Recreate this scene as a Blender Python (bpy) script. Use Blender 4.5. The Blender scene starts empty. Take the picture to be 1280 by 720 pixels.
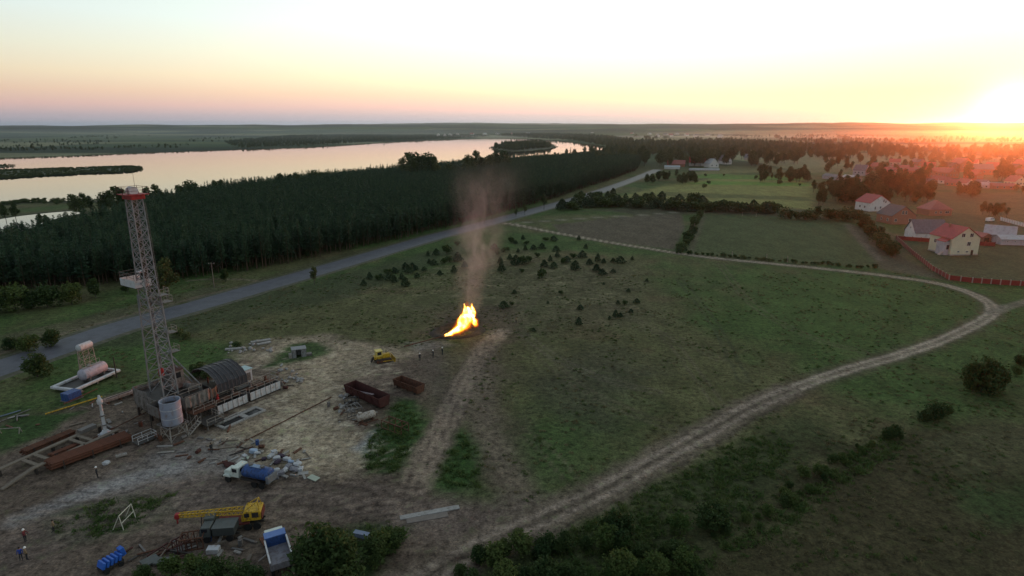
import bpy, bmesh, math, random
import numpy as np
from mathutils import Vector, Matrix, Euler
R = math.radians
S = bpy.context.scene
COL = S.collection
random.seed(7)

# ------------------------------------------------------------------ camera
FPX, CAM_H = 763.0, 50.0                       # focal length in pixels of a 1280 wide frame, flying height
PITCH = math.atan(201.6 / FPX)
cd = bpy.data.cameras.new("camera"); cam = bpy.data.objects.new("camera", cd); COL.objects.link(cam)
cam.location = (0, 0, CAM_H); cam.rotation_euler = (math.pi/2 - PITCH, 0, 0)
cd.sensor_width = 36; cd.lens = 36 * FPX / 1280; cd.clip_start = 1; cd.clip_end = 60000
S.camera = cam

# ------------------------------------------------------------------ sky
SUN_AZ, SUN_EL = R(38.2), R(1.0)               # to the right of the view direction (+Y), just over the horizon
SUNV = Vector((math.sin(SUN_AZ)*math.cos(SUN_EL), math.cos(SUN_AZ)*math.cos(SUN_EL), math.sin(SUN_EL)))
W = bpy.data.worlds.new("World"); S.world = W; W.use_nodes = True
wt = W.node_tree; wt.nodes.clear()
def wn(t, **k):
    n = wt.nodes.new(t)
    for a, b in k.items(): setattr(n, a, b)
    return n
def wmath(op, a, b=None, c=None):
    n = wn('ShaderNodeMath', operation=op)
    for i, v in enumerate((a, b, c)):
        if v is None: continue
        if isinstance(v, (int, float)): n.inputs[i].default_value = v
        else: wt.links.new(v, n.inputs[i])
    return n.outputs[0]
def wvec(op, a, b, scale=None):
    n = wn('ShaderNodeVectorMath', operation=op)
    for i, v in enumerate((a, b)):
        if v is None: continue
        if isinstance(v, (tuple, Vector)): n.inputs[i].default_value = v
        else: wt.links.new(v, n.inputs[i])
    if scale is not None:
        if isinstance(scale, (int, float)): n.inputs['Scale'].default_value = scale
        else: wt.links.new(scale, n.inputs['Scale'])
    return n.outputs['Value'] if op == 'DOT_PRODUCT' else n.outputs[0]
sky = wn('ShaderNodeTexSky', sky_type='NISHITA', sun_disc=False)
sky.sun_elevation = SUN_EL; sky.sun_rotation = SUN_AZ
sky.altitude = 100; sky.air_density = 1.3; sky.dust_density = 3.0; sky.ozone_density = 2.0
tc = wn('ShaderNodeTexCoord')
d = wvec('NORMALIZE', tc.outputs['Generated'], None)
sep = wn('ShaderNodeSeparateXYZ'); wt.links.new(d, sep.inputs[0])
elev = wmath('MULTIPLY', wmath('ARCSINE', sep.outputs[2]), 180/math.pi)      # degrees above the horizon
ramp = wn('ShaderNodeValToRGB')                                                # twilight colours by elevation
t = wmath('POWER', wmath('DIVIDE', wmath('MAXIMUM', elev, 0.0), 90.0), 0.5)
wt.links.new(t, ramp.inputs[0])
stops = [(0.0, (.23, .35, .54)), (0.9, (.47, .40, .46)), (1.7, (.68, .47, .45)), (2.7, (.77, .57, .45)), (4.0, (.82, .71, .54)),
         (5.8, (.78, .79, .68)), (8.3, (.72, .83, .84)), (14, (.62, .75, .80)), (28, (.38, .46, .54)), (90, (.22, .28, .37))]
cr = ramp.color_ramp
while len(cr.elements) < len(stops): cr.elements.new(0.5)
for e, (el, c) in zip(cr.elements, stops):
    e.position = math.sqrt(el/90); e.color = (*c, 1)
cosang = wvec('DOT_PRODUCT', d, SUNV)
ang = wmath('MULTIPLY', wmath('ARCCOSINE', wmath('MINIMUM', cosang, 0.999999)), 180/math.pi)
# the sky brightens towards the sun
gain = wmath('ADD', 0.80, wmath('MULTIPLY', 1.42, wmath('EXPONENT', wmath('MULTIPLY', wmath('POWER', wmath('DIVIDE', ang, 60.0), 2.0), -1.0))))
tint = wn('ShaderNodeMix', data_type='RGBA'); tint.inputs[6].default_value = (1, 1, 1, 1); tint.inputs[7].default_value = (1.18, 1.0, .56, 1)
wt.links.new(wmath('EXPONENT', wmath('DIVIDE', ang, -40.0)), tint.inputs[0])
tw = wvec('MULTIPLY', wvec('SCALE', ramp.outputs[0], None, gain), tint.outputs[2])
# warm glow that hugs the horizon round the sun, and the sun's own aureole
hz = wmath('EXPONENT', wmath('MULTIPLY', wmath('DIVIDE', wmath('ABSOLUTE', elev), 7.0), -1.0))
gl = wmath('MULTIPLY', wmath('EXPONENT', wmath('DIVIDE', ang, -17.0)), hz)
glow = wvec('SCALE', (.55, .24, .02), None, gl)
au = wmath('MULTIPLY', 10.0, wmath('EXPONENT', wmath('DIVIDE', ang, -0.75)))
aur = wvec('SCALE', (1.0, .80, .38), None, au)
grad = wvec('ADD', wvec('ADD', tw, glow), aur)
mixn = wn('ShaderNodeMix', data_type='RGBA'); mixn.inputs[0].default_value = 0.85
nis = wvec('SCALE', sky.outputs[0], None, 1.0)
wt.links.new(nis, mixn.inputs[6])
wt.links.new(wvec('SCALE', grad, None, 10.0), mixn.inputs[7])                  # gradient expressed in the sky texture's scale
bg = wn('ShaderNodeBackground'); bg.inputs['Strength'].default_value = 0.115
wt.links.new(mixn.outputs[2], bg.inputs[0])
wo = wn('ShaderNodeOutputWorld'); wt.links.new(bg.outputs[0], wo.inputs[0])

# ------------------------------------------------------------------ sun
sl = bpy.data.lights.new("sun", 'SUN'); sl.energy = 2.8; sl.angle = R(1.0); sl.color = (1.0, .15, .035)
sun = bpy.data.objects.new("sun", sl); COL.objects.link(sun)
sun.rotation_euler = SUNV.to_track_quat('Z', 'Y').to_euler(); sun.location = SUNV * 300
# ------------------------------------------------------------------ exposure and render settings
S.view_settings.view_transform = 'Standard'; S.view_settings.look = 'None'
S.view_settings.exposure = 0.0; S.view_settings.gamma = 1.0; S.view_settings.use_curve_mapping = False
S.cycles.max_bounces = 4; S.cycles.diffuse_bounces = 2; S.cycles.glossy_bounces = 2; S.cycles.transmission_bounces = 4
S.cycles.transparent_max_bounces = 24; S.cycles.volume_bounces = 0; S.cycles.use_denoising = True
S.cycles.volume_step_rate = 1.0; S.cycles.volume_max_steps = 256; S.cycles.caustics_reflective = False

# ------------------------------------------------------------------ helpers
def at(px, py, z=0.0):
    """ground point (x, y) seen at that place in a 1280x720 survey of the site"""
    x, y = px - 640.0, py - 360.0
    fw = FPX*math.cos(PITCH) - y*math.sin(PITCH); dn = y*math.cos(PITCH) + FPX*math.sin(PITCH)
    s = (CAM_H - z)/dn
    return Vector((x*s, fw*s, z))
def tag(o, label=None, cat=None, group=None, kind=None):
    if label: o['label'] = label
    if cat: o['category'] = cat
    if group: o['group'] = group
    if kind or cat: o['kind'] = kind or 'thing'
    return o
def empty(name, loc=(0, 0, 0), rz=0.0, label=None, cat=None, group=None):
    o = bpy.data.objects.new(name, None); COL.objects.link(o); o.empty_display_size = .3
    o.location = loc; o.rotation_euler = (0, 0, rz)
    return tag(o, label, cat, group)
def link(name, me, parent=None, m=None):
    if m is not None and not me.materials: me.materials.append(m)
    o = bpy.data.objects.new(name, me); COL.objects.link(o)
    if parent is not None: o.parent = parent
    return o
def mesh_np(name, V, F, m=None):
    """mesh from an (n,3) array and an (m,k) array of equal-sized faces"""
    V = np.asarray(V, dtype=np.float32); F = np.asarray(F, dtype=np.int32)
    me = bpy.data.meshes.new(name); me.vertices.add(len(V)); me.vertices.foreach_set('co', V.ravel())
    k = F.shape[1]; me.loops.add(F.size); me.loops.foreach_set('vertex_index', F.ravel())
    me.polygons.add(len(F)); me.polygons.foreach_set('loop_start', np.arange(0, F.size, k, dtype=np.int32))
    me.update(calc_edges=True)
    if m is not None: me.materials.append(m)
    return me
class MB:
    """collects simple solids into one mesh part"""
    def __init__(s): s.v = []; s.f = []
    def add(s, vs, fs):
        o = len(s.v); s.v += [tuple(v) for v in vs]; s.f += [tuple(i + o for i in f) for f in fs]; return s
    def box(s, c, size, rot=None, taper=1.0):
        hx, hy, hz = size[0]/2, size[1]/2, size[2]/2
        vs = [Vector((x*hx*(taper if z > 0 else 1), y*hy*(taper if z > 0 else 1), z*hz)) for z in (-1, 1) for y in (-1, 1) for x in (-1, 1)]
        if rot is not None:
            M = Euler(rot).to_matrix() if not isinstance(rot, Matrix) else rot
            vs = [M @ v for v in vs]
        c = Vector(c)
        return s.add([v + c for v in vs], [(0, 2, 3, 1), (4, 5, 7, 6), (0, 1, 5, 4), (2, 6, 7, 3), (0, 4, 6, 2), (1, 3, 7, 5)])
    def tube(s, a, b, r, r2=None, n=8, caps=True):
        a, b = Vector(a), Vector(b); r2 = r if r2 is None else r2
        q = (b - a).normalized(); u = q.orthogonal().normalized(); w = q.cross(u)
        vs = []
        for p_, rr in ((a, r), (b, r2)):
            for i in range(n):
                t_ = 2*math.pi*i/n; vs.append(p_ + (u*math.cos(t_) + w*math.sin(t_))*rr)
        fs = [(i, (i+1) % n, n + (i+1) % n, n + i) for i in range(n)]
        if caps: fs += [tuple(range(n-1, -1, -1)), tuple(range(n, 2*n))]
        return s.add(vs, fs)
    def bar(s, a, b, w, h=None):
        """square beam from a to b"""
        a, b = Vector(a), Vector(b); h = w if h is None else h
        q = (b - a).normalized(); up = Vector((0, 0, 1)) if abs(q.z) < .95 else Vector((0, 1, 0))
        u = q.cross(up).normalized()*w/2; v = u.cross(q).normalized()*h/2
        vs = [p_ + su*u + sv*v for p_ in (a, b) for su, sv in ((-1, -1), (1, -1), (1, 1), (-1, 1))]
        return s.add(vs, [(0, 1, 2, 3), (7, 6, 5, 4), (0, 4, 5, 1), (1, 5, 6, 2), (2, 6, 7, 3), (3, 7, 4, 0)])
    def lathe(s, c, prof, axis='z', n=16):
        """prof: (radius, along) pairs"""
        c = Vector(c); vs = []; m_ = len(prof)
        for r, z in prof:
            for i in range(n):
                t_ = 2*math.pi*i/n; x, y = r*math.cos(t_), r*math.sin(t_)
                vs.append(c + (Vector((x, y, z)) if axis == 'z' else Vector((z, x, y)) if axis == 'x' else Vector((y, z, x))))
        fs = [(j*n+i, j*n+(i+1) % n, (j+1)*n+(i+1) % n, (j+1)*n+i) for j in range(m_-1) for i in range(n)]
        if prof[0][0] > 1e-4: fs.append(tuple(range(n-1, -1, -1)))
        if prof[-1][0] > 1e-4: fs.append(tuple((m_-1)*n+i for i in range(n)))
        return s.add(vs, fs)
    def prism(s, pts, y0, y1, axis='y'):
        """outline of (a, z) pairs pushed along an axis"""
        n = len(pts)
        def P(a, z, y): return (a, y, z) if axis == 'y' else (y, a, z)
        vs = [P(a, z, y0) for a, z in pts] + [P(a, z, y1) for a, z in pts]
        fs = [(i, (i+1) % n, n+(i+1) % n, n+i) for i in range(n)] + [tuple(range(n-1, -1, -1)), tuple(range(n, 2*n))]
        return s.add(vs, fs)
    def xform(s, M, i0=0):
        for i in range(i0, len(s.v)): s.v[i] = tuple(M @ Vector(s.v[i]))
        return s
    def mesh(s, name, m=None, smooth=False, bevel=0.0):
        me = bpy.data.meshes.new(name); me.from_pydata(s.v, [], s.f); me.validate()
        bm = bmesh.new(); bm.from_mesh(me); bmesh.ops.recalc_face_normals(bm, faces=bm.faces)
        if bevel > 0: bmesh.ops.bevel(bm, geom=list(bm.edges), offset=bevel, segments=1, affect='EDGES')
        bm.to_mesh(me); bm.free()
        if m is not None: me.materials.append(m)
        if smooth:
            me.polygons.foreach_set('use_smooth', [True]*len(me.polygons))
            me.set_sharp_from_angle(angle=R(40))
        return me
    def build(s, name, m, parent=None, smooth=False, bevel=0.0):
        return link(name, s.mesh(name, m, smooth, bevel), parent)
def copy_tree(o, parent=None, name=None):
    c = o.copy(); COL.objects.link(c)
    if parent is not None: c.parent = parent
    for ch in list(o.children): copy_tree(ch, c)
    return c

# ------------------------------------------------------------------ materials
MATS = {}
def mat(name, col, rough=.85, metal=0.0, var=.25, scale=1.5, stain=None, stain_amt=.5, spec=.3, bump=0.0, coords='Object', emit=None):
    """paint, metal, cloth ...: base colour with mottling and stains of its own"""
    if name in MATS: return MATS[name]
    m = bpy.data.materials.new(name); m.use_nodes = True; nt = m.node_tree; b = nt.nodes['Principled BSDF']
    b.inputs['Roughness'].default_value = rough; b.inputs['Metallic'].default_value = metal
    b.inputs['Specular IOR Level'].default_value = spec
    tcn = nt.nodes.new('ShaderNodeTexCoord'); no = nt.nodes.new('ShaderNodeTexNoise')
    no.inputs['Scale'].default_value = scale; no.inputs['Detail'].default_value = 6; no.inputs['Roughness'].default_value = .65
    nt.links.new(tcn.outputs[coords], no.inputs['Vector'])
    rp = nt.nodes.new('ShaderNodeMapRange'); rp.inputs[1].default_value = .25; rp.inputs[2].default_value = .75
    rp.inputs[3].default_value = 1 - var; rp.inputs[4].default_value = 1 + var
    nt.links.new(no.outputs[0], rp.inputs[0])
    mul = nt.nodes.new('ShaderNodeMix'); mul.data_type = 'RGBA'; mul.blend_type = 'MULTIPLY'; mul.inputs[0].default_value = 1
    mul.inputs[6].default_value = (*col, 1); nt.links.new(rp.outputs[0], mul.inputs[7])
    out = mul.outputs[2]
    if stain:
        n2 = nt.nodes.new('ShaderNodeTexNoise'); n2.inputs['Scale'].default_value = scale*1.7; n2.inputs['Detail'].default_value = 8
        n2.inputs['Roughness'].default_value = .7
        mp = nt.nodes.new('ShaderNodeMapping'); mp.inputs['Location'].default_value = (3.1, 7.7, 1.3); mp.inputs['Scale'].default_value = (1, 1, .45)
        nt.links.new(tcn.outputs[coords], mp.inputs[0]); nt.links.new(mp.outputs[0], n2.inputs['Vector'])
        r2 = nt.nodes.new('ShaderNodeMapRange'); r2.inputs[1].default_value = .62 - .25*stain_amt; r2.inputs[2].default_value = .72 - .15*stain_amt
        nt.links.new(n2.outputs[0], r2.inputs[0])
        mx = nt.nodes.new('ShaderNodeMix'); mx.data_type = 'RGBA'; nt.links.new(r2.outputs[0], mx.inputs[0])
        nt.links.new(out, mx.inputs[6]); mx.inputs[7].default_value = (*stain, 1); out = mx.outputs[2]
    nt.links.new(out, b.inputs['Base Color'])
    if bump > 0:
        bp = nt.nodes.new('ShaderNodeBump'); bp.inputs['Strength'].default_value = bump; bp.inputs['Distance'].default_value = .05
        nt.links.new(no.outputs[0], bp.inputs['Height']); nt.links.new(bp.outputs[0], b.inputs['Normal'])
    MATS[name] = m
    return m
def leaf_mat(name, c1, c2, scale=.35, trans=.25):
    """foliage: colour varies from clump to clump, from tree to tree, and light passes through the leaves"""
    m = bpy.data.materials.new(name); m.use_nodes = True; nt = m.node_tree; b = nt.nodes['Principled BSDF']
    b.inputs['Roughness'].default_value = .75; b.inputs['Specular IOR Level'].default_value = .2
    ge = nt.nodes.new('ShaderNodeNewGeometry'); oi = nt.nodes.new('ShaderNodeObjectInfo')
    no = nt.nodes.new('ShaderNodeTexNoise'); no.inputs['Scale'].default_value = scale; no.inputs['Detail'].default_value = 5
    nt.links.new(ge.outputs['Position'], no.inputs['Vector'])
    r = nt.nodes.new('ShaderNodeMapRange'); r.inputs[1].default_value = .3; r.inputs[2].default_value = .7
    nt.links.new(no.outputs[0], r.inputs[0])
    ad = nt.nodes.new('ShaderNodeMath'); ad.operation = 'MULTIPLY_ADD'; ad.inputs[1].default_value = .6
    nt.links.new(oi.outputs['Random'], ad.inputs[0]); nt.links.new(r.outputs[0], ad.inputs[2])
    sb = nt.nodes.new('ShaderNodeMath'); sb.operation = 'SUBTRACT'; sb.inputs[1].default_value = .3; sb.use_clamp = True
    nt.links.new(ad.outputs[0], sb.inputs[0])
    mx = nt.nodes.new('ShaderNodeMix'); mx.data_type = 'RGBA'; mx.inputs[6].default_value = (*c1, 1); mx.inputs[7].default_value = (*c2, 1)
    nt.links.new(sb.outputs[0], mx.inputs[0]); nt.links.new(mx.outputs[2], b.inputs['Base Color'])
    tr = nt.nodes.new('ShaderNodeBsdfTranslucent'); nt.links.new(mx.outputs[2], tr.inputs[0])
    ms = nt.nodes.new('ShaderNodeMixShader'); ms.inputs[0].default_value = trans
    nt.links.new(b.outputs[0], ms.inputs[1]); nt.links.new(tr.outputs[0], ms.inputs[2])
    nt.links.new(ms.outputs[0], nt.nodes['Material Output'].inputs[0])
    MATS[name] = m
    return m

# ------------------------------------------------------------------ land: noise, masks
def vnoise(x, y, seed=0):
    xi = np.floor(x).astype(np.int64); yi = np.floor(y).astype(np.int64); fx = x - xi; fy = y - yi
    fx = fx*fx*(3 - 2*fx); fy = fy*fy*(3 - 2*fy)
    def h(a, b):
        n = (a*374761393 + b*668265263 + seed*1442695041) & 0xffffffff
        n = ((n ^ (n >> 13))*1274126177) & 0xffffffff
        return ((n ^ (n >> 16)) & 0xffff)/65535.0
    return (h(xi, yi)*(1-fx) + h(xi+1, yi)*fx)*(1-fy) + (h(xi, yi+1)*(1-fx) + h(xi+1, yi+1)*fx)*fy
def fbm(x, y, o=4, seed=0):
    s = 0; a = .5; t_ = 0
    for i in range(o):
        s = s + a*vnoise(x*2**i + 17.3*i, y*2**i - 9.1*i, seed + i); t_ += a; a *= .55
    return s/t_
def sstep(a, b, x):
    t_ = np.clip((x - a)/(b - a), 0, 1); return t_*t_*(3 - 2*t_)
def poly_xy(pxs): return np.array([at(*p_)[:2] for p_ in pxs])
def smooth_line(P, n=12):
    """Catmull-Rom through the points"""
    P = np.asarray(P, float); Q = np.vstack([2*P[0]-P[1], P, 2*P[-1]-P[-2]]); out = []
    for i in range(1, len(Q)-2):
        for k in range(n):
            t_ = k/n; out.append(.5*((2*Q[i]) + (-Q[i-1]+Q[i+1])*t_ + (2*Q[i-1]-5*Q[i]+4*Q[i+1]-Q[i+2])*t_**2 + (-Q[i-1]+3*Q[i]-3*Q[i+1]+Q[i+2])*t_**3))
    out.append(P[-1]); return np.array(out)
def seg_dist(X, Y, P):
    """signed distance to a polyline (sign: side)"""
    best = np.full(X.shape, 1e9); sg = np.zeros(X.shape)
    for (ax, ay), (bx, by) in zip(P[:-1], P[1:]):
        dx, dy = bx-ax, by-ay; L2 = dx*dx + dy*dy + 1e-9
        t_ = np.clip(((X-ax)*dx + (Y-ay)*dy)/L2, 0, 1); ex = X-(ax+t_*dx); ey = Y-(ay+t_*dy); dd = np.hypot(ex, ey)
        m_ = dd < best; best[m_] = dd[m_]; sg[m_] = np.sign(dx*ey - dy*ex)[m_]
    return best, sg
def inside(X, Y, P):
    c = np.zeros(X.shape, bool); n = len(P); j = n-1
    for i in range(n):
        xi, yi = P[i]; xj, yj = P[j]
        if yi != yj: c ^= ((yi > Y) != (yj > Y)) & (X < (xj-xi)*(Y-yi)/(yj-yi) + xi)
        j = i
    return c
def poly_sd(X, Y, P):
    """signed distance to a closed outline, positive inside; computed only near it"""
    P = np.asarray(P); mn, mx_ = P.min(0), P.max(0); pad = 60 + .1*max(mx_-mn)
    out = np.full(X.shape, -1e9); m_ = (X > mn[0]-pad) & (X < mx_[0]+pad) & (Y > mn[1]-pad) & (Y < mx_[1]+pad)
    if m_.any():
        dd, _ = seg_dist(X[m_], Y[m_], np.vstack([P, P[:1]])); ins = inside(X[m_], Y[m_], P); out[m_] = np.where(ins, dd, -dd)
    return out
# ================================================================== the setting
RS0 = np.random.RandomState(12)
def axis_steps(a, b, lo, hi, s0, g):
    """fine steps between a and b, growing outwards to lo and hi"""
    mid = list(np.arange(a, b, s0)); up = []; v = b; s = s0
    while v < hi: up.append(v); s *= g; v += s
    up.append(hi); dn = []; v = a; s = s0
    while v > lo: s *= g; v -= s; dn.append(max(v, lo))
    return np.array(dn[::-1] + mid + up)
gx = axis_steps(-120, 145, -16000, 16000, .7, 1.032)
gy = axis_steps(52, 215, -400, 16000, .7, 1.032)
X, Y = np.meshgrid(gx, gy); NX, NY = len(gx), len(gy)
X = X.ravel(); Y = Y.ravel(); RD = np.hypot(X, Y)

LAKE = [poly_xy(p_) for p_ in (
    [(-260, 212), (-120, 204), (0, 198.5), (80, 196), (150, 193), (230, 190), (300, 187.5), (370, 185), (430, 182), (480, 178.5), (530, 175.8), (575, 174), (630, 173.2), (675, 174.5),
     (715, 178), (750, 182.5), (757, 187), (735, 190), (700, 193), (640, 199), (560, 209), (480, 217), (400, 225), (300, 235), (200, 246), (110, 252), (40, 252), (0, 256), (-120, 268), (-260, 285)],
    [(-90, 300), (-20, 279), (20, 271), (60, 266.5), (92, 264.5), (100, 267), (80, 271), (55, 279), (30, 290), (0, 303), (-60, 325)])]
ISLES = [poly_xy(p_) for p_ in (
    [(-200, 226), (-80, 217), (0, 213.5), (60, 211.5), (130, 209.3), (160, 208.6), (167, 211), (158, 215), (100, 217.5), (40, 220.5), (0, 223), (-100, 230)],
    [(-60, 210), (-10, 207), (5, 207.5), (4, 209.5), (-20, 211)],
    [(614, 184), (640, 180.5), (672, 179), (690, 181), (692, 185), (670, 188.5), (640, 190), (620, 188)])]
# heights: flat farmland, low swells near, wooded hills far off
Z = .10*(fbm(X/9, Y/9, 3, 3) - .5)*sstep(45, 70, RD)*(1 - sstep(300, 500, RD))
far = sstep(3200, 7500, Y + .25*np.abs(X))
Z += far*(18 + 95*fbm(X/2600 + 5, Y/2600, 3, 11)*(.35 + .65*sstep(-6500, -1500, X)) + 46*fbm(X/620, Y/900, 4, 12) - 15)
Z -= 8*sstep(9000, 15000, RD)

DRY, GRN, BRN = np.array((.086, .086, .040)), np.array((.050, .082, .026)), np.array((.096, .078, .042))
n1 = fbm(X/38, Y/38, 4, 1)[:, None]; n2 = fbm(X/11 + 40, Y/11, 4, 2)[:, None]; n3 = fbm(X/3.1, Y/3.1, 3, 4)[:, None]
C = DRY + (GRN - DRY)*sstep(.42, .62, n1) + (BRN - DRY)*sstep(.55, .72, n2)*.8
C = C*(.75 + .5*n3)
wx = (fbm(X/7, Y/7, 3, 21) - .5)*2; wl = (fbm(X/2.2, Y/2.2, 3, 22) - .5)*2          # uneven outlines
def paint(m_, col, amt=1.0):
    global C
    m_ = (np.clip(m_, 0, 1)*amt)[:, None]; C = C*(1 - m_) + np.asarray(col)*m_*(.8 + .4*n3)
def area(pxs, col, soft=2.0, wob=1.5, amt=1.0):
    sd = poly_sd(X, Y, poly_xy(pxs)); paint(sstep(-soft, soft, sd + wob*(wx + .6*wl)), col, amt)
def way(pxs, w, col, soft=.8, wob=.5, amt=1.0, lines=None):
    P = smooth_line(poly_xy(pxs), 8); mn, mx_ = P.min(0) - w*3 - 5, P.max(0) + w*3 + 5
    k = (X > mn[0]) & (X < mx_[0]) & (Y > mn[1]) & (Y < mx_[1]); m_ = np.zeros(X.shape)
    dd, sg = seg_dist(X[k], Y[k], P); dd = dd + wob*wl[k]
    if lines is None: m_[k] = 1 - sstep(w/2 - soft, w/2 + soft, dd)
    else:                                                                             # wheel ruts either side of the middle
        v = np.zeros(dd.shape)
        for l in lines: v = np.maximum(v, 1 - sstep(.25*soft, soft, np.abs(dd*sg - l)))
        m_[k] = v
    paint(m_, col, amt)
SAND, DIRT, PALE, GREY, LUSH = (.275, .222, .158), (.122, .092, .074), (.205, .150, .118), (.22, .205, .20), (.030, .066, .018)
# farmland strips beyond the near field
area([(690, 281), (770, 272), (852, 266), (856, 285), (842, 312), (760, 301), (700, 292)], (.088, .074, .054), 1, .5)
area([(880, 268), (1000, 271), (1062, 277), (1098, 334), (975, 328), (866, 319), (858, 305)], (.060, .076, .034), 1, .5)
area([(742, 262), (800, 258), (1010, 262), (1040, 274), (880, 267), (800, 269)], (.060, .060, .036), 4, 2)
area([(775, 246), (830, 232), (905, 222), (985, 222), (1012, 232), (1016, 262), (900, 255), (820, 256)], (.17, .175, .062), 6, 3)
area([(830, 240), (1010, 246), (1012, 251), (820, 245)], (.075, .085, .036), 3, 2, .8)
area([(880, 217), (1010, 221), (1005, 226), (860, 222.5)], (.08, .16, .035), 4, 2)
area([(890, 226), (1012, 229), (1012, 233), (850, 230)], (.10, .19, .040), 4, 2)
area([(880, 208), (960, 207), (985, 214), (870, 218)], (.15, .15, .065), 8, 3)
area([(1060, 278), (1110, 300), (1135, 325), (1190, 352), (1100, 336)], (.075, .068, .045), 2, 1)
area([(1120, 300), (1190, 346), (1280, 356), (1500, 360), (1500, 290), (1180, 262)], (.062, .070, .036), 2, 1)
area([(1160, 240), (1400, 245), (1500, 285), (1280, 278), (1170, 262)], (.085, .080, .038), 5, 3)
area([(900, 365), (980, 345), (1090, 355), (1140, 385), (1100, 430), (960, 420), (890, 395)], (.056, .092, .028), 16, 10, .7)
area([(620, 500), (760, 470), (820, 520), (760, 590), (650, 600)], (.044, .074, .026), 9, 7, .65)
area([(650, 470), (740, 430), (820, 460), (760, 530), (680, 520)], (.060, .058, .038), 8, 6, .7)
area([(500, 400), (640, 330), (800, 330), (820, 400), (680, 420)], (.082, .074, .044), 10, 8, .6)
# greener verges either side of the road
area([(60, 432), (250, 385), (420, 345), (560, 308), (600, 305), (430, 372), (260, 412), (150, 436)], (.046, .056, .028), 4, 4, .8)
area([(-60, 445), (80, 410), (240, 372), (420, 320), (560, 287), (590, 282), (440, 326), (260, 380), (80, 432), (-60, 470)], (.072, .072, .038), 2, 2, .9)
area([(0, 420), (110, 395), (230, 366), (300, 352), (250, 372), (100, 412), (0, 444)], (.085, .080, .048), 2, 2, .8)
# rough ground below the track, its colours darkened to imitate lens vignetting
area([(560, 730), (720, 660), (860, 590), (930, 548), (1010, 515), (1060, 560), (900, 690), (860, 760), (560, 760)], (.034, .044, .019), 4, 4, .8)
area([(860, 760), (900, 690), (1060, 560), (1200, 520), (1340, 545), (1340, 760)], (.042, .034, .019), 5, 5, .8)
area([(1150, 560), (1250, 520), (1320, 530), (1320, 590), (1200, 590)], (.075, .074, .038), 3, 4, .7)
area([(1180, 610), (1300, 600), (1300, 660), (1230, 650)], (.038, .062, .022), 4, 4, .8)
# the worked site
area([(-80, 532), (60, 516), (180, 486), (262, 462), (330, 426), (420, 418), (510, 436), (556, 428), (552, 470), (528, 530), (505, 585), (530, 612), (640, 636), (600, 690), (520, 740), (-80, 740)], DIRT, 3, 3, .95)
area([(540, 440), (640, 425), (640, 480), (650, 560), (690, 630), (560, 620), (520, 590)], (.095, .076, .052), 5, 4, .7)
area([(290, 448), (345, 424), (410, 420), (470, 430), (525, 440), (470, 456), (432, 482), (420, 505), (440, 540), (470, 562), (462, 586), (410, 602), (330, 590), (280, 556), (268, 545), (330, 512), (357, 482), (336, 456)], SAND, 3, 2.5, .9)
area([(340, 520), (400, 495), (425, 510), (445, 545), (440, 575), (380, 570), (320, 550)], (.33, .272, .195), 4, 3, .75)
area([(205, 562), (260, 548), (330, 550), (300, 580), (240, 600), (150, 625), (60, 640), (100, 610)], GREY, 3, 3, .55)
area([(440, 560), (470, 535), (480, 548), (462, 570)], (.34, .35, .37), 1, 1.5, .7)
area([(505, 428), (560, 424), (575, 432), (520, 440)], (.24, .21, .19), 1.5, 1.5, .6)
area([(536, 416), (560, 398), (600, 396), (606, 410), (570, 424), (545, 424)], (.016, .012, .010), 1.5, 1.2, .95)      # scorched rim of the flare pit
area([(520, 420), (560, 385), (640, 382), (660, 415), (600, 440)], (.10, .068, .054), 5, 4, .6)
for g in ([(58, 658), (95, 636), (135, 624), (185, 616), (214, 620), (205, 640), (160, 662), (100, 676), (66, 674)],
          [(456, 560), (470, 530), (498, 500), (520, 500), (534, 530), (520, 565), (495, 588), (462, 592)],
          [(542, 612), (548, 580), (572, 535), (596, 540), (606, 575), (600, 608), (560, 622)],
          [(330, 460), (360, 430), (400, 428), (410, 440), (380, 450)],
          [(395, 700), (420, 665), (470, 652), (505, 650), (500, 690), (470, 720), (430, 740)],
          [(-60, 560), (20, 520), (100, 515), (60, 545), (0, 570)]):
    area(g, LUSH, 1.6, 1.8, .9)
way([(505, 642), (525, 590), (552, 540), (580, 480), (604, 440), (625, 415)], 5.0, (.235, .180, .140), 1.0, .7, .9)
way([(610, 430), (602, 480), (606, 520), (622, 570), (650, 625)], 5.5, (.135, .104, .082), 2.0, 1.2, .7)
way([(540, 430), (548, 470), (560, 510)], 5, (.11, .09, .078), 2, 1.5, .5)
way([(-60, 720), (60, 672), (150, 640), (250, 612), (330, 610), (430, 620), (520, 640), (600, 655), (660, 650)], 9, (.130, .100, .086), 3, 2, .7)
way([(20, 650), (120, 612), (220, 585)], 3, (.26, .25, .25), 1.2, 1, .55)
for off in (-2.2, -.6, 1.1, 2.6): way([(505, 642), (525, 590), (552, 540), (580, 480), (604, 440)], 6, (.085, .066, .055), .45, .3, .55, lines=(off,))
for off in (-3.4, -1.8, .3, 2.2): way([(-60, 720), (60, 672), (150, 640), (250, 612), (330, 610), (430, 620), (520, 640)], 9, (.075, .06, .052), .5, .4, .6, lines=(off,))
for ln in ([(430, 500), (400, 530), (380, 570), (350, 600)], [(440, 480), (412, 520), (405, 560), (420, 600)], [(480, 445), (430, 470), (390, 510), (345, 545)], [(500, 440), (450, 455), (400, 470), (360, 490)]):
    way(ln, 4, (.20, .155, .11), .5, .3, .55, lines=(-.9, .9))
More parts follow.
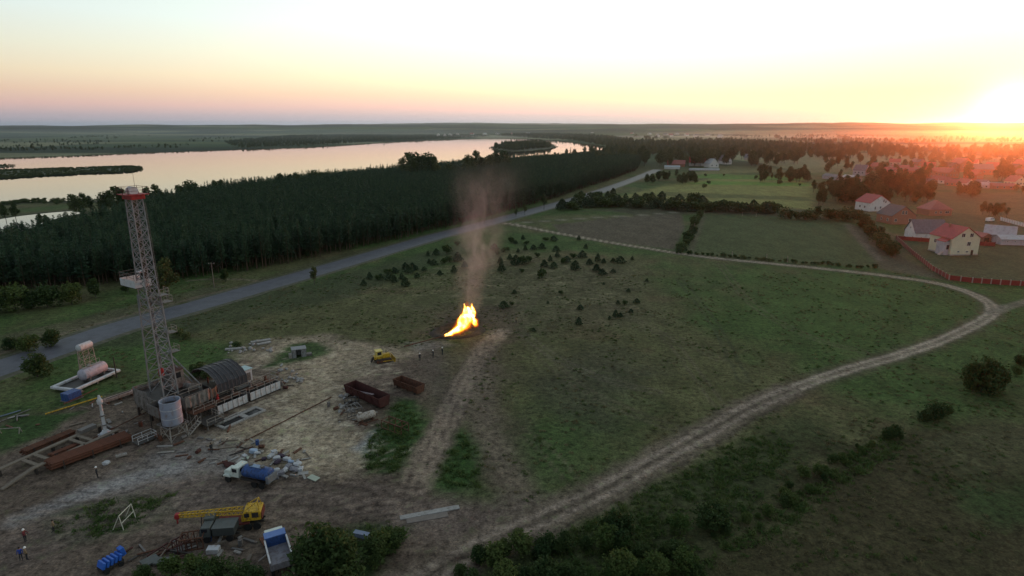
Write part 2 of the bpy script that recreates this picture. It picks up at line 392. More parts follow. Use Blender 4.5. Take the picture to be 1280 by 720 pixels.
# farm track that sweeps round the field
TRACK = [(505, 740), (560, 706), (620, 674), (690, 643), (760, 610), (830, 570), (885, 540), (930, 514), (985, 489), (1050, 465), (1120, 445), (1180, 424), (1222, 404), (1240, 391), (1236, 379), (1212, 366),
         (1170, 354), (1110, 345), (1040, 337), (960, 329), (880, 321), (800, 309), (740, 299), (690, 290), (650, 282), (626, 278)]
way(TRACK, 6.0, (.080, .066, .046), 1.5, 1, .7)
way(TRACK, 2.6, (.175, .145, .11), .7, .5, .5)
way(TRACK[7:], 3.4, (.22, .18, .14), .6, .3, .7)
way(TRACK, 3, (.31, .255, .205), .62, .22, .9, lines=(-1.0, 1.0))
way(TRACK[:9], 6.5, (.16, .125, .10), 1.2, .8, .6)
way(TRACK[:9], 9, (.05, .040, .032), .45, .5, .6, lines=(-2.9, .1))
way(TRACK[:9], 9, (.23, .185, .15), .55, .4, .7, lines=(-1.2, 1.4))
way([(1238, 392), (1262, 383), (1310, 372), (1400, 360)], 3.4, (.17, .15, .12), .8, .4, .8)
way([(645, 279), (700, 275), (760, 271), (800, 269), (850, 265)], 2.6, (.20, .18, .15), .8, .3, .7)
way([(650, 415), (700, 450), (760, 475), (820, 490)], 2, (.12, .098, .08), .5, .3, .5, lines=(-.9, .9))
way([(850, 350), (890, 400), (930, 475)], 2, (.045, .05, .03), .7, .4, .6, lines=(-1, 1))
way([(880, 270), (870, 295), (862, 318)], 3, (.09, .085, .055), 1, .5, .8)
way([(1058, 280), (1075, 300), (1100, 325)], 3, (.12, .10, .08), 1, .5, .7)
way([(1080, 265), (1110, 292), (1135, 318)], 3, (.10, .085, .06), 1, .5, .5)
way([(0, 442), (110, 408), (245, 372), (320, 352), (268, 349), (236, 351)], 2.2, (.15, .12, .09), .7, .4, .6)
for ln in ([(640, 410), (690, 400), (760, 405), (840, 420), (900, 450)], [(660, 430), (720, 480), (800, 520), (860, 540)], [(700, 330), (760, 380), (830, 420), (880, 480), (905, 520)], [(640, 300), (680, 340), (650, 400)], [(900, 330), (940, 380), (1010, 420), (1080, 440)], [(430, 370), (500, 380), (560, 400)], [(620, 520), (680, 560), (720, 610)]):
    way(ln, 4, (.115, .096, .066), .5, .35, .5, lines=(-.95, .95))
for _ in range(26):
    a0 = RS0.uniform(0, 6.28); x0, y0 = RS0.uniform(290, 470), RS0.uniform(440, 600); L0 = RS0.uniform(20, 70); way([(x0 - L0*math.cos(a0), y0 - .5*L0*math.sin(a0)), (x0 + RS0.uniform(-8, 8), y0 + RS0.uniform(-4, 4)), (x0 + L0*math.cos(a0), y0 + .5*L0*math.sin(a0))], 3, (.13, .098, .07) if RS0.rand() < .6 else (.40, .34, .26), .4, .3, .5, lines=(-.8, .8))
for _ in range(22):
    a0 = RS0.uniform(-.5, .3); x0, y0 = RS0.uniform(20, 560), RS0.uniform(600, 700); L0 = RS0.uniform(30, 110); way([(x0 - L0*math.cos(a0), y0 + .45*L0*math.sin(a0)), (x0 + RS0.uniform(-8, 8), y0 + RS0.uniform(-5, 5)), (x0 + L0*math.cos(a0), y0 - .45*L0*math.sin(a0))], 3, (.062, .046, .037) if RS0.rand() < .6 else (.20, .155, .125), .4, .3, .55, lines=(-.85, .85))
# bright sandy scrapes between the young pines
dd_ = sstep(.60, .74, fbm(X/3.4 + 9, Y/1.9, 3, 31))*sstep(0, 10, poly_sd(X, Y, poly_xy([(430, 365), (560, 318), (700, 312), (800, 345), (840, 400), (700, 400), (480, 375)])))
paint(dd_, (.24, .21, .13), .4)
dd_ = sstep(.62, .78, fbm(X/2.4 + 9, Y/1.5, 3, 33))*sstep(-2, 6, poly_sd(X, Y, poly_xy([(280, 445), (420, 418), (520, 440), (470, 590), (330, 600), (260, 560)])))
paint(dd_, (.42, .36, .27), .6)
# far country: long strips of fields, pale stubble and dark woodland
fx_, fy_ = X/520 + .6*fbm(X/900, Y/900, 3, 41), Y/310
cell = vnoise(np.floor(fx_)*3.7, np.floor(fy_)*5.3, 42)[:, None]
FARC = np.where(cell < .3, (.022, .038, .024), np.where(cell < .52, (.085, .105, .045), np.where(cell < .7, (.20, .18, .11), (.045, .070, .034))))
FARC = FARC*(1 - .15*sstep(200, -500, X))[:, None]*np.array((.85, 1, .95))
m_ = sstep(650, 1000, Y + .2*np.abs(X))[:, None]; C = C*(1 - m_) + FARC*(.7 + .6*fbm(X/120, Y/60, 3, 43)[:, None])*m_
m_ = (sstep(3300, 4500, Y)*sstep(.40, .52, fbm(X/1500, Y/700, 4, 44)))[:, None]; C = C*(1 - m_) + np.array((.022, .032, .022))*m_
for P in LAKE:
    sd = poly_sd(X, Y, P); m_ = (sstep(-14, -2, sd)*(Y > 240))[:, None]; C = C*(1 - m_) + np.array((.040, .046, .026))*m_
C = np.clip(C, .008, .6)
idx = np.arange(NX*NY).reshape(NY, NX)
F = np.stack([idx[:-1, :-1].ravel(), idx[:-1, 1:].ravel(), idx[1:, 1:].ravel(), idx[1:, :-1].ravel()], 1)
gme = mesh_np('ground', np.stack([X, Y, Z], 1), F)
ca = gme.attributes.new('land_colour', 'FLOAT_COLOR', 'POINT'); ca.data.foreach_set('color', np.concatenate([C, np.ones((len(C), 1))], 1).astype(np.float32).ravel())
gme.polygons.foreach_set('use_smooth', np.ones(len(F), bool))

def ground_mat():
    m = bpy.data.materials.new('meadow_and_bare_soil'); m.use_nodes = True; nt = m.node_tree; b = nt.nodes['Principled BSDF']; N = nt.nodes; L = nt.links
    b.inputs['Roughness'].default_value = .95; b.inputs['Specular IOR Level'].default_value = .08
    at_ = N.new('ShaderNodeAttribute'); at_.attribute_name = 'land_colour'; tcn = N.new('ShaderNodeTexCoord')
    def noise(sc, det, rough=.6, stretch=None, dist=0):
        n = N.new('ShaderNodeTexNoise'); n.inputs['Scale'].default_value = sc; n.inputs['Detail'].default_value = det; n.inputs['Roughness'].default_value = rough
        n.inputs['Distortion'].default_value = dist
        if stretch:
            mp = N.new('ShaderNodeMapping'); mp.inputs['Scale'].default_value = stretch; mp.inputs['Rotation'].default_value = (0, 0, .6)
            L.new(tcn.outputs['Object'], mp.inputs[0]); L.new(mp.outputs[0], n.inputs['Vector'])
        else: L.new(tcn.outputs['Object'], n.inputs['Vector'])
        return n.outputs[0]
    def rng_(s, a, b_, c, d_):
        r = N.new('ShaderNodeMapRange'); L.new(s, r.inputs[0])
        for i, v in enumerate((a, b_, c, d_)): r.inputs[i+1].default_value = v
        return r.outputs[0]
    def mul(a, b_):
        n = N.new('ShaderNodeMix'); n.data_type = 'RGBA'; n.blend_type = 'MULTIPLY'; n.inputs[0].default_value = 1; L.new(a, n.inputs[6]); L.new(b_, n.inputs[7]); return n.outputs[2]
    g1 = noise(.9, 8, .72); g2 = noise(.16, 6, .6, (1, .45, 1)); g3 = noise(3.2, 4, .7)
    c = mul(at_.outputs['Color'], rng_(g1, .34, .66, .38, 1.7)); c = mul(c, rng_(g2, .3, .7, .78, 1.22)); c = mul(c, rng_(g3, .28, .72, .55, 1.5))
    # straw coloured tufts and dark weeds among the turf
    sp = noise(1.7, 5, .75, (1, 1.6, 1)); tuft = N.new('ShaderNodeMix'); tuft.data_type = 'RGBA'; L.new(rng_(sp, .56, .66, 0, .7), tuft.inputs[0])
    br = N.new('ShaderNodeMix'); br.data_type = 'RGBA'; br.blend_type = 'MULTIPLY'; br.inputs[0].default_value = 1; L.new(c, br.inputs[6]); br.inputs[7].default_value = (1.9, 1.7, 1.5, 1)
    L.new(c, tuft.inputs[6]); L.new(br.outputs[2], tuft.inputs[7])
    wd = noise(.45, 7, .75); dk = N.new('ShaderNodeMix'); dk.data_type = 'RGBA'; L.new(rng_(wd, .54, .64, 0, .65), dk.inputs[0])
    dm = N.new('ShaderNodeMix'); dm.data_type = 'RGBA'; dm.blend_type = 'MULTIPLY'; dm.inputs[0].default_value = 1; L.new(tuft.outputs[2], dm.inputs[6]); dm.inputs[7].default_value = (.45, .62, .42, 1)
    L.new(tuft.outputs[2], dk.inputs[6]); L.new(dm.outputs[2], dk.inputs[7])
    L.new(dk.outputs[2], b.inputs['Base Color'])
    bp = N.new('ShaderNodeBump'); bp.inputs['Strength'].default_value = .55; bp.inputs['Distance'].default_value = .3
    L.new(g1, bp.inputs['Height']); L.new(bp.outputs[0], b.inputs['Normal'])
    return m
gme.materials.append(ground_mat())
ground = tag(link('ground', gme), kind='structure')

# ---- lake and pond: still water that mirrors the evening sky
def water_mat():
    m = bpy.data.materials.new('still_water'); m.use_nodes = True; nt = m.node_tree; b = nt.nodes['Principled BSDF']
    b.inputs['Base Color'].default_value = (.012, .018, .022, 1); b.inputs['Roughness'].default_value = .04; b.inputs['IOR'].default_value = 1.333
    b.inputs['Specular IOR Level'].default_value = .5
    tcn = nt.nodes.new('ShaderNodeTexCoord'); n = nt.nodes.new('ShaderNodeTexNoise'); n.inputs['Scale'].default_value = .12; n.inputs['Detail'].default_value = 4
    nt.links.new(tcn.outputs['Object'], n.inputs['Vector']); bp = nt.nodes.new('ShaderNodeBump'); bp.inputs['Strength'].default_value = .012; bp.inputs['Distance'].default_value = .5
    nt.links.new(n.outputs[0], bp.inputs['Height']); nt.links.new(bp.outputs[0], b.inputs['Normal'])
    return m
WATER = water_mat()
def outline_sheet(name, P, z, m, wob=0.0, freq=30., seed=0):
    P = smooth_line(np.vstack([P, P[:1]]), 10)[:-1]
    if wob:
        cx = P.mean(0); nrm = P - cx; nrm /= np.linalg.norm(nrm, axis=1)[:, None]
        P = P + nrm*((fbm(P[:, 0]/freq, P[:, 1]/freq, 4, seed) - .5)*2*wob)[:, None]
    me = bpy.data.meshes.new(name); bm = bmesh.new(); bm.faces.new([bm.verts.new((x, y, z)) for x, y in P])
    bmesh.ops.triangulate(bm, faces=bm.faces); bmesh.ops.recalc_face_normals(bm, faces=bm.faces)
    if bm.faces and sum(f.normal.z for f in bm.faces) < 0: bmesh.ops.reverse_faces(bm, faces=bm.faces)
    bm.to_mesh(me); bm.free(); me.materials.append(m); return link(name, me)
tag(outline_sheet('lake', LAKE[0], .10, WATER, 8, 60, 51), kind='structure')
tag(outline_sheet('pond_water', LAKE[1], .14, WATER, 2, 15, 52), kind='structure')
REEDY = mat('reed_bed', (.050, .062, .030), var=.5, scale=.06, stain=(.09, .085, .045), coords='Object')
for i, P in enumerate(ISLES): tag(outline_sheet('island_ground', P, .5, REEDY, 3, 25, 60+i), kind='structure')

# ---- main road
def strip(name, P, w, z, m, drop=0.0):
    n = len(P); T = np.gradient(P, axis=0); T /= np.linalg.norm(T, axis=1)[:, None]; Nn = np.stack([-T[:, 1], T[:, 0]], 1)
    Lp, Rp = P + Nn*w/2, P - Nn*w/2; V = []; Fs = []
    for a, b in zip(Lp, Rp): V += [(*a, z - drop), (*(a*.94 + b*.06), z), (*((a+b)/2), z + .02), (*(b*.94 + a*.06), z), (*b, z - drop)]
    for i in range(n-1):
        for k in range(4): o = i*5 + k; Fs.append((o, o+1, o+6, o+5))
    me = mesh_np(name, V, Fs, m)
    bm = bmesh.new(); bm.from_mesh(me); bmesh.ops.recalc_face_normals(bm, faces=bm.faces)
    if sum(f.normal.z for f in bm.faces) < 0: bmesh.ops.reverse_faces(bm, faces=bm.faces)
    bm.to_mesh(me); bm.free(); return link(name, me)
ROADP = smooth_line(poly_xy([(-90, 490), (0, 460), (60, 440), (150, 409), (250, 381), (330, 358), (400, 338), (470, 317.5), (540, 297), (600, 281.5), (660, 265.5), (700, 254.5), (740, 242.5), (775, 230.5), (800, 221), (822, 212)]), 14)
def asphalt_mat():
    m = mat('worn_asphalt', (.075, .079, .098), rough=.62, var=.22, scale=.25, stain=(.052, .054, .066), stain_amt=.6, spec=.4)
    return m
tag(strip('road_verge', ROADP, 15.0, .03, mat('gravel_verge', (.10, .088, .066), var=.5, scale=.5, stain=(.05, .058, .03), stain_amt=.9), .06), kind='structure')
tag(strip('road', ROADP, 10.6, .09, asphalt_mat(), .07), kind='structure')
LINE = mat('faded_road_paint', (.30, .30, .31), var=.5, scale=.4)
def offset(P, o):
    T = np.gradient(P, axis=0); T /= np.linalg.norm(T, axis=1)[:, None]; return P + np.stack([-T[:, 1], T[:, 0]], 1)*o
FOREST = poly_xy([(-120, 376), (0, 366), (100, 359), (200, 353), (320, 338), (420, 317), (560, 285), (700, 246.5), (795, 214), (800, 206), (745, 201), (650, 207), (560, 216), (480, 225), (400, 234), (300, 247), (200, 268), (120, 296), (60, 312), (0, 322), (-120, 345)])
# ================================================================== vegetation kit
BARK = mat('pine_bark', (.075, .048, .034), var=.4, scale=3)
BARK2 = mat('grey_bark', (.070, .062, .052), var=.4, scale=3)
PINE_G = leaf_mat('pine_needles', (.026, .060, .034), (.060, .105, .050), .5, .2)
YPINE_G = leaf_mat('young_pine_needles', (.024, .050, .026), (.055, .085, .038), .8, .2)
LEAF_G = leaf_mat('broad_leaves', (.038, .068, .024), (.090, .112, .038), .5)
LEAF_D = leaf_mat('dark_broad_leaves', (.026, .056, .018), (.062, .094, .028), .9)
WEED_G = leaf_mat('weeds', (.040, .085, .020), (.095, .125, .036), 1.3)
def tris_to_mesh(name, A, m):
    """A: (n, k, 3) little faces"""
    n, k, _ = A.shape; return mesh_np(name, A.reshape(-1, 3), np.arange(n*k).reshape(n, k), m)
def leaf_quads(rs, P, size, flat=.35):
    """a small tilted quad at each point"""
    n = len(P); a = rs.normal(size=(n, 3)); a[:, 2] *= flat; a /= np.linalg.norm(a, axis=1)[:, None]
    b = rs.normal(size=(n, 3)); b -= (b*a).sum(1)[:, None]*a; b /= np.linalg.norm(b, axis=1)[:, None]
    s = size*(.6 + .8*rs.rand(n))[:, None]; a = a*s*1.25; b = b*s*.8
    return np.stack([P-a, P-b*.7, P+a, P+b], 1)
def trunk_mesh(name, h, r, m, limbs, rs, lean=.0):
    mb = MB(); pts = [Vector((lean*h*(i/5)**2 + rs.uniform(-.05, .05)*r, rs.uniform(-.05, .05)*r, h*i/5)) for i in range(6)]
    for i in range(5): mb.tube(pts[i], pts[i+1], r*(1 - .16*i), r*(1 - .16*(i+1)), 6, caps=(i in (0, 4)))
    for z, L, up in limbs:
        t_ = rs.uniform(0, 6.28); p0 = Vector((lean*h*(z/h)**2, 0, z)); mb.tube(p0, p0 + Vector((math.cos(t_)*L, math.sin(t_)*L, L*up)), r*.38, r*.1, 5, caps=False)
    return mb.mesh(name, m, smooth=True)
def pine_meshes(seed, h=15., rad=1.9, base=.36, lv=17):
    rs = np.random.RandomState(seed); A = []
    for k in range(lv):
        f = k/(lv-1); z = h*(base + (1-base)*f); r = rad*(1 - f)**.75*(1 if f > .12 else .75) + .42; nb = 6 if f < .8 else 4
        for j in range(nb):
            t_ = rs.uniform(0, 6.283); rr = r*rs.uniform(.65, 1.15); d_ = np.array((math.cos(t_), math.sin(t_), 0)); s_ = np.array((-d_[1], d_[0], 0))
            zz = z + rs.uniform(-.35, .35); up = rs.uniform(-.10, .35)
            for q in range(4):
                a = rr*(.15 + .24*q); w = .55*(1.15 - .2*q)*rs.uniform(.7, 1.3)*min(1, .45 + r/rad*.6); c0 = d_*a + s_*rs.uniform(-.35, .35) + np.array((0, 0, zz + up*a + rs.uniform(-.18, .18)))
                tip = c0 + d_*rr*.42 + np.array((0, 0, rs.uniform(-.15, .30))); tw_ = rs.uniform(-.35, .35)
                A.append([c0 - s_*w + np.array((0, 0, tw_)), tip, c0 + s_*w - np.array((0, 0, tw_))])
    A.append([(-.2, 0, h-.6), (.2, .05, h-.6), (0, 0, h+.2)]); A.append([(0, -.2, h-.6), (.05, .2, h-.6), (0, 0, h+.2)])
    cr_ = tris_to_mesh('pine_crown', np.array(A, float), PINE_G)
    tr = trunk_mesh('pine_trunk', h*.93, .17, BARK, [(h*rs.uniform(.2, .4), 1.0, .1) for _ in range(4)], rs)
    return tr, cr_
def broad_meshes(seed, h=13., w=4.2, n=1500, size=.36, leafm=LEAF_G, clear=.18, lobes=9, tall=1.0):
    """a leafy tree: several uneven boughs of leaf clumps with gaps between"""
    rs = np.random.RandomState(seed); lob = []
    for k in range(lobes):
        t_ = rs.uniform(0, 6.28); f = (k + .5)/lobes; rr = w*.62*math.sin(math.pi*(.22 + .70*f))*rs.uniform(.55, 1.1)
        lob.append((np.array((math.cos(t_)*rr, math.sin(t_)*rr, h*(clear + .16 + (.80-clear)*f))), w*rs.uniform(.34, .58)*(1.1 - .35*f)))
    lob.append((np.array((0, 0, h*.60)), w*.62)); lob.append((np.array((rs.uniform(-.3, .3)*w, 0, h*.86)), w*.38))
    wts = np.array([r**2 for _, r in lob]); pick = rs.choice(len(lob), n, p=wts/wts.sum()); P = np.zeros((n, 3))
    for i in range(n):
        c, r = lob[pick[i]]; v = rs.normal(size=3); v /= np.linalg.norm(v); q = r*(.5 + .5*rs.rand()**.5)*(1 + .22*math.sin(5*v[0]+seed)*math.cos(4*v[1]) + .12*rs.normal())
        P[i] = c + v*q*np.array((1, 1, .82*tall))
    P[:, 2] = np.maximum(P[:, 2], h*clear*.8)
    cr_ = tris_to_mesh('leaf_crown', leaf_quads(rs, P, size), leafm)
    tr = trunk_mesh('tree_trunk', h*.72, .020*h, BARK2, [(h*rs.uniform(.22, .5), w*rs.uniform(.5, .8), rs.uniform(.6, 1.2)) for _ in range(6)], rs)
    return tr, cr_
def bush_meshes(seed, h=3., w=1.9, n=420, size=.24, leafm=LEAF_D, cone=False):
    rs = np.random.RandomState(seed); P = np.zeros((n, 3))
    lob = [(rs.uniform(-.5, .5)*w, rs.uniform(-.5, .5)*w, rs.uniform(.25, .75)*h, rs.uniform(.4, .65)*w) for _ in range(6)]
    for i in range(n):
        if cone:
            f = rs.rand()**1.35; t_ = rs.uniform(0, 6.28); r = w*(1-f)**.55*(.55 + .5*rs.rand()**.6)*(1 + .22*math.sin(3*t_ + 9*f + seed)); P[i] = (math.cos(t_)*r, math.sin(t_)*r, .12*h + f*h*.93)
        else:
            x, y, z, r = lob[rs.randint(6)]; v = rs.normal(size=3); v /= np.linalg.norm(v); q = r*(.45 + .55*rs.rand()**.5); P[i] = (x+v[0]*q, y+v[1]*q, max(.1, z+v[2]*q*.9))
    if n > 1000:                                             # ragged shoots that stand out of the mass
        for q0 in range(0, int(n*.3), 14):
            t_ = rs.uniform(0, 6.28); u_ = rs.uniform(.25, 1.3); d_ = np.array((math.cos(t_)*math.cos(u_), math.sin(t_)*math.cos(u_), math.sin(u_))); L_ = rs.uniform(.85, 1.4)
            for q in range(14): P[q0+q] = np.array((0, 0, .2*h)) + d_*np.array((w*.95, w*.95, h*.72))*L_*(.55 + .45*q/14) + rs.normal(size=3)*.13
    cr_ = tris_to_mesh('bush_crown', leaf_quads(rs, P, size, .5), leafm)
    tr = trunk_mesh('bush_stem', h*.6, .03*h, BARK2, [(h*.15, w*.5, .9), (h*.2, w*.5, 1.1), (h*.12, w*.6, .7)], rs)
    return tr, cr_
PINES = [pine_meshes(100+i, h, r_, b) for i, (h, r_, b) in enumerate([(15, 1.9, .30), (16.2, 1.75, .36), (14, 2.05, .24), (15.4, 1.7, .30), (13, 1.9, .20)])]
BROADS = [broad_meshes(200+i, h, w, 1600, .36, lm, cl, lb, ta) for i, (h, w, lm, cl, lb, ta) in enumerate([(13, 4.4, LEAF_G, .16, 9, 1.0), (15, 4.0, LEAF_D, .2, 10, 1.15), (11, 4.6, LEAF_G, .12, 8, .95), (17, 3.6, LEAF_G, .22, 11, 1.2), (9, 3.6, LEAF_D, .1, 8, 1.0)])]
BUSHES = [bush_meshes(300+i, h, w, n, s, lm, c) for i, (h, w, n, s, lm, c) in enumerate([(3, 2.0, 460, .22, LEAF_D, False), (2.6, 2.3, 460, .22, LEAF_G, False), (3.3, 1.5, 520, .20, YPINE_G, True), (2.7, 1.65, 520, .20, YPINE_G, True), (2.0, 1.5, 400, .18, YPINE_G, True)])]
DENSE = [bush_meshes(320+i, 5.0, 3.0, 2400, .20, lm, False) for i, lm in enumerate((LEAF_D, WEED_G, LEAF_D))]
def plant(name, kit, loc, scale, rz, label, cat, group, stretch=1.0):
    r = empty(name, loc, rz, label, cat, group); r.scale = (scale, scale, scale*stretch)
    link('trunk', kit[0], r); link('crown', kit[1], r); return r
def scatter(name, P, rot, sc, var, kits, m, kind='stuff', label=None, cat=None):
    """one object of kind stuff: plants nobody could count, instanced on its points"""
    srcs = []
    for tr, cr_ in kits:
        bm = bmesh.new()
        me = bpy.data.meshes.new('source_' + name); ms = []
        for part in (tr, cr_):
            if part is None: continue
            n0 = len(bm.faces); bm.from_mesh(part); bm.faces.ensure_lookup_table()
            for f in bm.faces[n0:]: f.material_index = len(ms)
            ms.append(part.materials[0])
        bm.to_mesh(me); bm.free()
        for q in ms: me.materials.append(q)
        srcs.append(bpy.data.objects.new('source_' + name, me))
    me = bpy.data.meshes.new(name); me.vertices.add(len(P)); me.vertices.foreach_set('co', np.asarray(P, np.float32).ravel())
    for nm, arr, ty in (('turn', rot, 'FLOAT'), ('size', sc, 'FLOAT'), ('kindno', var, 'INT')):
        a = me.attributes.new(nm, ty, 'POINT'); a.data.foreach_set('value', np.asarray(arr, np.int32 if ty == 'INT' else np.float32))
    o = link(name, me); tag(o, label, cat, kind=kind)
    ng = bpy.data.node_groups.new(name, 'GeometryNodeTree'); ng.interface.new_socket('Geometry', in_out='INPUT', socket_type='NodeSocketGeometry'); ng.interface.new_socket('Geometry', in_out='OUTPUT', socket_type='NodeSocketGeometry')
    gi = ng.nodes.new('NodeGroupInput'); go = ng.nodes.new('NodeGroupOutput'); g2 = ng.nodes.new('GeometryNodeJoinGeometry')
    def named(n, t_):
        a = ng.nodes.new('GeometryNodeInputNamedAttribute'); a.data_type = t_; a.inputs[0].default_value = n; return a.outputs[0]
    cx = ng.nodes.new('ShaderNodeCombineXYZ'); ng.links.new(named('turn', 'FLOAT'), cx.inputs[2])
    for i, s in enumerate(srcs):
        oi = ng.nodes.new('GeometryNodeObjectInfo'); oi.inputs[0].default_value = s
        ip = ng.nodes.new('GeometryNodeInstanceOnPoints'); ng.links.new(gi.outputs[0], ip.inputs['Points']); ng.links.new(oi.outputs['Geometry'], ip.inputs['Instance'])
        cp = ng.nodes.new('FunctionNodeCompare'); cp.data_type = 'INT'; cp.operation = 'EQUAL'; ng.links.new(named('kindno', 'INT'), cp.inputs[2]); cp.inputs[3].default_value = i
        ng.links.new(cp.outputs[0], ip.inputs['Selection']); ng.links.new(cx.outputs[0], ip.inputs['Rotation']); ng.links.new(named('size', 'FLOAT'), ip.inputs['Scale'])
        ng.links.new(ip.outputs[0], g2.inputs[0])
    ng.links.new(g2.outputs[0], go.inputs[0]); md = o.modifiers.new('scatter', 'NODES'); md.node_group = ng
    return o
RS = np.random.RandomState(5)
def fill(P, step, jit=.45):
    """jittered grid of points inside an outline"""
    mn, mx_ = P.min(0), P.max(0); a, b = np.meshgrid(np.arange(mn[0], mx_[0], step), np.arange(mn[1], mx_[1], step)); a = a.ravel() + RS.uniform(-jit, jit, a.size)*step; b = b.ravel() + RS.uniform(-jit, jit, b.size)*step
    k = inside(a, b, P); return np.stack([a[k], b[k]], 1)

# ---- pine plantation between the road and the lake
fp = fill(FOREST, 2.75); fp = fp[poly_sd(fp[:, 0], fp[:, 1], LAKE[1]) < -3]
dist = np.hypot(fp[:, 0], fp[:, 1])
front, _ = seg_dist(fp[:, 0], fp[:, 1], FOREST[:9])
score = dist + front*6
inframe = np.abs(np.arctan2(fp[:, 0], fp[:, 1])) < R(39.5)
order = np.argsort(np.where(inframe, score, 1e9)); near, rest = order[:300], order[300:]
for i in near:
    plant('pine_tree', PINES[RS.randint(5)], (fp[i, 0], fp[i, 1], 0), RS.uniform(.70, .96), RS.uniform(0, 6.28), 'tall dark pine at the edge of the plantation beyond the asphalt road', 'pine tree', 'pines along the forest edge')
scatter('pine_forest', np.column_stack([fp[rest], np.zeros(len(rest))]), RS.uniform(0, 6.28, len(rest)), np.clip(RS.normal(.86, .06, len(rest)), .7, 1.0), RS.randint(0, 5, len(rest)), PINES, None)
print('pines', len(fp))
# ================================================================== trees, bushes and weeds where they stand
def g3(px, py): return at(px, py)
def trees(name, spots, kits, hs, label, cat, group, base_h=None, stretch=(.9, 1.15)):
    """spots: (px, py) or (px, py, height) of the foot of each plant; hs: range of heights in metres"""
    out = []; ORD = 'leftmost,second,third,fourth,fifth,sixth,seventh,eighth,ninth,tenth,eleventh,twelfth'.split(',')
    rank = {id(s): i for i, s in enumerate(sorted(spots, key=lambda q: q[0]))}; n_ = len(spots); base_label = label
    for s in spots:
        if 1 < n_ <= 12: i_ = rank[id(s)]; label = base_label + ', ' + ('leftmost of %d' % n_ if i_ == 0 else 'rightmost of %d' % n_ if i_ == n_-1 else ORD[i_] + ' from the left')
        k = RS.randint(len(kits)); kit = kits[k]; h = s[2] if len(s) > 2 else RS.uniform(*hs)
        kh = kit_h(kit); p_ = g3(s[0], s[1]); h = h*.8 if name == 'young_pine' else h
        out.append(plant(name, kit, p_, h/kh, RS.uniform(0, 6.28), label, cat, group, RS.uniform(*stretch)))
    return out
KH = {}
def kit_h(kit):
    if kit[1].name not in KH:
        co = np.zeros(len(kit[1].vertices)*3, np.float32); kit[1].vertices.foreach_get('co', co); KH[kit[1].name] = float(co.reshape(-1, 3)[:, 2].max())
    return KH[kit[1].name]
def z6(l, ox=440, oy=280, k=3.37): return [(ox + a/k, oy + b/k, *c) for a, b, *c in l]
# young pines seeded over the rough pasture
YP = BUSHES[2:5] + BUSHES[:1]
left_pines = z6([(50, 258), (75, 232), (120, 232), (180, 205), (180, 245), (210, 232), (240, 205), (270, 195), (305, 198), (345, 172), (370, 215), (390, 168), (400, 125, 4.2), (430, 205), (445, 155, 4.6), (445, 92), (475, 182), (225, 262), (150, 215), (225, 190), (255, 190), (325, 165), (410, 160), (355, 130), (320, 135), (110, 235), (275, 225), (160, 235)])
right_pines = z6([(630, 200, 4.4), (625, 165), (665, 150), (690, 172, 5.0), (720, 168, 4.2), (715, 205), (735, 88), (765, 108), (780, 140), (800, 105), (815, 74), (850, 72), (800, 228, 4), (835, 158), (850, 186), (810, 180), (905, 160), (930, 145), (940, 192, 4.4), (970, 142), (1000, 170), (1035, 158), (1030, 200), (1055, 214), (1100, 205), (1100, 160), (1130, 164, 4), (1180, 152), (955, 68), (985, 103), (860, 115), (720, 66), (690, 84), (670, 80), (655, 112), (730, 112), (600, 110), (610, 130), (745, 160), (865, 140), (890, 165), (1060, 165), (640, 120), (700, 120)])
few_pines = z6([(685, 292, 1.6), (640, 352, 3), (672, 344, 1.5), (880, 296, 1.6), (962, 360, 2), (1110, 392, 2.6), (1085, 402, 1.4), (1130, 390, 1.6), (955, 424, 3), (1120, 338, 1.6), (1150, 340, 1.7), (1200, 332, 2), (1175, 374, 1.6), (1165, 286, 1.4), (1242, 244, 1.5), (1060, 256, 1.3), (825, 336, 1.3), (765, 452, 1.2), (230, 262, 1.5)])
trees('young_pine', left_pines, YP, (2.0, 3.6), 'young bushy pine in the thicket between the flare smoke and the asphalt road', 'young pine', 'young pines between smoke and road')
trees('young_pine', right_pines, YP, (2.0, 3.8), 'young bushy pine in the scattered group behind the flare, toward the farm track', 'young pine', 'young pines behind the flare')
trees('young_pine', few_pines, YP, (1.2, 2.4), 'small lone young pine dotted over the open pasture beside the flare', 'young pine', 'lone young pines on the pasture')
# belt of dark pines across the fields
def along(pts, n, spread, jit=0):
    P = np.array(pts, float); L = np.r_[0, np.cumsum(np.hypot(*np.diff(P, axis=0).T))]; t_ = np.linspace(0, L[-1], n) + RS.uniform(-jit, jit, n)
    return [(np.interp(a, L, P[:, 0]) + RS.uniform(-1, 1)*spread, np.interp(a, L, P[:, 1]) + RS.uniform(-1, 1)*spread*.35) for a in t_]
belt = along([(706, 262), (735, 258), (790, 258), (860, 262), (920, 264), (972, 266)], 74, 7, 4) + along([(720, 250), (800, 250), (880, 258)], 24, 10, 4)
trees('belt_pine', belt, YP + [BUSHES[0]], (4.5, 7.5), 'dark pine in the long belt between the ploughed plot and the pale green fields', 'pine tree', 'pines of the field belt', stretch=(.85, 1.1))
hedge = along([(872, 270), (868, 285), (858, 302), (850, 316)], 20, 3, 2)
trees('hedge_bush', hedge, BUSHES[:2] + [BUSHES[4]], (2.2, 4.2), 'hedge bush on the boundary between the brown plot and the fenced field', 'bush', 'bushes of the plot boundary')
edge = along([(846, 316), (900, 321), (1000, 329), (1096, 336)], 46, 2, 3)
trees('hedge_bush', edge, BUSHES[:2], (.7, 1.7), 'low weedy bush along the near edge of the fenced field by the track', 'bush', 'bushes along the fenced field')
lane = along([(1062, 268), (1078, 282), (1092, 298), (1108, 312), (1118, 322)], 26, 4, 2)
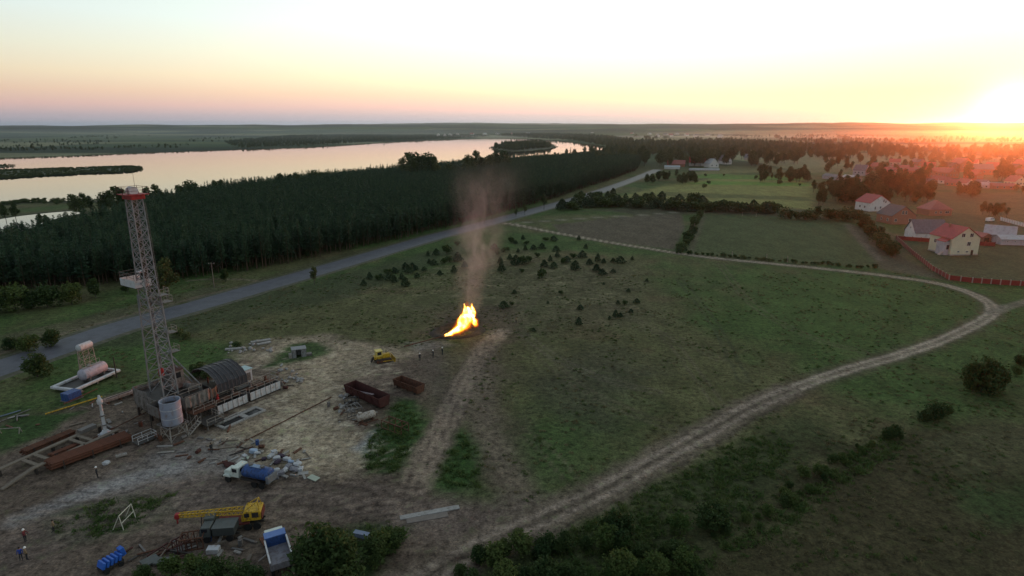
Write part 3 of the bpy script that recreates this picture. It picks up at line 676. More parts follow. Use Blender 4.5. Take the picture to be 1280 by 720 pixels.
trees('orchard_tree', lane, BUSHES[:2] + [BROADS[4]], (4.0, 6.5), 'small round leafy tree in the row beside the lane to the red fence', 'tree', 'small trees along the lane')
trees('orchard_tree', along([(980, 272), (1010, 274), (1060, 274)], 14, 6, 3), BUSHES[:2] + [BROADS[4]], (4, 7), 'leafy bush at the far corner of the fenced field', 'tree', 'bushes at the far corner of the field')
# village greenery
def cluster(name, n, box, hs, kits, label, group):
    x0, y0, x1, y1 = box; trees(name, [(RS.uniform(x0, x1), RS.uniform(y0, y1)) for _ in range(n)], kits, hs, label, 'tree', group)
cluster('leafy_tree', 50, (1040, 234, 1168, 256), (9, 15), BROADS, 'dark leafy tree in the grove behind the white red-roofed house', 'trees of the grove behind the white house')
cluster('leafy_tree', 14, (1100, 226, 1162, 244), (13, 18), BROADS[:4], 'big dark tree in the back of the grove behind the white house', 'big trees of the grove')
cluster('leafy_tree', 30, (1008, 236, 1075, 260), (7, 11), BROADS, 'leafy tree at the left end of the village grove', 'trees at the end of the grove')
cluster('leafy_tree', 26, (945, 216, 1012, 229), (7, 12), BROADS, 'bushy tree beyond the bright green strip fields', 'trees beyond the green strips')
cluster('leafy_tree', 30, (806, 222, 880, 231), (6, 9), BROADS, 'low dense tree beside the far end of the asphalt road', 'trees at the far end of the road')
cluster('leafy_tree', 75, (745, 199, 1000, 209), (13, 21), BROADS, 'tree of the wooded hamlet round the red-roofed cottages', 'trees of the hamlet')
cluster('leafy_tree', 50, (1030, 208, 1300, 226), (8, 14), BROADS, 'garden tree among the far brick houses under the setting sun', 'garden trees of the far village')
trees('leafy_tree', [(1252, 226, 19), (1246, 227, 15), (1259, 227, 15)], BROADS[:1], (15, 19), 'large round tree standing over the far brick houses', 'tree', 'large round trees of the far village')
cluster('leafy_tree', 9, (1196, 240, 1226, 248), (7, 11), BROADS, 'tree of the dark clump in the meadow right of the grove', 'trees of the meadow clump')
trees('leafy_tree', [(1228, 268, 7), (1236, 270, 8), (1244, 271, 8), (1251, 269, 7), (1258, 272, 6), (1270, 240, 7), (1277, 243, 6)], BROADS, (6, 8), 'rounded shrub tree behind the white van', 'tree', 'shrub trees behind the van')
cluster('leafy_tree', 12, (880, 218, 1000, 236), (2, 4), BUSHES[:2], 'lone bush in the pale green strip fields', 'bushes in the strip fields')
# lakeside trees that rise over the plantation
trees('lakeside_tree', [(8, 277, 9), (20, 274, 8), (60, 292, 9), (52, 288, 8), (96, 272, 13), (106, 270, 14), (114, 268, 11), (134, 266, 13), (141, 266, 15), (150, 268, 17), (157, 268, 15), (172, 267, 14), (186, 266, 17), (196, 264, 16), (204, 264, 14), (228, 262, 14), (238, 261, 17), (246, 258, 15), (254, 258, 14), (272, 254, 15), (278, 252, 14)],
      BROADS[:4], (9, 16), 'leafy tree on the lake shore, standing out against the bright water', 'tree', 'lakeside trees by the derrick top')
trees('lakeside_tree', [(352, 244, 17), (364, 242, 16), (372, 243, 15), (394, 240, 18), (402, 240, 16), (506, 232, 24), (514, 231, 26), (522, 230, 27), (530, 230, 28), (538, 230, 26), (545, 231, 24), (560, 228, 20), (586, 226, 24), (594, 225, 26), (602, 224, 24), (612, 222, 25), (620, 221, 27), (630, 218, 25)],
      BROADS[:4], (15, 26), 'tall tree rising over the plantation against the bright lake', 'tree', 'tall trees over the plantation')
# roadside and site bushes
trees('roadside_bush', [(47, 471, 5.2)], DENSE[:1], (5, 6), 'big dark round bush on the near verge of the road beside the storage tanks', 'bush', None)
trees('roadside_bush', [(36, 440, 4.6), (64, 432, 4.4), (14, 436, 3.4), (22, 436, 3)], DENSE, (3, 5), 'dark bush on the far road verge left of the tanks', 'bush', 'dark bushes on the far verge')
trees('leafy_tree', [(210, 372, 11.5), (196, 374, 8)], BROADS[:1], (8, 12), 'grey-green round tree behind the derrick on the far verge', 'tree', 'trees behind the derrick')
trees('leafy_tree', [(393, 356, 6.2)], BROADS[3:4], (6, 7), 'slim bushy tree on the far edge of the asphalt road', 'tree', None)
trees('leafy_tree', [(656, 269, 6), (680, 262, 9), (645, 271, 5), (616, 275, 9), (606, 279, 8)], BROADS[3:4], (5, 8), 'slim tree beside the asphalt road behind the smoke', 'tree', 'slim trees by the road behind the smoke')
trees('roadside_bush', [(282, 352, 4), (160, 366, 5), (120, 372, 6), (90, 380, 6), (60, 384, 7), (20, 388, 8), (-5, 392, 8), (40, 386, 6), (385, 322, 3)], DENSE + BROADS[4:], (4, 8), 'dark shrub at the foot of the plantation', 'bush', 'shrubs at the foot of the plantation')
trees('site_bush', [(250, 470, 2.8), (258, 473, 2.2), (243, 474, 1.8), (296, 434, 1.6), (222, 420, 2.4), (232, 423, 2)], BUSHES[:2], (1.5, 3), 'ragged green bush beside the rig shelter', 'bush', 'bushes beside the rig shelter')
# trees and scrub nearest the camera
trees('foreground_tree', [(398, 728, 6.2), (414, 716, 5.2), (424, 730, 5.5), (386, 735, 4.5)], DENSE[:1], (4, 6), 'dark bushy tree beside the grey dump truck', 'tree', 'dark trees beside the dump truck', stretch=(1.1, 1.3))
trees('foreground_bush', [(478, 692, 3.2), (490, 686, 3.0), (466, 704, 3.4), (500, 678, 2.2)], DENSE[:2], (2, 4), 'green bush by the pale bench box, near the site entrance', 'bush', 'green bushes by the site entrance')
trees('foreground_bush', [(215, 722, 2.6), (245, 726, 3), (275, 724, 3), (300, 730, 3.2), (180, 732, 2.4), (318, 738, 3), (255, 738, 3.4)], DENSE, (2, 4), 'green scrub bush in front of the parked machines', 'bush', 'scrub in front of the parked machines')
low = along([(575, 716), (610, 700), (650, 695), (700, 690), (740, 684), (780, 690), (820, 694), (860, 700)], 17, 12, 5) + along([(600, 736), (700, 728), (800, 722), (870, 720)], 16, 12, 6)
trees('foreground_bush', low, DENSE, (1.6, 3.6), 'dense dark bush of the thicket below the farm track', 'bush', 'bushes of the thicket below the track')
trees('foreground_bush', [(886, 660, 4.2), (892, 655, 3.4), (850, 668, 2.8), (766, 668, 3.2), (776, 672, 3.4)], DENSE, (3, 4), 'upright dark bush ending the thicket below the track', 'bush', 'bushes at the end of the thicket')
ditch = along([(905, 668), (940, 650), (975, 632), (1010, 606), (1045, 580), (1080, 560), (1120, 545)], 24, 15, 10)
trees('ditch_bush', ditch, DENSE[:2], (.7, 2.2), 'low green bush along the overgrown ditch below the farm track', 'bush', 'bushes along the ditch')
trees('ditch_bush', [(1168, 524, 3.4), (1180, 520, 2.8), (1155, 526, 2.4), (1120, 546, 2.4), (1115, 548, 2)], DENSE[:1], (2, 4), 'rounded dark bush near the bend of the track', 'bush', 'rounded bushes near the bend')
trees('foreground_tree', [(1226, 490, 6.6), (1216, 489, 5), (1238, 488, 5.4), (1244, 486, 4.4)], DENSE[:1], (4, 7), 'big dark bushy tree by the bend of the farm track', 'tree', 'big bushy trees by the bend', stretch=(1.05, 1.25))
trees('ditch_bush', [(1275, 456, 2.6), (1285, 460, 3), (1270, 470, 2)], DENSE, (2, 3), 'dark bush at the right edge past the bend of the track', 'bush', 'dark bushes past the bend')

# ---- what nobody could count: weeds, far woods, reeds
def weed_mesh(seed, n, h, w, m):
    rs = np.random.RandomState(seed); A = []
    for _ in range(n):
        t_ = rs.uniform(0, 6.28); r = rs.uniform(0, w); p0 = np.array((math.cos(t_)*r, math.sin(t_)*r, 0)); hh = h*rs.uniform(.4, 1.2); le = rs.normal(size=2)*.85*hh
        s_ = rs.normal(size=2); s_ = s_/np.linalg.norm(s_)*.05*rs.uniform(.6, 2.0); A.append([p0 + (*s_, 0), p0 - (*s_, 0), p0 + (le[0], le[1], hh)])
    return None, tris_to_mesh('weed_blades', np.array(A), m)
STRAW = leaf_mat('dry_grass_blades', (.11, .10, .05), (.20, .175, .095), .3, .3)
WEEDS = [weed_mesh(1, 34, .26, .6, WEED_G), weed_mesh(2, 34, .26, .6, STRAW), weed_mesh(3, 34, .36, .6, WEED_G)]
def in_px(P, pxs): return inside(P[:, 0], P[:, 1], poly_xy(pxs))
allp = np.column_stack([RS.uniform(-115, 140, 110000), RS.uniform(50, 210, 110000)])
v_ = np.abs(allp[:, 0]/allp[:, 1]) < .9
cov = fbm(allp[:, 0]/6, allp[:, 1]/6, 3, 71); green = np.zeros(len(allp), bool)
for g in ([(58, 658), (135, 624), (214, 620), (160, 662), (100, 676)], [(456, 560), (498, 500), (534, 530), (495, 588), (462, 592)], [(542, 612), (572, 535), (606, 575), (600, 608)], [(900, 690), (1100, 545), (1130, 560), (950, 680)], [(560, 760), (720, 660), (930, 548), (1010, 530), (860, 760)], [(395, 700), (470, 652), (505, 650), (470, 720)]): green |= in_px(allp, g)
rough = in_px(allp, [(860, 760), (1010, 540), (1340, 440), (1340, 760)])
siteA = in_px(allp, [(-80, 532), (180, 486), (330, 426), (510, 436), (612, 424), (560, 545), (525, 590), (700, 640), (520, 740), (-80, 740)])
tl, _ = seg_dist(allp[:, 0], allp[:, 1], smooth_line(poly_xy(TRACK), 4)); rl, _ = seg_dist(allp[:, 0], allp[:, 1], ROADP)
keep = v_ & (tl > 3.2) & (rl > 8) & ((green & (cov > .40) & (RS.rand(len(allp)) < .45)) | (rough & (cov > .42) & (RS.rand(len(allp)) < .25)) | (~siteA & (RS.rand(len(allp)) < .16*np.clip((cov - .42)*5, 0, 1)))) & (~siteA | green)
wp = allp[keep]; gr = green[keep]
scatter('meadow_grass', np.column_stack([wp, np.zeros(len(wp))]), RS.uniform(0, 6.28, len(wp)), RS.uniform(.35, 1.3, len(wp))*np.where(gr, 1.15, .75), np.where(gr, RS.choice([0, 2], len(wp)), RS.choice([0, 1, 1, 1, 2], len(wp))), WEEDS, None)
print('weeds', len(wp))
# far woods, hedgerows and shore trees
FARK = [BROADS[0], BROADS[1], BROADS[2], PINES[0]]
def far_points(pxs, step):
    return fill(poly_xy(pxs), step)
fw_ = [far_points([(280, 178), (360, 170), (480, 168.5), (600, 168), (612, 171), (560, 174), (470, 177.5), (400, 182), (300, 186)], 15),
       far_points([(610, 169), (700, 168), (760, 172), (800, 178), (790, 192), (752, 192), (760, 184), (715, 176), (640, 171.5)], 17),
       far_points([(616, 186), (640, 182), (672, 180), (688, 182), (688, 185), (640, 189)], 9),
       far_points([(800, 178), (900, 176), (1040, 184), (1060, 192), (960, 190), (790, 192)], 22)]
lines_ = [np.array([at(RS.uniform(760, 1060), RS.uniform(189, 199))[:2] for _ in range(110)]), np.array([at(RS.uniform(1030, 1320), RS.uniform(196, 210))[:2] for _ in range(70)])]
for li_ in range(190):                                           # hedgerows and tree lines of the plain
    px = RS.uniform(620, 1380) if li_ > 34 else RS.uniform(-100, 600); py = RS.uniform(165, 200 if px > 760 else 168) if px > 600 else RS.uniform(165, 190)
    c0 = at(px, py); L_ = RS.uniform(60, 420); a_ = RS.choice([RS.uniform(-.3, .3), RS.uniform(1.1, 1.9)]); n_ = int(L_/9)
    t_ = RS.uniform(-.5, .5, n_)*L_; lines_.append(np.column_stack([c0.x + math.cos(a_)*t_ + RS.normal(size=n_)*5, c0.y + math.sin(a_)*t_ + RS.normal(size=n_)*5]))
fw = np.vstack(fw_ + lines_)
for P in LAKE: fw = fw[poly_sd(fw[:, 0], fw[:, 1], P) < 2] if P is LAKE[1] else fw
isl = inside(fw[:, 0], fw[:, 1], ISLES[2]); fw = fw[(poly_sd(fw[:, 0], fw[:, 1], LAKE[0]) < -4) | isl]
scatter('distant_woodland', np.column_stack([fw, np.zeros(len(fw))]), RS.uniform(0, 6.28, len(fw)), RS.uniform(.5, 1.1, len(fw))*np.where(fw[:, 0] < -60, .62, 1), RS.randint(0, 4, len(fw)), FARK, None)
print('far trees', len(fw))
# shore scrub and reeds
sh = []
for P, n_ in ((LAKE[0], 2600), (ISLES[0], 1500), (ISLES[1], 120), (ISLES[2], 400)):
    Q = smooth_line(np.vstack([P, P[:1]]), 40); k = RS.randint(0, len(Q), n_); sh.append(Q[k] + RS.normal(size=(n_, 2))*np.array((4, 6)))
k = RS.rand(3000, 2); mn, mx_ = ISLES[0].min(0), ISLES[0].max(0); k = mn + k*(mx_-mn); sh.append(k[inside(k[:, 0], k[:, 1], ISLES[0])])
sh = np.vstack(sh); scatter('shore_reeds', np.column_stack([sh, np.full(len(sh), .1)]), RS.uniform(0, 6.28, len(sh)), RS.uniform(.25, .7, len(sh)), RS.randint(0, 2, len(sh)), BUSHES[:2], None)
# ================================================================== houses, fences, poles
GLASS = mat('dark_window_glass', (.02, .022, .028), rough=.08, var=.1, spec=.6)
FRAMEW = mat('white_window_frame', (.62, .60, .57), var=.1)
WALLM = {'cream': mat('cream_render', (.62, .56, .40), var=.10, scale=.6, stain=(.46, .41, .30), stain_amt=.2), 'white': mat('white_render', (.64, .62, .60), var=.10, scale=.5, stain=(.45, .43, .40), stain_amt=.3),
         'brick': mat('red_brick_wall', (.34, .16, .105), var=.22, scale=2.2, stain=(.26, .13, .09), stain_amt=.5), 'pale': mat('pale_block_wall', (.45, .38, .33), var=.15, scale=.8, stain=(.33, .27, .23)),
         'mauve': mat('grey_plaster', (.46, .42, .44), var=.12, scale=.6, stain=(.34, .31, .32))}
ROOFM = {'red': mat('red_metal_roof', (.33, .040, .042), rough=.5, var=.25, scale=.9, stain=(.22, .035, .035), stain_amt=.5), 'grey': mat('grey_slate_roof', (.145, .145, .16), rough=.6, var=.25, scale=.8, stain=(.10, .10, .105)),
         'dark': mat('dark_slate_roof', (.075, .07, .075), rough=.6, var=.25, scale=.8), 'rose': mat('rose_tile_roof', (.30, .10, .085), rough=.6, var=.25, scale=.8), 'pale': mat('pale_metal_roof', (.33, .35, .37), rough=.4, var=.2, scale=.4, stain=(.25, .25, .25))}
BRICKM = mat('chimney_brick', (.30, .14, .10), var=.2, scale=3)
DOORM = mat('brown_door', (.07, .04, .025), var=.2)
def window_at(par, x, y, z, w, h, face):
    """window in the wall: pane set behind a frame; face: 'f' (y-) 'b' (y+) 'l' (x-) 'r' (x+)"""
    fr = MB(); t_ = .10
    def bx(cx, cz, ww, hh, d_, off):
        if face in 'fb': s = -1 if face == 'f' else 1; return (x+cx, y + s*off, z+cz), (ww, d_, hh)
        s = -1 if face == 'l' else 1; return (x + s*off, y+cx, z+cz), (d_, ww, hh)
    for cx, cz, ww, hh in ((-w/2, 0, t_, h+t_), (w/2, 0, t_, h+t_), (0, h/2, w-t_-.004, t_), (0, -h/2, w-t_-.004, t_), (0, 0, .06, h-t_-.004)):
        fr.box(*bx(cx, cz, ww, hh, .12, .03))
    f = fr.build('window', FRAMEW, par); p_ = MB().box(*bx(0, 0, w-.02, h-.02, .05, .012)).build('pane', GLASS, f)
    return f
def house(name, loc, rz, W_, L_, eave, ridge, wall, roof, label, group=None, wins=(), chim=None, door=None, over=.45, hip=0.0, base=None, ribs=0, cat='house'):
    """gable end faces -y; W_ across the gable, L_ along the ridge"""
    r = empty(name, loc, rz, label, cat, group)
    mb = MB(); mb.prism([(-W_/2, -.3), (W_/2, -.3), (W_/2, eave), (0, ridge - .12) if not hip else (W_/2 - .01, eave+.001), (-W_/2, eave)], -L_/2, L_/2); mb.build('wall', WALLM[wall], r)
    if base: MB().box((0, 0, base/2 - .15), (W_+.12, L_+.12, base+.3)).build('plinth', WALLM['pale'], r)
    mb = MB(); t_ = .16; k = (ridge - eave)/(W_/2); hx = W_/2 + over; hy = L_/2 + over; ez = eave - k*over
    A = [(-hx, -hy, ez), (-hx, hy, ez), (0, hy - hip, ridge), (0, -hy + hip, ridge), (hx, hy, ez), (hx, -hy, ez)]
    B = [(a, b, c + t_) for a, b, c in A]
    if not hip: F_ = [(0, 1, 2, 3), (3, 2, 4, 5), (6, 9, 8, 7), (9, 11, 10, 8), (0, 3, 9, 6), (3, 5, 11, 9), (1, 7, 8, 2), (2, 8, 10, 4), (0, 6, 7, 1), (5, 4, 10, 11)]
    else: F_ = [(6, 9, 8, 7), (9, 11, 10, 8), (6, 11, 9), (7, 8, 10), (0, 6, 7, 1), (5, 4, 10, 11), (0, 5, 11, 6), (1, 7, 10, 4), (0, 1, 4, 5)]
    mb.add(A + B, F_); ro = mb.build('roof', ROOFM[roof], r)
    if ribs:
        m2 = MB()
        for s in (-1, 1):
            for i in range(ribs):
                y = -hy + (i + .5)*2*hy/ribs; m2.bar((s*hx, y, ez + t_ + .03), (s*.1, y, ridge + t_ + .0), .09, .08)
        m2.build('roof_seams', ROOFM[roof], ro)
    if chim:
        for cx, cy, ch in chim: MB().box((cx, cy, ridge - abs(cx)*k + ch/2 - .2), (.6, .6, ch + .4)).build('chimney', BRICKM, ro)
    if door:
        for (x, y, w, h, fc) in door:
            (MB().box((x, y, h/2), (w, .10, h)) if fc in 'fb' else MB().box((x, y, h/2), (.10, w, h))).build('door', DOORM, r)
    for (x, z, w, h, fc) in wins:
        if fc == 'f': window_at(r, x, -L_/2, z, w, h, fc)
        elif fc == 'b': window_at(r, x, L_/2, z, w, h, fc)
        elif fc == 'l': window_at(r, -W_/2, x, z, w, h, fc)
        else: window_at(r, W_/2, x, z, w, h, fc)
    return r
def foot(px, py): return at(px, py)
def between(a, b):
    """middle of the front wall and its bearing, from the two ends of its foot"""
    A, B = at(*a), at(*b); d_ = B - A; return (A + B)/2, d_.length, math.atan2(d_.y, d_.x)
def front_house(name, a, b, L_, *args, **kw):
    c, w, rz = between(a, b); n = Vector((-math.sin(rz), math.cos(rz), 0)); return house(name, c + n*L_/2, rz, w, L_, *args, **kw)
ch_ = front_house('village_house', (1187, 319.4), (1221.6, 318.6), 11.5, 7.0, 11.2, 'cream', 'red', 'three storey cream house with a bright red gable roof behind the red fence', wins=[(-1.6, 8.1, 1.5, 1.5, 'f'), (2.0, 8.1, 1.5, 1.5, 'f'), (1.4, 4.6, 1.5, 1.6, 'f'), (-2.6, 1.5, .9, .7, 'f'), (1.2, 1.4, 1.2, .6, 'f'), (-3.5, 4.6, 1.3, 1.5, 'l'), (-1.0, 4.6, 1.3, 1.5, 'l'), (2.6, 4.6, 1.3, 1.5, 'l')], door=[(3.4, -5.78, 1.0, 2.0, 'f')], chim=[(-1.2, 2.2, 1.3)], base=.5)
# entrance porch on the side of the cream house
pr = MB(); pr.box((-6.9, -2.6, 2.6), (2.4, 4.2, 5.8)).build('porch', WALLM['mauve'], ch_); MB().prism([(-8.4, 5.4), (-5.5, 6.6), (-5.5, 6.75), (-8.4, 5.55)], -5.0, -.2).build('porch_roof', ROOFM['red'], ch_)
MB().box((-6.6, -4.73, 3.2), (1.1, .08, 1.8)).build('porch_window', GLASS, ch_); MB().prism([(-9.6, -.2), (-8.11, -.2), (-8.11, 1.5)], -4.4, -3.2).build('steps', WALLM['pale'], ch_)
c_, w_, rz_ = between((1149.5, 300.2), (1176, 300.6))
house('barn', c_ + Vector((-math.sin(rz_), math.cos(rz_), 0))*4.6, rz_ + math.pi/2, 9.2, 13.6, 3.6, 8.8, 'white', 'grey', 'long white barn with a ribbed grey roof beside the cream house', wins=[(-1.2, 1.7, .9, 1.5, 'r'), (2.2, 1.7, .9, .9, 'r'), (0, 5.2, .8, .8, 'b')], door=[(4.65, -3.0, 1.1, 2.1, 'r')], ribs=13, cat='barn')
front_house('village_house', (1113.5, 280.6), (1143.5, 280.2), 12, 4.6, 9.4, 'brick', 'dark', 'unfinished brick house with a dark gable roof and paired upper windows', wins=[(-.9, 6.2, 1.1, 1.9, 'f'), (.9, 6.2, 1.1, 1.9, 'f'), (-4.4, 2.2, 1.4, 1.5, 'f'), (3.6, 2.2, 1.4, 1.5, 'f'), (-3, 2.2, 1.2, 1.4, 'l'), (2, 2.2, 1.2, 1.4, 'l')], chim=[(2.0, -1, 1.4)])
MB_ = house('annexe', at(1108, 273), .12, 6, 7, 3.2, 5.4, 'brick', 'dark', 'low dark roofed annexe beside the unfinished brick house', wins=[(0, 1.8, 1.1, 1.1, 'f')], cat='shed')
front_house('village_house', (1086.5, 264.4), (1111.5, 263.6), 12, 5.2, 9.6, 'white', 'red', 'white two storey house with a dark red gable roof at the grove edge', wins=[(2.2, 6.3, 1.0, 1.7, 'f'), (3.7, 5.6, .9, 1.5, 'f'), (-3.2, 2.0, .9, 1.8, 'f'), (.5, 2.2, 1.1, 1.4, 'f'), (-2, 2.4, 1.2, 1.4, 'l'), (2, 2.4, 1.2, 1.4, 'l')], chim=[(1.8, 2, 1.5)])
house('brick_shed', at(1167, 268), .1, 14, 10, 3.6, 8.2, 'brick', 'rose', 'rose roofed brick house with a hip roof beyond the barn', hip=4.2, wins=[(-3, 1.9, 1.2, 1.3, 'f'), (0, 1.9, 1.2, 1.3, 'f'), (4, 1.9, 2.4, 1.3, 'f')])
house('farm_building', at(1248, 300), .9, 10, 11, 3.2, 6.6, 'mauve', 'pale', 'pale metal roofed farm building right of the cream house', wins=[(-2.5, 1.7, 1, 1, 'f'), (2, 1.7, 1, 1, 'f')], cat='farm building')
house('farm_wing', at(1268, 305), 1.45, 6.5, 15, 2.6, 3.9, 'mauve', 'pale', 'long low plastered wing with small square windows at the right edge', wins=[(-5, 1.6, .6, .6, 'l'), (-1.5, 1.6, .6, .6, 'l'), (2, 1.6, .6, .6, 'l'), (5, 1.6, .6, .6, 'l'), (-5, 1.6, .6, .6, 'r'), (-2, 1.6, .6, .6, 'r'), (1, 1.6, .6, .6, 'r'), (4, 1.6, .6, .6, 'r')], cat='farm building')
house('lean_to_shed', at(1225, 301), .2, 5, 6, 2.4, 3.8, 'brick', 'rose', 'small dark open shed between the cream house and the farm building', door=[(0, -3.02, 2.6, 1.9, 'f')], cat='shed')
# far village: brick and plaster houses in the glow
vill = [(1040, 224, .1, 7, 22, 3, 5, 'mauve', 'grey', 'long grey roofed shed at the left end of the far village'), (1064, 226, .2, 8, 18, 3, 5.2, 'pale', 'pale', 'long pale roofed shed in front of the far village grove'), (1076, 219, .7, 12, 12, 5.5, 11, 'mauve', 'grey', 'grey gabled house above the long sheds of the far village'),
        (1128, 214, 1.4, 11, 26, 4.5, 7, 'pale', 'rose', 'long flat brick house with dark windows at the back of the far village'), (1141, 219, 1.5, 10, 16, 5, 8, 'brick', 'rose', 'brick house in the middle row of the far village behind the grove'), (1155, 223, .3, 11, 14, 5, 9, 'brick', 'rose', 'brick house just right of the big grove trees'),
        (1168, 220, 1.2, 11, 15, 5.5, 9, 'brick', 'rose', 'mauve brick house below the tallest brick house'), (1184, 222, .2, 12, 14, 5.5, 10, 'brick', 'rose', 'brick house with a steep roof in the centre of the far village'), (1200, 214, .15, 17, 15, 9, 15, 'brick', 'rose', 'tallest brick house of the far village with a wide gable'),
        (1187, 214, .3, 10, 12, 6, 10, 'brick', 'dark', 'dark roofed house beside the tallest brick house'), (1226, 218, 1.3, 14, 18, 6, 11, 'brick', 'grey', 'large house with a pale sheet roof left of the large round tree'), (1216, 224, .4, 11, 12, 5, 9, 'brick', 'rose', 'brick house in front of the large pale sheet roof'),
        (1173, 228, .5, 9, 10, 3, 6, 'pale', 'rose', 'small pale house in front of the brick row'), (1180, 229, 1.1, 8, 9, 3, 5.5, 'white', 'rose', 'little white shed in front of the brick row'), (1206, 233, .2, 9, 10, 3.4, 6.6, 'white', 'rose', 'small white house behind the dark meadow clump'),
        (1227, 234, .3, 8, 9, 3.2, 6.4, 'white', 'grey', 'small white gabled house above the meadow clump'), (1238, 235, 1.2, 8, 14, 2.6, 4.6, 'mauve', 'pale', 'low mauve roofed shed beside the small white gabled house'), (1268, 232, .1, 11, 11, 4, 8.6, 'cream', 'rose', 'cream gabled house at the right edge of the far village'),
        (1279, 224, .4, 12, 12, 5.5, 10, 'brick', 'rose', 'brick house at the far right beyond the cream gable'), (1252, 236, 1.3, 8, 16, 2.8, 4.6, 'brick', 'rose', 'long low brick shed at the foot of the large round tree'), (1112, 220, .5, 10, 12, 5, 9, 'brick', 'rose', 'brick house half hidden by the back of the grove'), (1160, 212, .8, 10, 13, 5, 9, 'brick', 'rose', 'brick house farthest back, behind the middle row')]
vill += [(1240, 213, .5, 11, 13, 5, 9.5, 'brick', 'rose', 'brick house right behind the large round tree'), (1262, 216, 1.2, 12, 15, 5.5, 10, 'brick', 'dark', 'dark roofed house right of the large round tree'), (1276, 211, .3, 12, 13, 6, 11, 'brick', 'rose', 'brick house farthest back at the right edge of the village'), (1214, 208, .7, 11, 13, 5, 9, 'pale', 'rose', 'pale house just behind the tallest brick house'),
         (1147, 207, .2, 11, 14, 5, 9, 'brick', 'grey', 'grey roofed house in the back row above the grove'), (1118, 207, 1.0, 10, 13, 5, 9, 'pale', 'rose', 'pale house in the back row left of the grove crowns'), (1096, 213, .4, 10, 12, 5, 9, 'brick', 'rose', 'brick house between the long sheds and the grove'), (1190, 232, .9, 8, 11, 3, 5.6, 'brick', 'rose', 'little brick shed in front of the village centre'), (1160, 231, .3, 8, 9, 3, 5.5, 'mauve', 'grey', 'little grey shed at the right foot of the grove')]
for px, py, rz, w, l, e, rg, wa, ro, lab in vill:
    wn_ = [(-w*.28, e*.55, 1.3, 1.6, 'f'), (w*.02, e*.55, 1.3, 1.6, 'f'), (w*.3, e*.55, 1.3, 1.6, 'f')] + ([(0, e + (rg-e)*.35, 1.4, 1.4, 'f')] if rg - e > 3 else []) + ([(-w*.28, e*.82, 1.3, 1.4, 'f'), (w*.28, e*.82, 1.3, 1.4, 'f')] if e > 8 else []) + [(y, e*.55, 1.3, 1.5, 'l') for y in (-l*.3, 0, l*.3)]
    house('village_house', at(px, py), rz, w, l, e, rg, wa, ro, lab, 'houses of the far village', wins=wn_, chim=[(w*.15, l*.2, 1.4)] if rg > 6.5 else None)
# hamlet by the end of the road
for px, py, rz, w, l, e, rg, wa, ro, lab in [(871, 207, 1.3, 14, 20, 4.5, 11, 'white', 'red', 'cottage with a vivid red roof in the hamlet beyond the green strips'), (889, 209, .15, 12, 16, 5, 11, 'white', 'pale', 'bright white gabled house right of the vivid red roof'), (906, 205, .3, 11, 15, 5, 12, 'white', 'dark', 'white house half hidden in trees at the right of the hamlet'),
        (845, 208, 1.3, 12, 22, 3.5, 8, 'brick', 'rose', 'dark rose roofed cottage left of the vivid red roof'), (840, 211, 1.4, 7, 18, 2.4, 4, 'white', 'pale', 'low white shed beside the end of the asphalt road'), (901, 199, .2, 14, 16, 6, 13, 'white', 'pale', 'tall pale house among the trees above the hamlet'), (938, 200, .9, 12, 16, 4, 9, 'pale', 'grey', 'grey cottage under trees at the right end of the hamlet'),
        (880, 213, 1.5, 5, 34, 1.2, 2.2, 'mauve', 'pale', 'long low white glasshouse in front of the hamlet cottages')]:
    house('cottage', at(px, py), rz, w, l, e, rg, wa, ro, lab, 'cottages of the hamlet', wins=[(-w*.25, e*.55, 1.5, 1.6, 'f'), (w*.25, e*.55, 1.5, 1.6, 'f')] if e > 2 else [], chim=[(1.5, l*.2, 1.6)] if e > 3 else None, cat='cottage')
k_ = 0
for px, py in [(832, 170), (838, 171), (846, 169.5), (822, 171), (858, 170.5), (812, 169.5), (870, 171.5), (790, 169), (900, 172.5), (884, 170.5), (760, 168), (740, 168.5), (563, 170.5), (556, 171), (548, 170.6), (572, 169.6), (590, 169.4), (606, 169.5), (622, 169.2), (640, 169.5), (660, 169)]:
    k_ += 1; p_ = at(px, py)
    if inside(np.array([p_.x]), np.array([p_.y]), LAKE[0])[0]: continue
    house('distant_house', p_, RS.uniform(0, 3), 16, 24, 9, 16, 'white', ['pale', 'grey', 'rose'][k_ % 3], 'tiny pale house in the distant villages beyond the lake' if px < 700 else 'tiny pale house in the distant villages below the horizon', 'distant houses beyond the lake' if px < 700 else 'distant houses below the horizon')
# red fence with pale posts round the cream house
FRED = mat('red_metal_fence', (.23, .030, .026), rough=.5, var=.25, scale=1.2); FPOST = mat('pale_fence_post', (.36, .27, .24), var=.2)
def panel_fence(name, pts, step, h, label, pm, qm, panel_meshes={}, cat='fence', postw=.28):
    P = [at(*p_) for p_ in pts]; r = empty(name, P[0], 0, label, cat); pts_ = [P[0]]
    for a, b in zip(P[:-1], P[1:]):
        n = max(1, round((b-a).length/step)); pts_ += [a.lerp(b, (i+1)/n) for i in range(n)]
    pme = MB().box((0, 0, h/2 + .08), (postw, postw, h + .16)).mesh('fence_post', qm)
    key = {}
    for i, p_ in enumerate(pts_):
        o = link('post', pme, r); o.location = p_ - P[0]
        if i+1 < len(pts_):
            d_ = pts_[i+1] - p_; L_ = d_.length - postw - .02; kk = round(L_, 2)
            if kk not in key: key[kk] = MB().box((0, 0, h/2), (L_, .06, h - .12)).mesh('fence_panel', pm)
            o = link('panel', key[kk], r); o.location = (p_ + pts_[i+1])/2 - P[0]; o.rotation_euler = (0, 0, math.atan2(d_.y, d_.x))
    return r
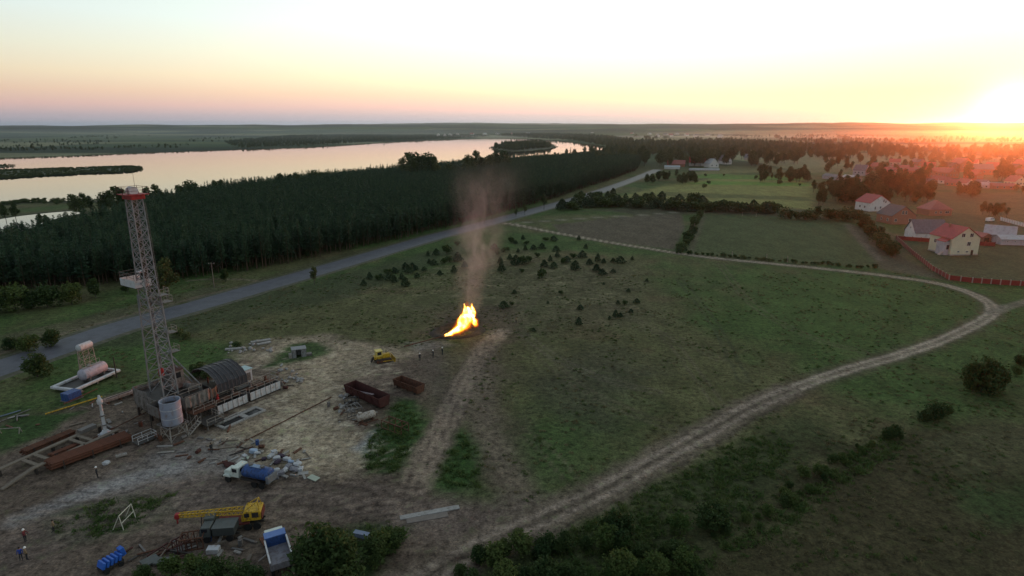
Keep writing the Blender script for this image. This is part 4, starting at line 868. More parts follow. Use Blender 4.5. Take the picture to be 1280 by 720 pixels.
panel_fence('red_fence', [(1121, 300), (1140, 318), (1165, 338), (1186, 350), (1215, 353.5), (1250, 356), (1300, 359)], 3.0, 1.75, 'long red panel fence with pale posts round the cream house garden', FRED, FPOST)
panel_fence('garden_fence', [(1120, 299.5), (1140, 301.2), (1172, 303.5)], 3.0, 1.8, 'short red fence in front of the white barn', FRED, FRED)
panel_fence('garden_fence', [(1219, 306.5), (1243, 308)], 3.0, 1.8, 'short dark red fence right of the cream house', FRED, FRED)
panel_fence('concrete_wall', [(1250, 275.5), (1268, 280.5), (1300, 289)], 2.6, 2.0, 'pale concrete panel wall running behind the farm building', WALLM['white'], WALLM['pale'], cat='wall')
# van on the meadow
# poles
WOODP = mat('weathered_pole', (.16, .14, .125), var=.3, scale=2)
def pole(px, py, h, label, arm=True, group=None, m=WOODP, lean=0.0):
    r = empty('utility_pole', at(px, py), RS.uniform(0, .6), label, 'pole', group); r.rotation_euler[1] = lean
    MB().tube((0, 0, -.2), (0, 0, h), .14, .09, 8).build('shaft', m, r)
    if arm:
        c = MB().bar((-.9, 0, h-.5), (.9, 0, h-.5), .10, .12).build('cross_arm', m, r)
        for x in (-.8, 0, .8): MB().tube((x, 0, h-.44), (x, 0, h-.2), .05, .04, 6).build('insulator', WALLM['white'], c)
    return r
pole(268, 360, 8.5, 'pale utility pole on the far verge behind the derrick')
pole(420, 312, 9, 'utility pole against the forest edge above the road')
pole(529, 287, 9, 'utility pole against the forest edge left of the smoke')
pole(475, 299, 9, 'utility pole at the forest foot between the two others')
pole(1180, 222, 12, 'tall pale utility pole among the far brick houses')
pole(146, 472, 4.6, 'thin dark post standing right of the storage tanks', arm=False, m=mat('dark_pole', (.05, .04, .035)))
for i, (px, py, h) in enumerate([(868, 285, 2.4), (864, 297, 2.4), (915, 321, 2.2), (958, 325, 2.4), (984, 328, 2.4), (880, 268, 2.2), (928, 270, 2.2), (945, 271, 2)]):
    o = MB().tube((0, 0, -.1), (0, 0, h), .10, .08, 6).build('fence_post', FPOST); o.location = at(px, py); tag(o, 'pale lone post on the edge of the fenced field', 'post', 'lone posts of the fenced field')
# ================================================================== drilling rig
STEEL = mat('weathered_grey_steel', (.15, .142, .138), rough=.6, metal=.1, var=.25, scale=2.5, stain=(.10, .062, .045), stain_amt=.5)
PALES = mat('pale_painted_steel', (.27, .258, .24), rough=.6, var=.2, scale=2.5, stain=(.16, .095, .06), stain_amt=.5)
WHITEP = mat('chalky_white_paint', (.47, .48, .50), rough=.6, var=.15, scale=1.2, stain=(.30, .24, .20), stain_amt=.35)
DARKS = mat('oily_dark_steel', (.035, .032, .030), rough=.55, var=.4, scale=2, stain=(.07, .045, .03), stain_amt=.4)
RUST = mat('rusty_steel', (.115, .050, .030), rough=.85, var=.35, scale=2.2, stain=(.055, .028, .02), stain_amt=.6)
RUSTR = mat('red_brown_primer', (.070, .022, .020), rough=.8, var=.35, scale=1.6, stain=(.05, .025, .02), stain_amt=.6)
REDP = mat('faded_red_paint', (.30, .025, .028), rough=.55, var=.25, scale=2, stain=(.10, .02, .02), stain_amt=.4)
YELP = mat('yellow_machine_paint', (.50, .31, .02), rough=.55, var=.25, scale=2.5, stain=(.14, .085, .025), stain_amt=.55)
BLUEP = mat('blue_paint', (.030, .075, .23), rough=.5, var=.25, scale=2, stain=(.02, .03, .06), stain_amt=.5)
TARP = mat('torn_grey_tarpaulin', (.19, .175, .165), rough=.9, var=.3, scale=1.2, stain=(.10, .085, .07), stain_amt=.6)
BLACKT = mat('black_canopy_sheet', (.030, .030, .036), rough=.5, var=.3, scale=1.4, stain=(.06, .06, .065), stain_amt=.4)
CONC = mat('old_concrete', (.30, .29, .28), rough=.9, var=.2, scale=1.5, stain=(.18, .165, .15), stain_amt=.5)
RUBBER = mat('tyre_rubber', (.018, .018, .018), rough=.85, var=.2)
WOOD = mat('grey_timber', (.17, .14, .11), rough=.9, var=.3, scale=3)
RIG0 = at(210, 520); RIGA = R(58)
def uv(u, v, z=0.0): return Vector((RIG0.x + math.cos(RIGA)*u - math.sin(RIGA)*v, RIG0.y + math.sin(RIGA)*u + math.cos(RIGA)*v, z))
def rig(name, u, v, label, cat, da=0.0, z=0): return empty(name, uv(u, v, z), RIGA + da, label, cat)
MASTG = mat('mast_grey_steel', (.215, .218, .228), rough=.55, var=.2, scale=2, stain=(.12, .105, .10), stain_amt=.4)
# ---- mast (local x along the rig, y across)
D = rig('drilling_derrick', 0, 0, 'tall grey lattice drilling derrick with a red crown standing over the site', 'derrick')
def lattice(mb, rails, z0, z1, n, rw, bw, faces):
    """rails: [(x0,y0,x1,y1)] bottom and top of each leg; faces: pairs of legs that are braced"""
    def pt(i, f): a = rails[i]; return Vector((a[0]+(a[2]-a[0])*f, a[1]+(a[3]-a[1])*f, z0+(z1-z0)*f))
    legs = []
    for i in range(len(rails)): legs.append(MB().bar(pt(i, 0), pt(i, 1), rw))
    for (i, j) in faces:
        for k in range(n):
            f0, f1 = k/n, (k+1)/n; mb.bar(pt(i, f1), pt(j, f1), bw); mb.bar(pt(i, f0), pt(j, f1), bw); mb.bar(pt(j, f0), pt(i, f1), bw)
    return legs
ML, MU = [(-1.25, 2.2, -1.05, 1.6), (1.25, 2.2, 1.05, 1.6), (-1.25, -2.2, -1.05, -1.6), (1.25, -2.2, 1.05, -1.6)], [(-1.0, 1.35, -.85, .95), (1.0, 1.35, .85, .95), (-1.0, -1.35, -.85, -.95), (1.0, -1.35, .85, -.95)]
br_ = MB()
for lg in lattice(br_, ML, 4.4, 22.5, 9, .19, .10, [(0, 1), (2, 3), (1, 3)]): lg.build('mast_leg', MASTG, D)
br_.build('lower_bracing', MASTG, D); br_ = MB()
for lg in lattice(br_, MU, 20.5, 38.6, 11, .16, .09, [(0, 1), (2, 3), (1, 3), (0, 2)]): lg.build('mast_leg', MASTG, D)
br_.build('upper_bracing', MASTG, D)
lad = MB()                                                   # ladder with its cage and rest platforms
for s in (-.22, .22): lad.bar((1.45, -1.1+s, 4.5), (1.15, -.9+s, 38), .05)
for i in range(80): z = 4.8 + i*.41; x = 1.45 - .3*(z-4.5)/33.5; lad.bar((x, -1.3+.2*(z-4.5)/33.5, z), (x, -.9+.2*(z-4.5)/33.5, z), .035)
lad.build('ladder', STEEL, D)
for z in (12.0, 15.5, 21.0):
    pl = MB().box((2.0, -1.2, z), (1.5, 1.8, .08)).build('rest_platform', STEEL, D); rl_ = MB()
    for x, y in ((1.3, -2.05), (2.7, -2.05), (2.7, -.35)): rl_.bar((x, y, z), (x, y, z+1.1), .06)
    for h in (.55, 1.1): rl_.bar((1.3, -2.05, z+h), (2.7, -2.05, z+h), .05); rl_.bar((2.7, -2.05, z+h), (2.7, -.35, z+h), .05)
    rl_.build('guard_rail', PALES, pl)
for s, v1 in ((1, 1.2), (-1, -1.4)): MB().bar((.9, s*1.5, 12.2), (5.4, v1 - .8, 4.6), .20).build('mast_strut', MASTG, D)
# racking board part way up, with its wind walls
bd = MB().box((-.2, 2.6, 23.9), (3.2, 4.6, .12)).build('racking_board', DARKS, D)
for c, s in (((-1.83, 2.6, 24.55), (.06, 4.72, 1.25)), ((-.2, 4.93, 24.55), (3.2, .06, 1.25)), ((-.5, .27, 24.55), (2.6, .06, 1.25))): MB().box(c, s).build('wind_wall', WHITEP, bd)
rl_ = MB()
for h in (1.75, 2.3): rl_.bar((-1.83, .3, 23.9+h), (-1.83, 4.9, 23.9+h), .05); rl_.bar((-1.83, 4.9, 23.9+h), (1.4, 4.9, 23.9+h), .05)
for y in (.3, 2.6, 4.9): rl_.bar((-1.83, y, 24.9), (-1.83, y, 26.2), .05)
rl_.build('guard_rail', STEEL, bd); MB().box((-.2, 1.2, 26.4), (1.2, .9, .25)).build('lamp_box', WHITEP, bd)
fb = MB().box((.9, -2.4, 22.6), (1.6, 1.6, .1)).build('catwalk_platform', STEEL, D); rl_ = MB()
for x, y in ((.2, -3.2), (1.7, -3.2), (1.7, -1.6)): rl_.bar((x, y, 22.6), (x, y, 23.8), .06)
for h in (.6, 1.15): rl_.bar((.2, -3.2, 22.6+h), (1.7, -3.2, 22.6+h), .05); rl_.bar((1.7, -3.2, 22.6+h), (1.7, -1.6, 22.6+h), .05)
rl_.build('guard_rail', PALES, fb)
# crown block
cb = MB().box((0, 0, 39.0), (2.3, 2.7, .7)).build('crown_block', REDP, D, bevel=.05); MB().box((0, 0, 39.42), (3.3, 3.6, .12)).build('crown_platform', REDP, cb)
for y in (-.5, 0, .5): MB().lathe((-.1, y, 39.95), [(.18, -.08), (.72, -.08), (.72, .08), (.18, .08)], 'y', 18).build('sheave', WHITEP, cb, smooth=True)
rl_ = MB()
for x in (-1.6, 1.6):
    for y in (-1.75, 0, 1.75): rl_.bar((x, y, 39.45), (x, y, 40.6), .06)
for h in (40.05, 40.6):
    for s in (-1, 1): rl_.bar((s*1.6, -1.75, h), (s*1.6, 1.75, h), .05); rl_.bar((-1.6, s*1.75, h), (1.6, s*1.75, h), .05)
rl_.build('crown_rail', RUSTR, cb); MB().tube((.9, .9, 39.4), (.9, .9, 43.2), .035, .02, 6).build('aerial', STEEL, cb)
# travelling gear
tb = MB().box((0, 0, 8.4), (.75, .6, 1.5)).build('travelling_block', REDP, D, bevel=.12); MB().tube((0, 0, 7.6), (0, 0, 6.6), .22, .12, 8).build('hook', DARKS, tb)
cb_ = MB()
for x, y in ((.15, .2), (-.15, .2), (.15, -.2), (-.15, -.2)): cb_.tube((x*.6, y, 9.1), (x, y, 38.6), .022, n=5)
cb_.build('drilling_line', DARKS, tb)
GUYS = MB()
# ---- substructure with work floor
Sb = rig('rig_substructure', 0, 0, 'dark steel rig floor hung with torn grey tarpaulins under the derrick', 'rig floor')
MB().box((1.0, .4, 4.2), (7.4, 9.0, .22)).build('work_floor', DARKS, Sb)
for x in (-2.5, 1.0, 4.5):
    for y in (-3.9, .4, 4.7): MB().bar((x, y, 0), (x, y, 4.08), .32).build('column', DARKS, Sb)
b_ = MB()
for y in (-3.9, 4.7):
    b_.bar((-2.5, y, .4), (1.0, y, 3.9), .14); b_.bar((4.5, y, .4), (1.0, y, 3.9), .14)
for x in (-2.5, 4.5): b_.bar((x, -3.9, .4), (x, .4, 3.9), .14); b_.bar((x, 4.7, .4), (x, .4, 3.9), .14)
b_.build('cross_brace', DARKS, Sb)
def tarp(name, a, b, z0, z1, par, m, seed, n=14, sag=.25):
    """a hanging cloth between two points with folds and a ragged hem"""
    rs = np.random.RandomState(seed); a, b = Vector(a), Vector(b); d_ = (b-a).normalized(); nn = Vector((-d_.y, d_.x, 0)); V = []; rows = 6
    for j in range(rows+1):
        for i in range(n+1):
            f = i/n; g = j/rows; p_ = a.lerp(b, f); z = z1 + (z0-z1)*g + (rs.uniform(-.25, .25) if j == rows else 0) - (sag*math.sin(math.pi*f) if j == 0 else 0)
            V.append(p_ + nn*(.13*math.sin(f*n*1.9 + seed)*(.3 + g) + rs.uniform(-.04, .04)) + Vector((0, 0, z)))
    Fs = [(j*(n+1)+i, j*(n+1)+i+1, (j+1)*(n+1)+i+1, (j+1)*(n+1)+i) for j in range(rows) for i in range(n)]
    o = MB().add(V, Fs).build(name, m, par, smooth=True); md = o.modifiers.new('thickness', 'SOLIDIFY'); md.thickness = .03; return o
tarp('tarpaulin', (-2.75, 4.9, 0), (-2.75, .6, 0), 1.6, 5.6, Sb, TARP, 1); tarp('tarpaulin', (-2.8, .3, 0), (-2.8, -3.2, 0), 1.3, 4.9, Sb, TARP, 2)
tarp('tarpaulin', (-2.7, 5.2, 0), (2.0, 5.2, 0), 2.0, 5.4, Sb, TARP, 3); tarp('tarpaulin', (-2.6, -4.3, 0), (-.4, -4.3, 0), 1.8, 4.6, Sb, TARP, 9)
rl_ = MB()
for x in (-2.6, -.2, 2.2, 4.6):
    for y in (-3.9, 4.8): rl_.bar((x, y, 4.3), (x, y, 5.5), .07)
for h in (4.9, 5.5):
    for y in (-3.9, 4.8): rl_.bar((-2.6, y, h), (4.6, y, h), .06)
rl_.build('floor_rail', PALES, Sb)
dg = MB().box((2.6, 1.2, 6.1), (2.4, 2.6, 3.4)).build('driller_cabin', TARP, Sb, bevel=.04); MB().box((2.6, -.14, 6.9), (1.3, .06, 1.0)).build('cabin_window', GLASS, dg); MB().box((2.6, 1.2, 7.87), (2.7, 2.9, .12)).build('cabin_roof', RUSTR, dg)
MB().lathe((.4, -1.2, 4.32), [(.75, 0), (.75, .18), (.35, .2), (.35, .5), (.2, .5), (.2, .9)], 'z', 14).build('rotary_table', DARKS, Sb)
dw = MB().lathe((3.4, -2.2, 5.0), [(.75, -1.0), (.75, -.85), (.5, -.8), (.5, .8), (.75, .85), (.75, 1.0)], 'y', 16).build('drawworks_drum', STEEL, Sb, smooth=True); MB().box((3.4, -2.2, 4.55), (1.9, 2.4, .45)).build('drum_frame', DARKS, dw)
MB().tube((-1.6, -1.6, 0), (-1.6, -1.6, 4.1), .3, n=10).build('conductor_pipe', RUST, Sb)
MB().lathe((.2, 0, 0), [(.5, .2), (.5, .8), (.3, .85), (.3, 1.6), (.55, 1.65), (.55, 2.3), (.3, 2.35), (.3, 3.9)], 'z', 12).build('blowout_preventer', REDP, Sb, smooth=True)
# ---- the pale vertical tank on legs in front
T = rig('water_tank', -3.7, -8.7, 'pale blue-grey cylindrical tank on a braced stand in front of the derrick', 'tank')
MB().lathe((0, 0, 0), [(1.1, 2.45), (1.56, 2.7), (1.58, 2.75), (1.56, 6.6), (1.62, 6.64), (1.62, 6.76), (1.46, 6.76), (1.44, 5.6)], 'z', 28).build('shell', mat('pale_blue_tank_paint', (.255, .285, .365), rough=.5, var=.15, scale=1.0, stain=(.22, .19, .20), stain_amt=.45), T, smooth=True)
MB().tube((0, 0, 5.9), (0, 0, 5.95), 1.44, n=24).build('residue', DARKS, T)
for z in (3.9, 5.4): MB().lathe((0, 0, z), [(1.56, -.04), (1.60, -.04), (1.60, .04), (1.56, .04)], 'z', 28).build('hoop', WHITEP, T)
for x in (-1.45, 1.45):
    for y in (-1.45, 1.45): MB().bar((x, y, 0), (x*.92, y*.92, 2.7), .16).build('leg', PALES, T)
b_ = MB()
for x in (-1.4, 1.4): b_.bar((x, -1.4, 1.1), (x, 1.4, 1.1), .10); b_.bar((x, -1.4, .15), (x, 1.4, 2.4), .07)
for y in (-1.4, 1.4): b_.bar((-1.4, y, 1.1), (1.4, y, 1.1), .10); b_.bar((-1.4, y, .15), (1.4, y, 2.4), .07)
b_.build('brace', PALES, T); b_ = MB()
b_.bar((-1.7, -1.7, 2.62), (1.7, -1.7, 2.62), .16); b_.bar((-1.7, 1.7, 2.62), (1.7, 1.7, 2.62), .16); b_.bar((-1.7, -1.7, 2.62), (-1.7, 1.7, 2.62), .15); b_.bar((1.7, -1.7, 2.62), (1.7, 1.7, 2.62), .15); b_.build('top_ring', STEEL, T)
T2 = rig('small_tank', -3.6, -4.6, 'grey open box tank on legs beside the pale cylindrical tank', 'tank')
b_ = MB(); b_.box((0, 0, 3.2), (1.8, 3.4, .1))
for c, s in (((-.9, 0, 4.05), (.08, 3.4, 1.8)), ((.9, 0, 4.05), (.08, 3.4, 1.8)), ((0, -1.66, 4.05), (1.7, .08, 1.8)), ((0, 1.66, 4.05), (1.7, .08, 1.8))): b_.box(c, s)
b_.build('shell', STEEL, T2)
for x in (-.8, .8):
    for y in (-1.5, 1.5): MB().bar((x, y, 0), (x, y, 3.15), .13).build('leg', DARKS, T2)
# ---- engine shelter: ribbed black canopy over the engines
E_ = rig('engine_shelter', 10, -.6, 'black ribbed canopy shelter over the rig engines', 'shelter')
prof = [(-4.3, 2.9), (-4.15, 4.4), (-3.2, 5.4), (-1.6, 6.15), (0, 6.5), (1.6, 6.3), (3.2, 5.7), (4.2, 4.7)]
for k in range(8):
    x0, x1 = -3.0 + k*.75, -3.0 + (k+1)*.75 - .03; V = []; n = len(prof)
    for x in (x0, x1):
        for off in (0, .05): V += [(x, y, z + off + .05*math.sin(k*2.1 + i)) for i, (y, z) in enumerate(prof)]
    Fs = []
    for i in range(n-1): Fs += [(i, i+1, 2*n+i+1, 2*n+i), (n+i, 3*n+i, 3*n+i+1, n+i+1), (i, n+i, n+i+1, i+1), (2*n+i, 2*n+i+1, 3*n+i+1, 3*n+i)]
    Fs += [(0, 2*n, 3*n, n), (n-1, 2*n-1, 4*n-1, 3*n-1)]
    MB().add(V, Fs).build('canopy_panel', BLACKT, E_)
for k in range(9):
    b_ = MB(); x = -3.0 + k*.75 - .015
    for (y0, z0), (y1, z1) in zip(prof[:-1], prof[1:]): b_.bar((x, y0, z0+.10), (x, y1, z1+.10), .07)
    b_.build('rib', mat('canopy_rib', (.11, .105, .11), var=.2), E_)
b_ = MB(); b_.box((0, -3.9, 2.75), (7.4, .35, .22)).build('edge_beam', PALES, E_); MB().box((-.2, 0, 1.9), (8.6, 8.4, .2)).build('deck', DARKS, E_)
for x in (-3.6, 0, 3.6):
    for y in (-4.0, 4.0): MB().bar((x, y, 0), (x, y, 2.8), .2).build('post', STEEL, E_)
for i, x in enumerate((-1.9, .9)):
    e = MB().box((x, -.5, 2.7), (1.9, 4.6, 1.3)).build('engine', DARKS, E_, bevel=.1); MB().tube((x, .6, 3.3), (x, .6, 4.6), .14, n=8).build('exhaust_pipe', RUST, e)
    MB().lathe((x, -2.9, 2.8), [(.25, 0), (.75, .05), (.75, .22), (.25, .27)], 'y', 14).build('flywheel', RUST, e)
tarp('tarpaulin', (-9.9, -5.6, 0), (-5.2, -5.3, 0), 2.7, 5.0, E_, TARP, 5, 18, .15); tarp('tarpaulin', (-5.1, -5.2, 0), (-3.4, -4.6, 0), 2.6, 4.7, E_, mat('brown_tarpaulin', (.10, .075, .06), var=.35), 6, 8)
tarp('tarpaulin', (-9.9, -5.6, 0), (-9.5, -3.6, 0), 2.4, 5.0, E_, TARP, 7, 8)
b_ = MB()
for x in (-9.9, -7.5, -5.1): b_.bar((x, -5.55, 0), (x, -5.55, 5.0), .14)
b_.bar((-9.9, -5.55, 5.05), (-5.1, -5.45, 5.05), .10); b_.build('tarpaulin_frame', STEEL, E_)
cbn = rig('control_cabinet', 16.0, .7, 'small white cabin with a pale blue roof behind the engine shelter', 'cabin')
MB().box((0, 0, 2.0), (2.2, 2.2, 2.5)).build('body', WHITEP, cbn, bevel=.04); MB().box((0, 0, 3.33), (2.5, 2.5, .14)).build('roof', mat('pale_cyan_roof', (.34, .46, .48), rough=.5, var=.12), cbn); MB().box((.3, -1.12, 1.8), (.8, .06, 1.7)).build('door', STEEL, cbn)
for x in (-.9, .9):
    for y in (-.9, .9): MB().bar((x, y, 0), (x, y, .76), .16).build('leg', STEEL, cbn)
# ---- mud tanks with white panelled fronts and railings
def rail(par, pts, z, h=1.15, m=PALES, step=2.0):
    b_ = MB(); P = [Vector(p_) for p_ in pts]
    for a, b in zip(P[:-1], P[1:]):
        n = max(1, round((b-a).length/step))
        for i in range(n+1): q = a.lerp(b, i/n); b_.bar((q.x, q.y, z), (q.x, q.y, z+h), .07)
        for hh in (h*.5, h): b_.bar((a.x, a.y, z+hh), (b.x, b.y, z+hh), .06)
    return b_.build('guard_rail', m, par)
def mud_tank(u0, u1, label, seed):
    L_ = u1-u0; M = rig('mud_tank', (u0+u1)/2, -5.9, label, 'mud tank'); npl = round(L_/1.05); w = L_/npl
    MB().box((0, 0, .14), (L_, 3.1, .28)).build('floor_skid', DARKS, M); MB().box((0, 1.5, 1.0), (L_, .1, 1.5)).build('back_wall', STEEL, M)
    for s in (-1, 1): MB().box((s*(L_/2-.05), -.04, 1.0), (.1, 2.9, 1.5)).build('end_wall', STEEL, M)
    for k in range(npl):
        x = -L_/2 + (k+.5)*w; MB().box((x, -1.56, 1.0), (w-.07, .10, 1.55)).build('front_panel', WHITEP, M, bevel=.03)
    b_ = MB()
    for k in range(npl+1): b_.bar((-L_/2+k*w, -1.63, .2), (-L_/2+k*w, -1.63, 1.8), .07)
    b_.build('stiffener', PALES, M); MB().box((0, 0, 1.05), (L_-.2, 2.9, .04)).build('drilling_mud', DARKS, M)
    for k in range(3): MB().box((-L_/2 + (k+.5)*L_/3, .5, 1.83), (L_/3-.5, 1.5, .07)).build('grating', RUST, M)
    rail(M, [(-L_/2, -1.45, 0), (L_/2, -1.45, 0)], 1.75, 1.1, PALES, 1.5); rail(M, [(-L_/2, 1.4, 0), (L_/2, 1.4, 0)], 1.75, 1.1, PALES, 1.9)
    for k in range(2): MB().lathe((-L_/4 + k*L_/2, .6, 1.9), [(.28, 0), (.28, .5), (.18, .55), (.18, .9), (.3, .9), (.3, 1.0)], 'z', 10).build('agitator', [REDP, STEEL, RUST][(k+seed) % 3], M)
    return M
mud_tank(4.9, 10.9, 'white panelled open mud tank nearest the stairs, with railings', 0); mt = mud_tank(11.5, 18.2, 'white panelled open mud tank at the far end of the rig', 1)
rail(mt, [(3.35, -1.45, 0), (3.35, 1.4, 0)], 1.75, 1.6); MB().tube((1.2, -1.45, 1.7), (1.2, -1.45, 4.2), .05, n=6).build('lamp_post', PALES, mt)
# ---- walkway, low platform and stairs
Wk = rig('walkway', 3.4, -6.5, 'steel walkway with white railings in front of the hanging tarpaulin', 'walkway')
MB().box((-.8, 0, 1.95), (4.2, 1.9, .12)).build('deck', RUST, Wk); rail(Wk, [(-2.8, -.9, 0), (1.2, -.9, 0)], 2.0)
for x in (-2.6, 1.1):
    for y in (-.8, .8): MB().bar((x, y, 0), (x, y, 1.9), .14).build('post', STEEL, Wk)
Lp = rig('low_platform', 2.0, -9.6, 'low steel platform with white railings over the cellar edge', 'platform')
MB().box((0, 0, .85), (3.2, 3.6, .12)).build('deck', DARKS, Lp); rail(Lp, [(-1.5, -1.75, 0), (1.55, -1.75, 0), (1.55, 1.7, 0)], .9); 
for x in (-1.4, 1.4):
    for y in (-1.6, 1.6): MB().bar((x, y, 0), (x, y, .8), .14).build('leg', STEEL, Lp)
St = rig('steel_stairs', -.7, -9.6, 'pale steel stairs with handrails leading up to the low platform', 'stairs')
for y in (-.5, .5):
    MB().bar((-1.3, y, .05), (.9, y, 1.55), .07, .22).build('stringer', PALES, St)
    b_ = MB(); b_.bar((-1.3, y, 1.0), (.9, y, 2.55), .06)
    for f in (0, .5, 1): b_.bar((-1.3+2.2*f, y, 1.5*f+.05), (-1.3+2.2*f, y, 1.5*f+1.0), .06)
    b_.build('handrail', PALES, St)
for k in range(6): MB().box((-1.1+.38*k, 0, .2+.25*k), (.3, .96, .05)).build('tread', PALES, St)
# cellar pit with its concrete rim
pit = rig('cellar_pit', 6.4, -11.8, 'open dark cellar pit with a grey concrete rim below the mud tanks', 'pit')
for c, s in (((0, -1.15, .12), (8.4, .5, .30)), ((0, 1.15, .12), (8.4, .5, .30)), ((-3.95, 0, .12), (.5, 1.8, .30)), ((3.95, 0, .12), (.5, 1.8, .30)), ((.6, 0, .12), (.9, 1.8, .28))): MB().box(c, s).build('rim', CONC, pit, bevel=.03)
MB().box((0, 0, .06), (7.4, 1.79, .03)).build('pit_dark', mat('pit_shade_black', (.012, .012, .012), rough=.25, var=.3), pit)  # flat black sheet, its colour standing in for shade down the hole
for k, (x, y, l, a) in enumerate(((-1.5, 1.9, 4.5, .05), (2.2, 1.7, 3.8, -.06), (-3.6, -1.9, 2.6, .8))):
    o = MB().tube((-l/2, 0, .16), (l/2, 0, .16), .16, n=8).build('casing_pipe', PALES if k < 2 else RUST); o.location = uv(6.4+x, -11.8+y); o.rotation_euler = (0, 0, RIGA+a)
    tag(o, ['short pale pipe lying between the mud tank and the cellar pit', 'pale pipe lying at the far end of the cellar pit', 'rusty pipe end lying at the near corner of the cellar pit'][k], 'pipe')
# ================================================================== site equipment, vehicles, people
def place(name, a, rz, label, cat, group=None):
    """a: a place on the ground as (px, py) or a Vector"""
    return empty(name, at(*a) if not isinstance(a, Vector) else a, rz, label, cat, group)
def lay(name, mb, m, a, rz, label, cat, group=None, z=0.0, smooth=False, bevel=0.0, tilt=None):
    o = mb.build(name, m, None, smooth, bevel); p_ = at(*a) if not isinstance(a, Vector) else a; o.location = (p_.x, p_.y, p_.z + z); o.rotation_euler = (tilt[0] if tilt else 0, tilt[1] if tilt else 0, rz)
    return tag(o, label, cat, group)
def bearing(a, b): A, B = at(*a), at(*b); return math.atan2(B.y-A.y, B.x-A.x), (B-A).length, (A+B)/2
def tube_thing(name, a, b, r, m, label, cat='pipe', group=None, z=None):
    rz, L_, c = bearing(a, b); return lay(name, MB().tube((-L_/2, 0, 0), (L_/2, 0, 0), r, n=8), m, c, rz, label, cat, group, r if z is None else z, True)
# ---- storage tanks in their white bund
sk = place('storage_tank_skid', Vector((-86.0, 114.6, 0)), R(77), 'white framed containment skid under the grey storage tank by the road', 'skid')
for c, s in (((0, -2.75, .75), (10.6, .62, .55)), ((0, 2.75, .75), (10.6, .62, .55)), ((-5.05, 0, .75), (.62, 4.86, .55)), ((5.05, 0, .75), (.62, 4.86, .55))): MB().box(c, s).build('bund_side', WHITEP, sk, bevel=.12)
MB().box((0, 0, .42), (10.0, 5.0, .12)).build('tray_floor', DARKS, sk)
for x in (-4, 0, 4):
    for y in (-2.5, 2.5): MB().box((x, y, .22), (.4, .4, .46)).build('foot', STEEL, sk)
GTANK = mat('lavender_grey_tank_paint', (.36, .35, .41), rough=.5, var=.15, scale=1.2, stain=(.22, .19, .19), stain_amt=.4)
tk = place('storage_tank', Vector((-85.3, 115.8, .48)), R(77), 'large horizontal grey storage tank lying in the white framed skid', 'tank')
MB().lathe((0, 0, 1.55), [(.02, -2.95), (.7, -2.85), (1.1, -2.55), (1.15, -2.4), (1.15, 2.4), (1.1, 2.55), (.7, 2.85), (.02, 2.95)], 'x', 22).build('shell', GTANK, tk, smooth=True)
for x in (-1.6, 1.6): MB().prism([(-.95, 0), (.95, 0), (1.0, .9), (.55, .62), (0, .48), (-.55, .62), (-1.0, .9)], x-.15, x+.15, 'x').build('saddle', STEEL, tk)
MB().box((0, 0, 2.76), (4.4, .6, .06)).build('walkway', PALES, tk); MB().lathe((-.6, 0, 2.6), [(.35, 0), (.35, .35), (.4, .35), (.4, .42)], 'z', 12).build('hatch', PALES, tk)
b_ = MB()
for x in (-2.2, 0, 2.2): b_.bar((x, .34, 2.76), (x, .34, 3.5), .05)
b_.bar((-2.2, .34, 3.5), (2.2, .34, 3.5), .05); b_.build('guard_rail', PALES, tk)
tw = place('header_tank_tower', Vector((-88.6, 119.2, 0)), R(77), 'small white tank on a tall braced steel tower behind the storage tank', 'tank tower')
MB().lathe((0, 0, 6.1), [(.02, -1.7), (.5, -1.6), (.72, -1.4), (.72, 1.4), (.5, 1.6), (.02, 1.7)], 'x', 18).build('tank', WHITEP, tw, smooth=True)
for x in (-1.2, 1.2):
    for y in (-.8, .8): MB().bar((x*1.1, y*1.15, 0), (x, y*.8, 5.5), .12).build('leg', PALES, tw)
b_ = MB()
for z in (1.8, 3.6, 5.4):
    b_.bar((-1.2, -.8, z), (1.2, -.8, z), .08); b_.bar((-1.2, .8, z), (1.2, .8, z), .08); b_.bar((-1.2, -.8, z), (-1.2, .8, z), .08); b_.bar((1.2, -.8, z), (1.2, .8, z), .08)
    for y in (-.8, .8): b_.bar((-1.2, y, z-1.8), (1.2, y, z), .06); b_.bar((1.2, y, z-1.8), (-1.2, y, z), .06)
b_.build('brace', PALES, tw); b_ = MB()
for y in (-.2, .2): b_.bar((-1.75, y, 0), (-1.55, y, 6.4), .05)
for i in range(18): b_.bar((-1.74+.011*i, -.2, .3+.34*i), (-1.74+.011*i, .2, .3+.34*i), .035)
b_.build('ladder', PALES, tw)
bb = place('blue_pump_unit', (90, 499), R(70), 'blue pump box standing in front of the white framed skid', 'pump'); MB().box((0, 0, .85), (2.6, 2.0, 1.5)).build('housing', BLUEP, bb, bevel=.06); MB().box((0, 0, .06), (3.0, 2.3, .12)).build('base', STEEL, bb)
MB().lathe((1.5, 0, .8), [(.2, 0), (.45, .05), (.45, .5), (.2, .55)], 'x', 12).build('motor', STEEL, bb, smooth=True); MB().tube((1.9, .3, .7), (3.0, .8, .2), .08, n=6).build('hose', DARKS, bb)
tube_thing('long_pipe', (57, 519), (128, 497), .13, YELP, 'long yellow pipe lying in front of the storage tanks', z=.25)
tube_thing('long_pipe', (80, 507), (122, 488), .11, RUST, 'rusty pipe leaning past the blue pump box', z=.35)
sl_ = place('pipe_sledge', (150, 499), R(57), 'low faded pink sledge with a red end roller behind the pipe racks', 'sledge')
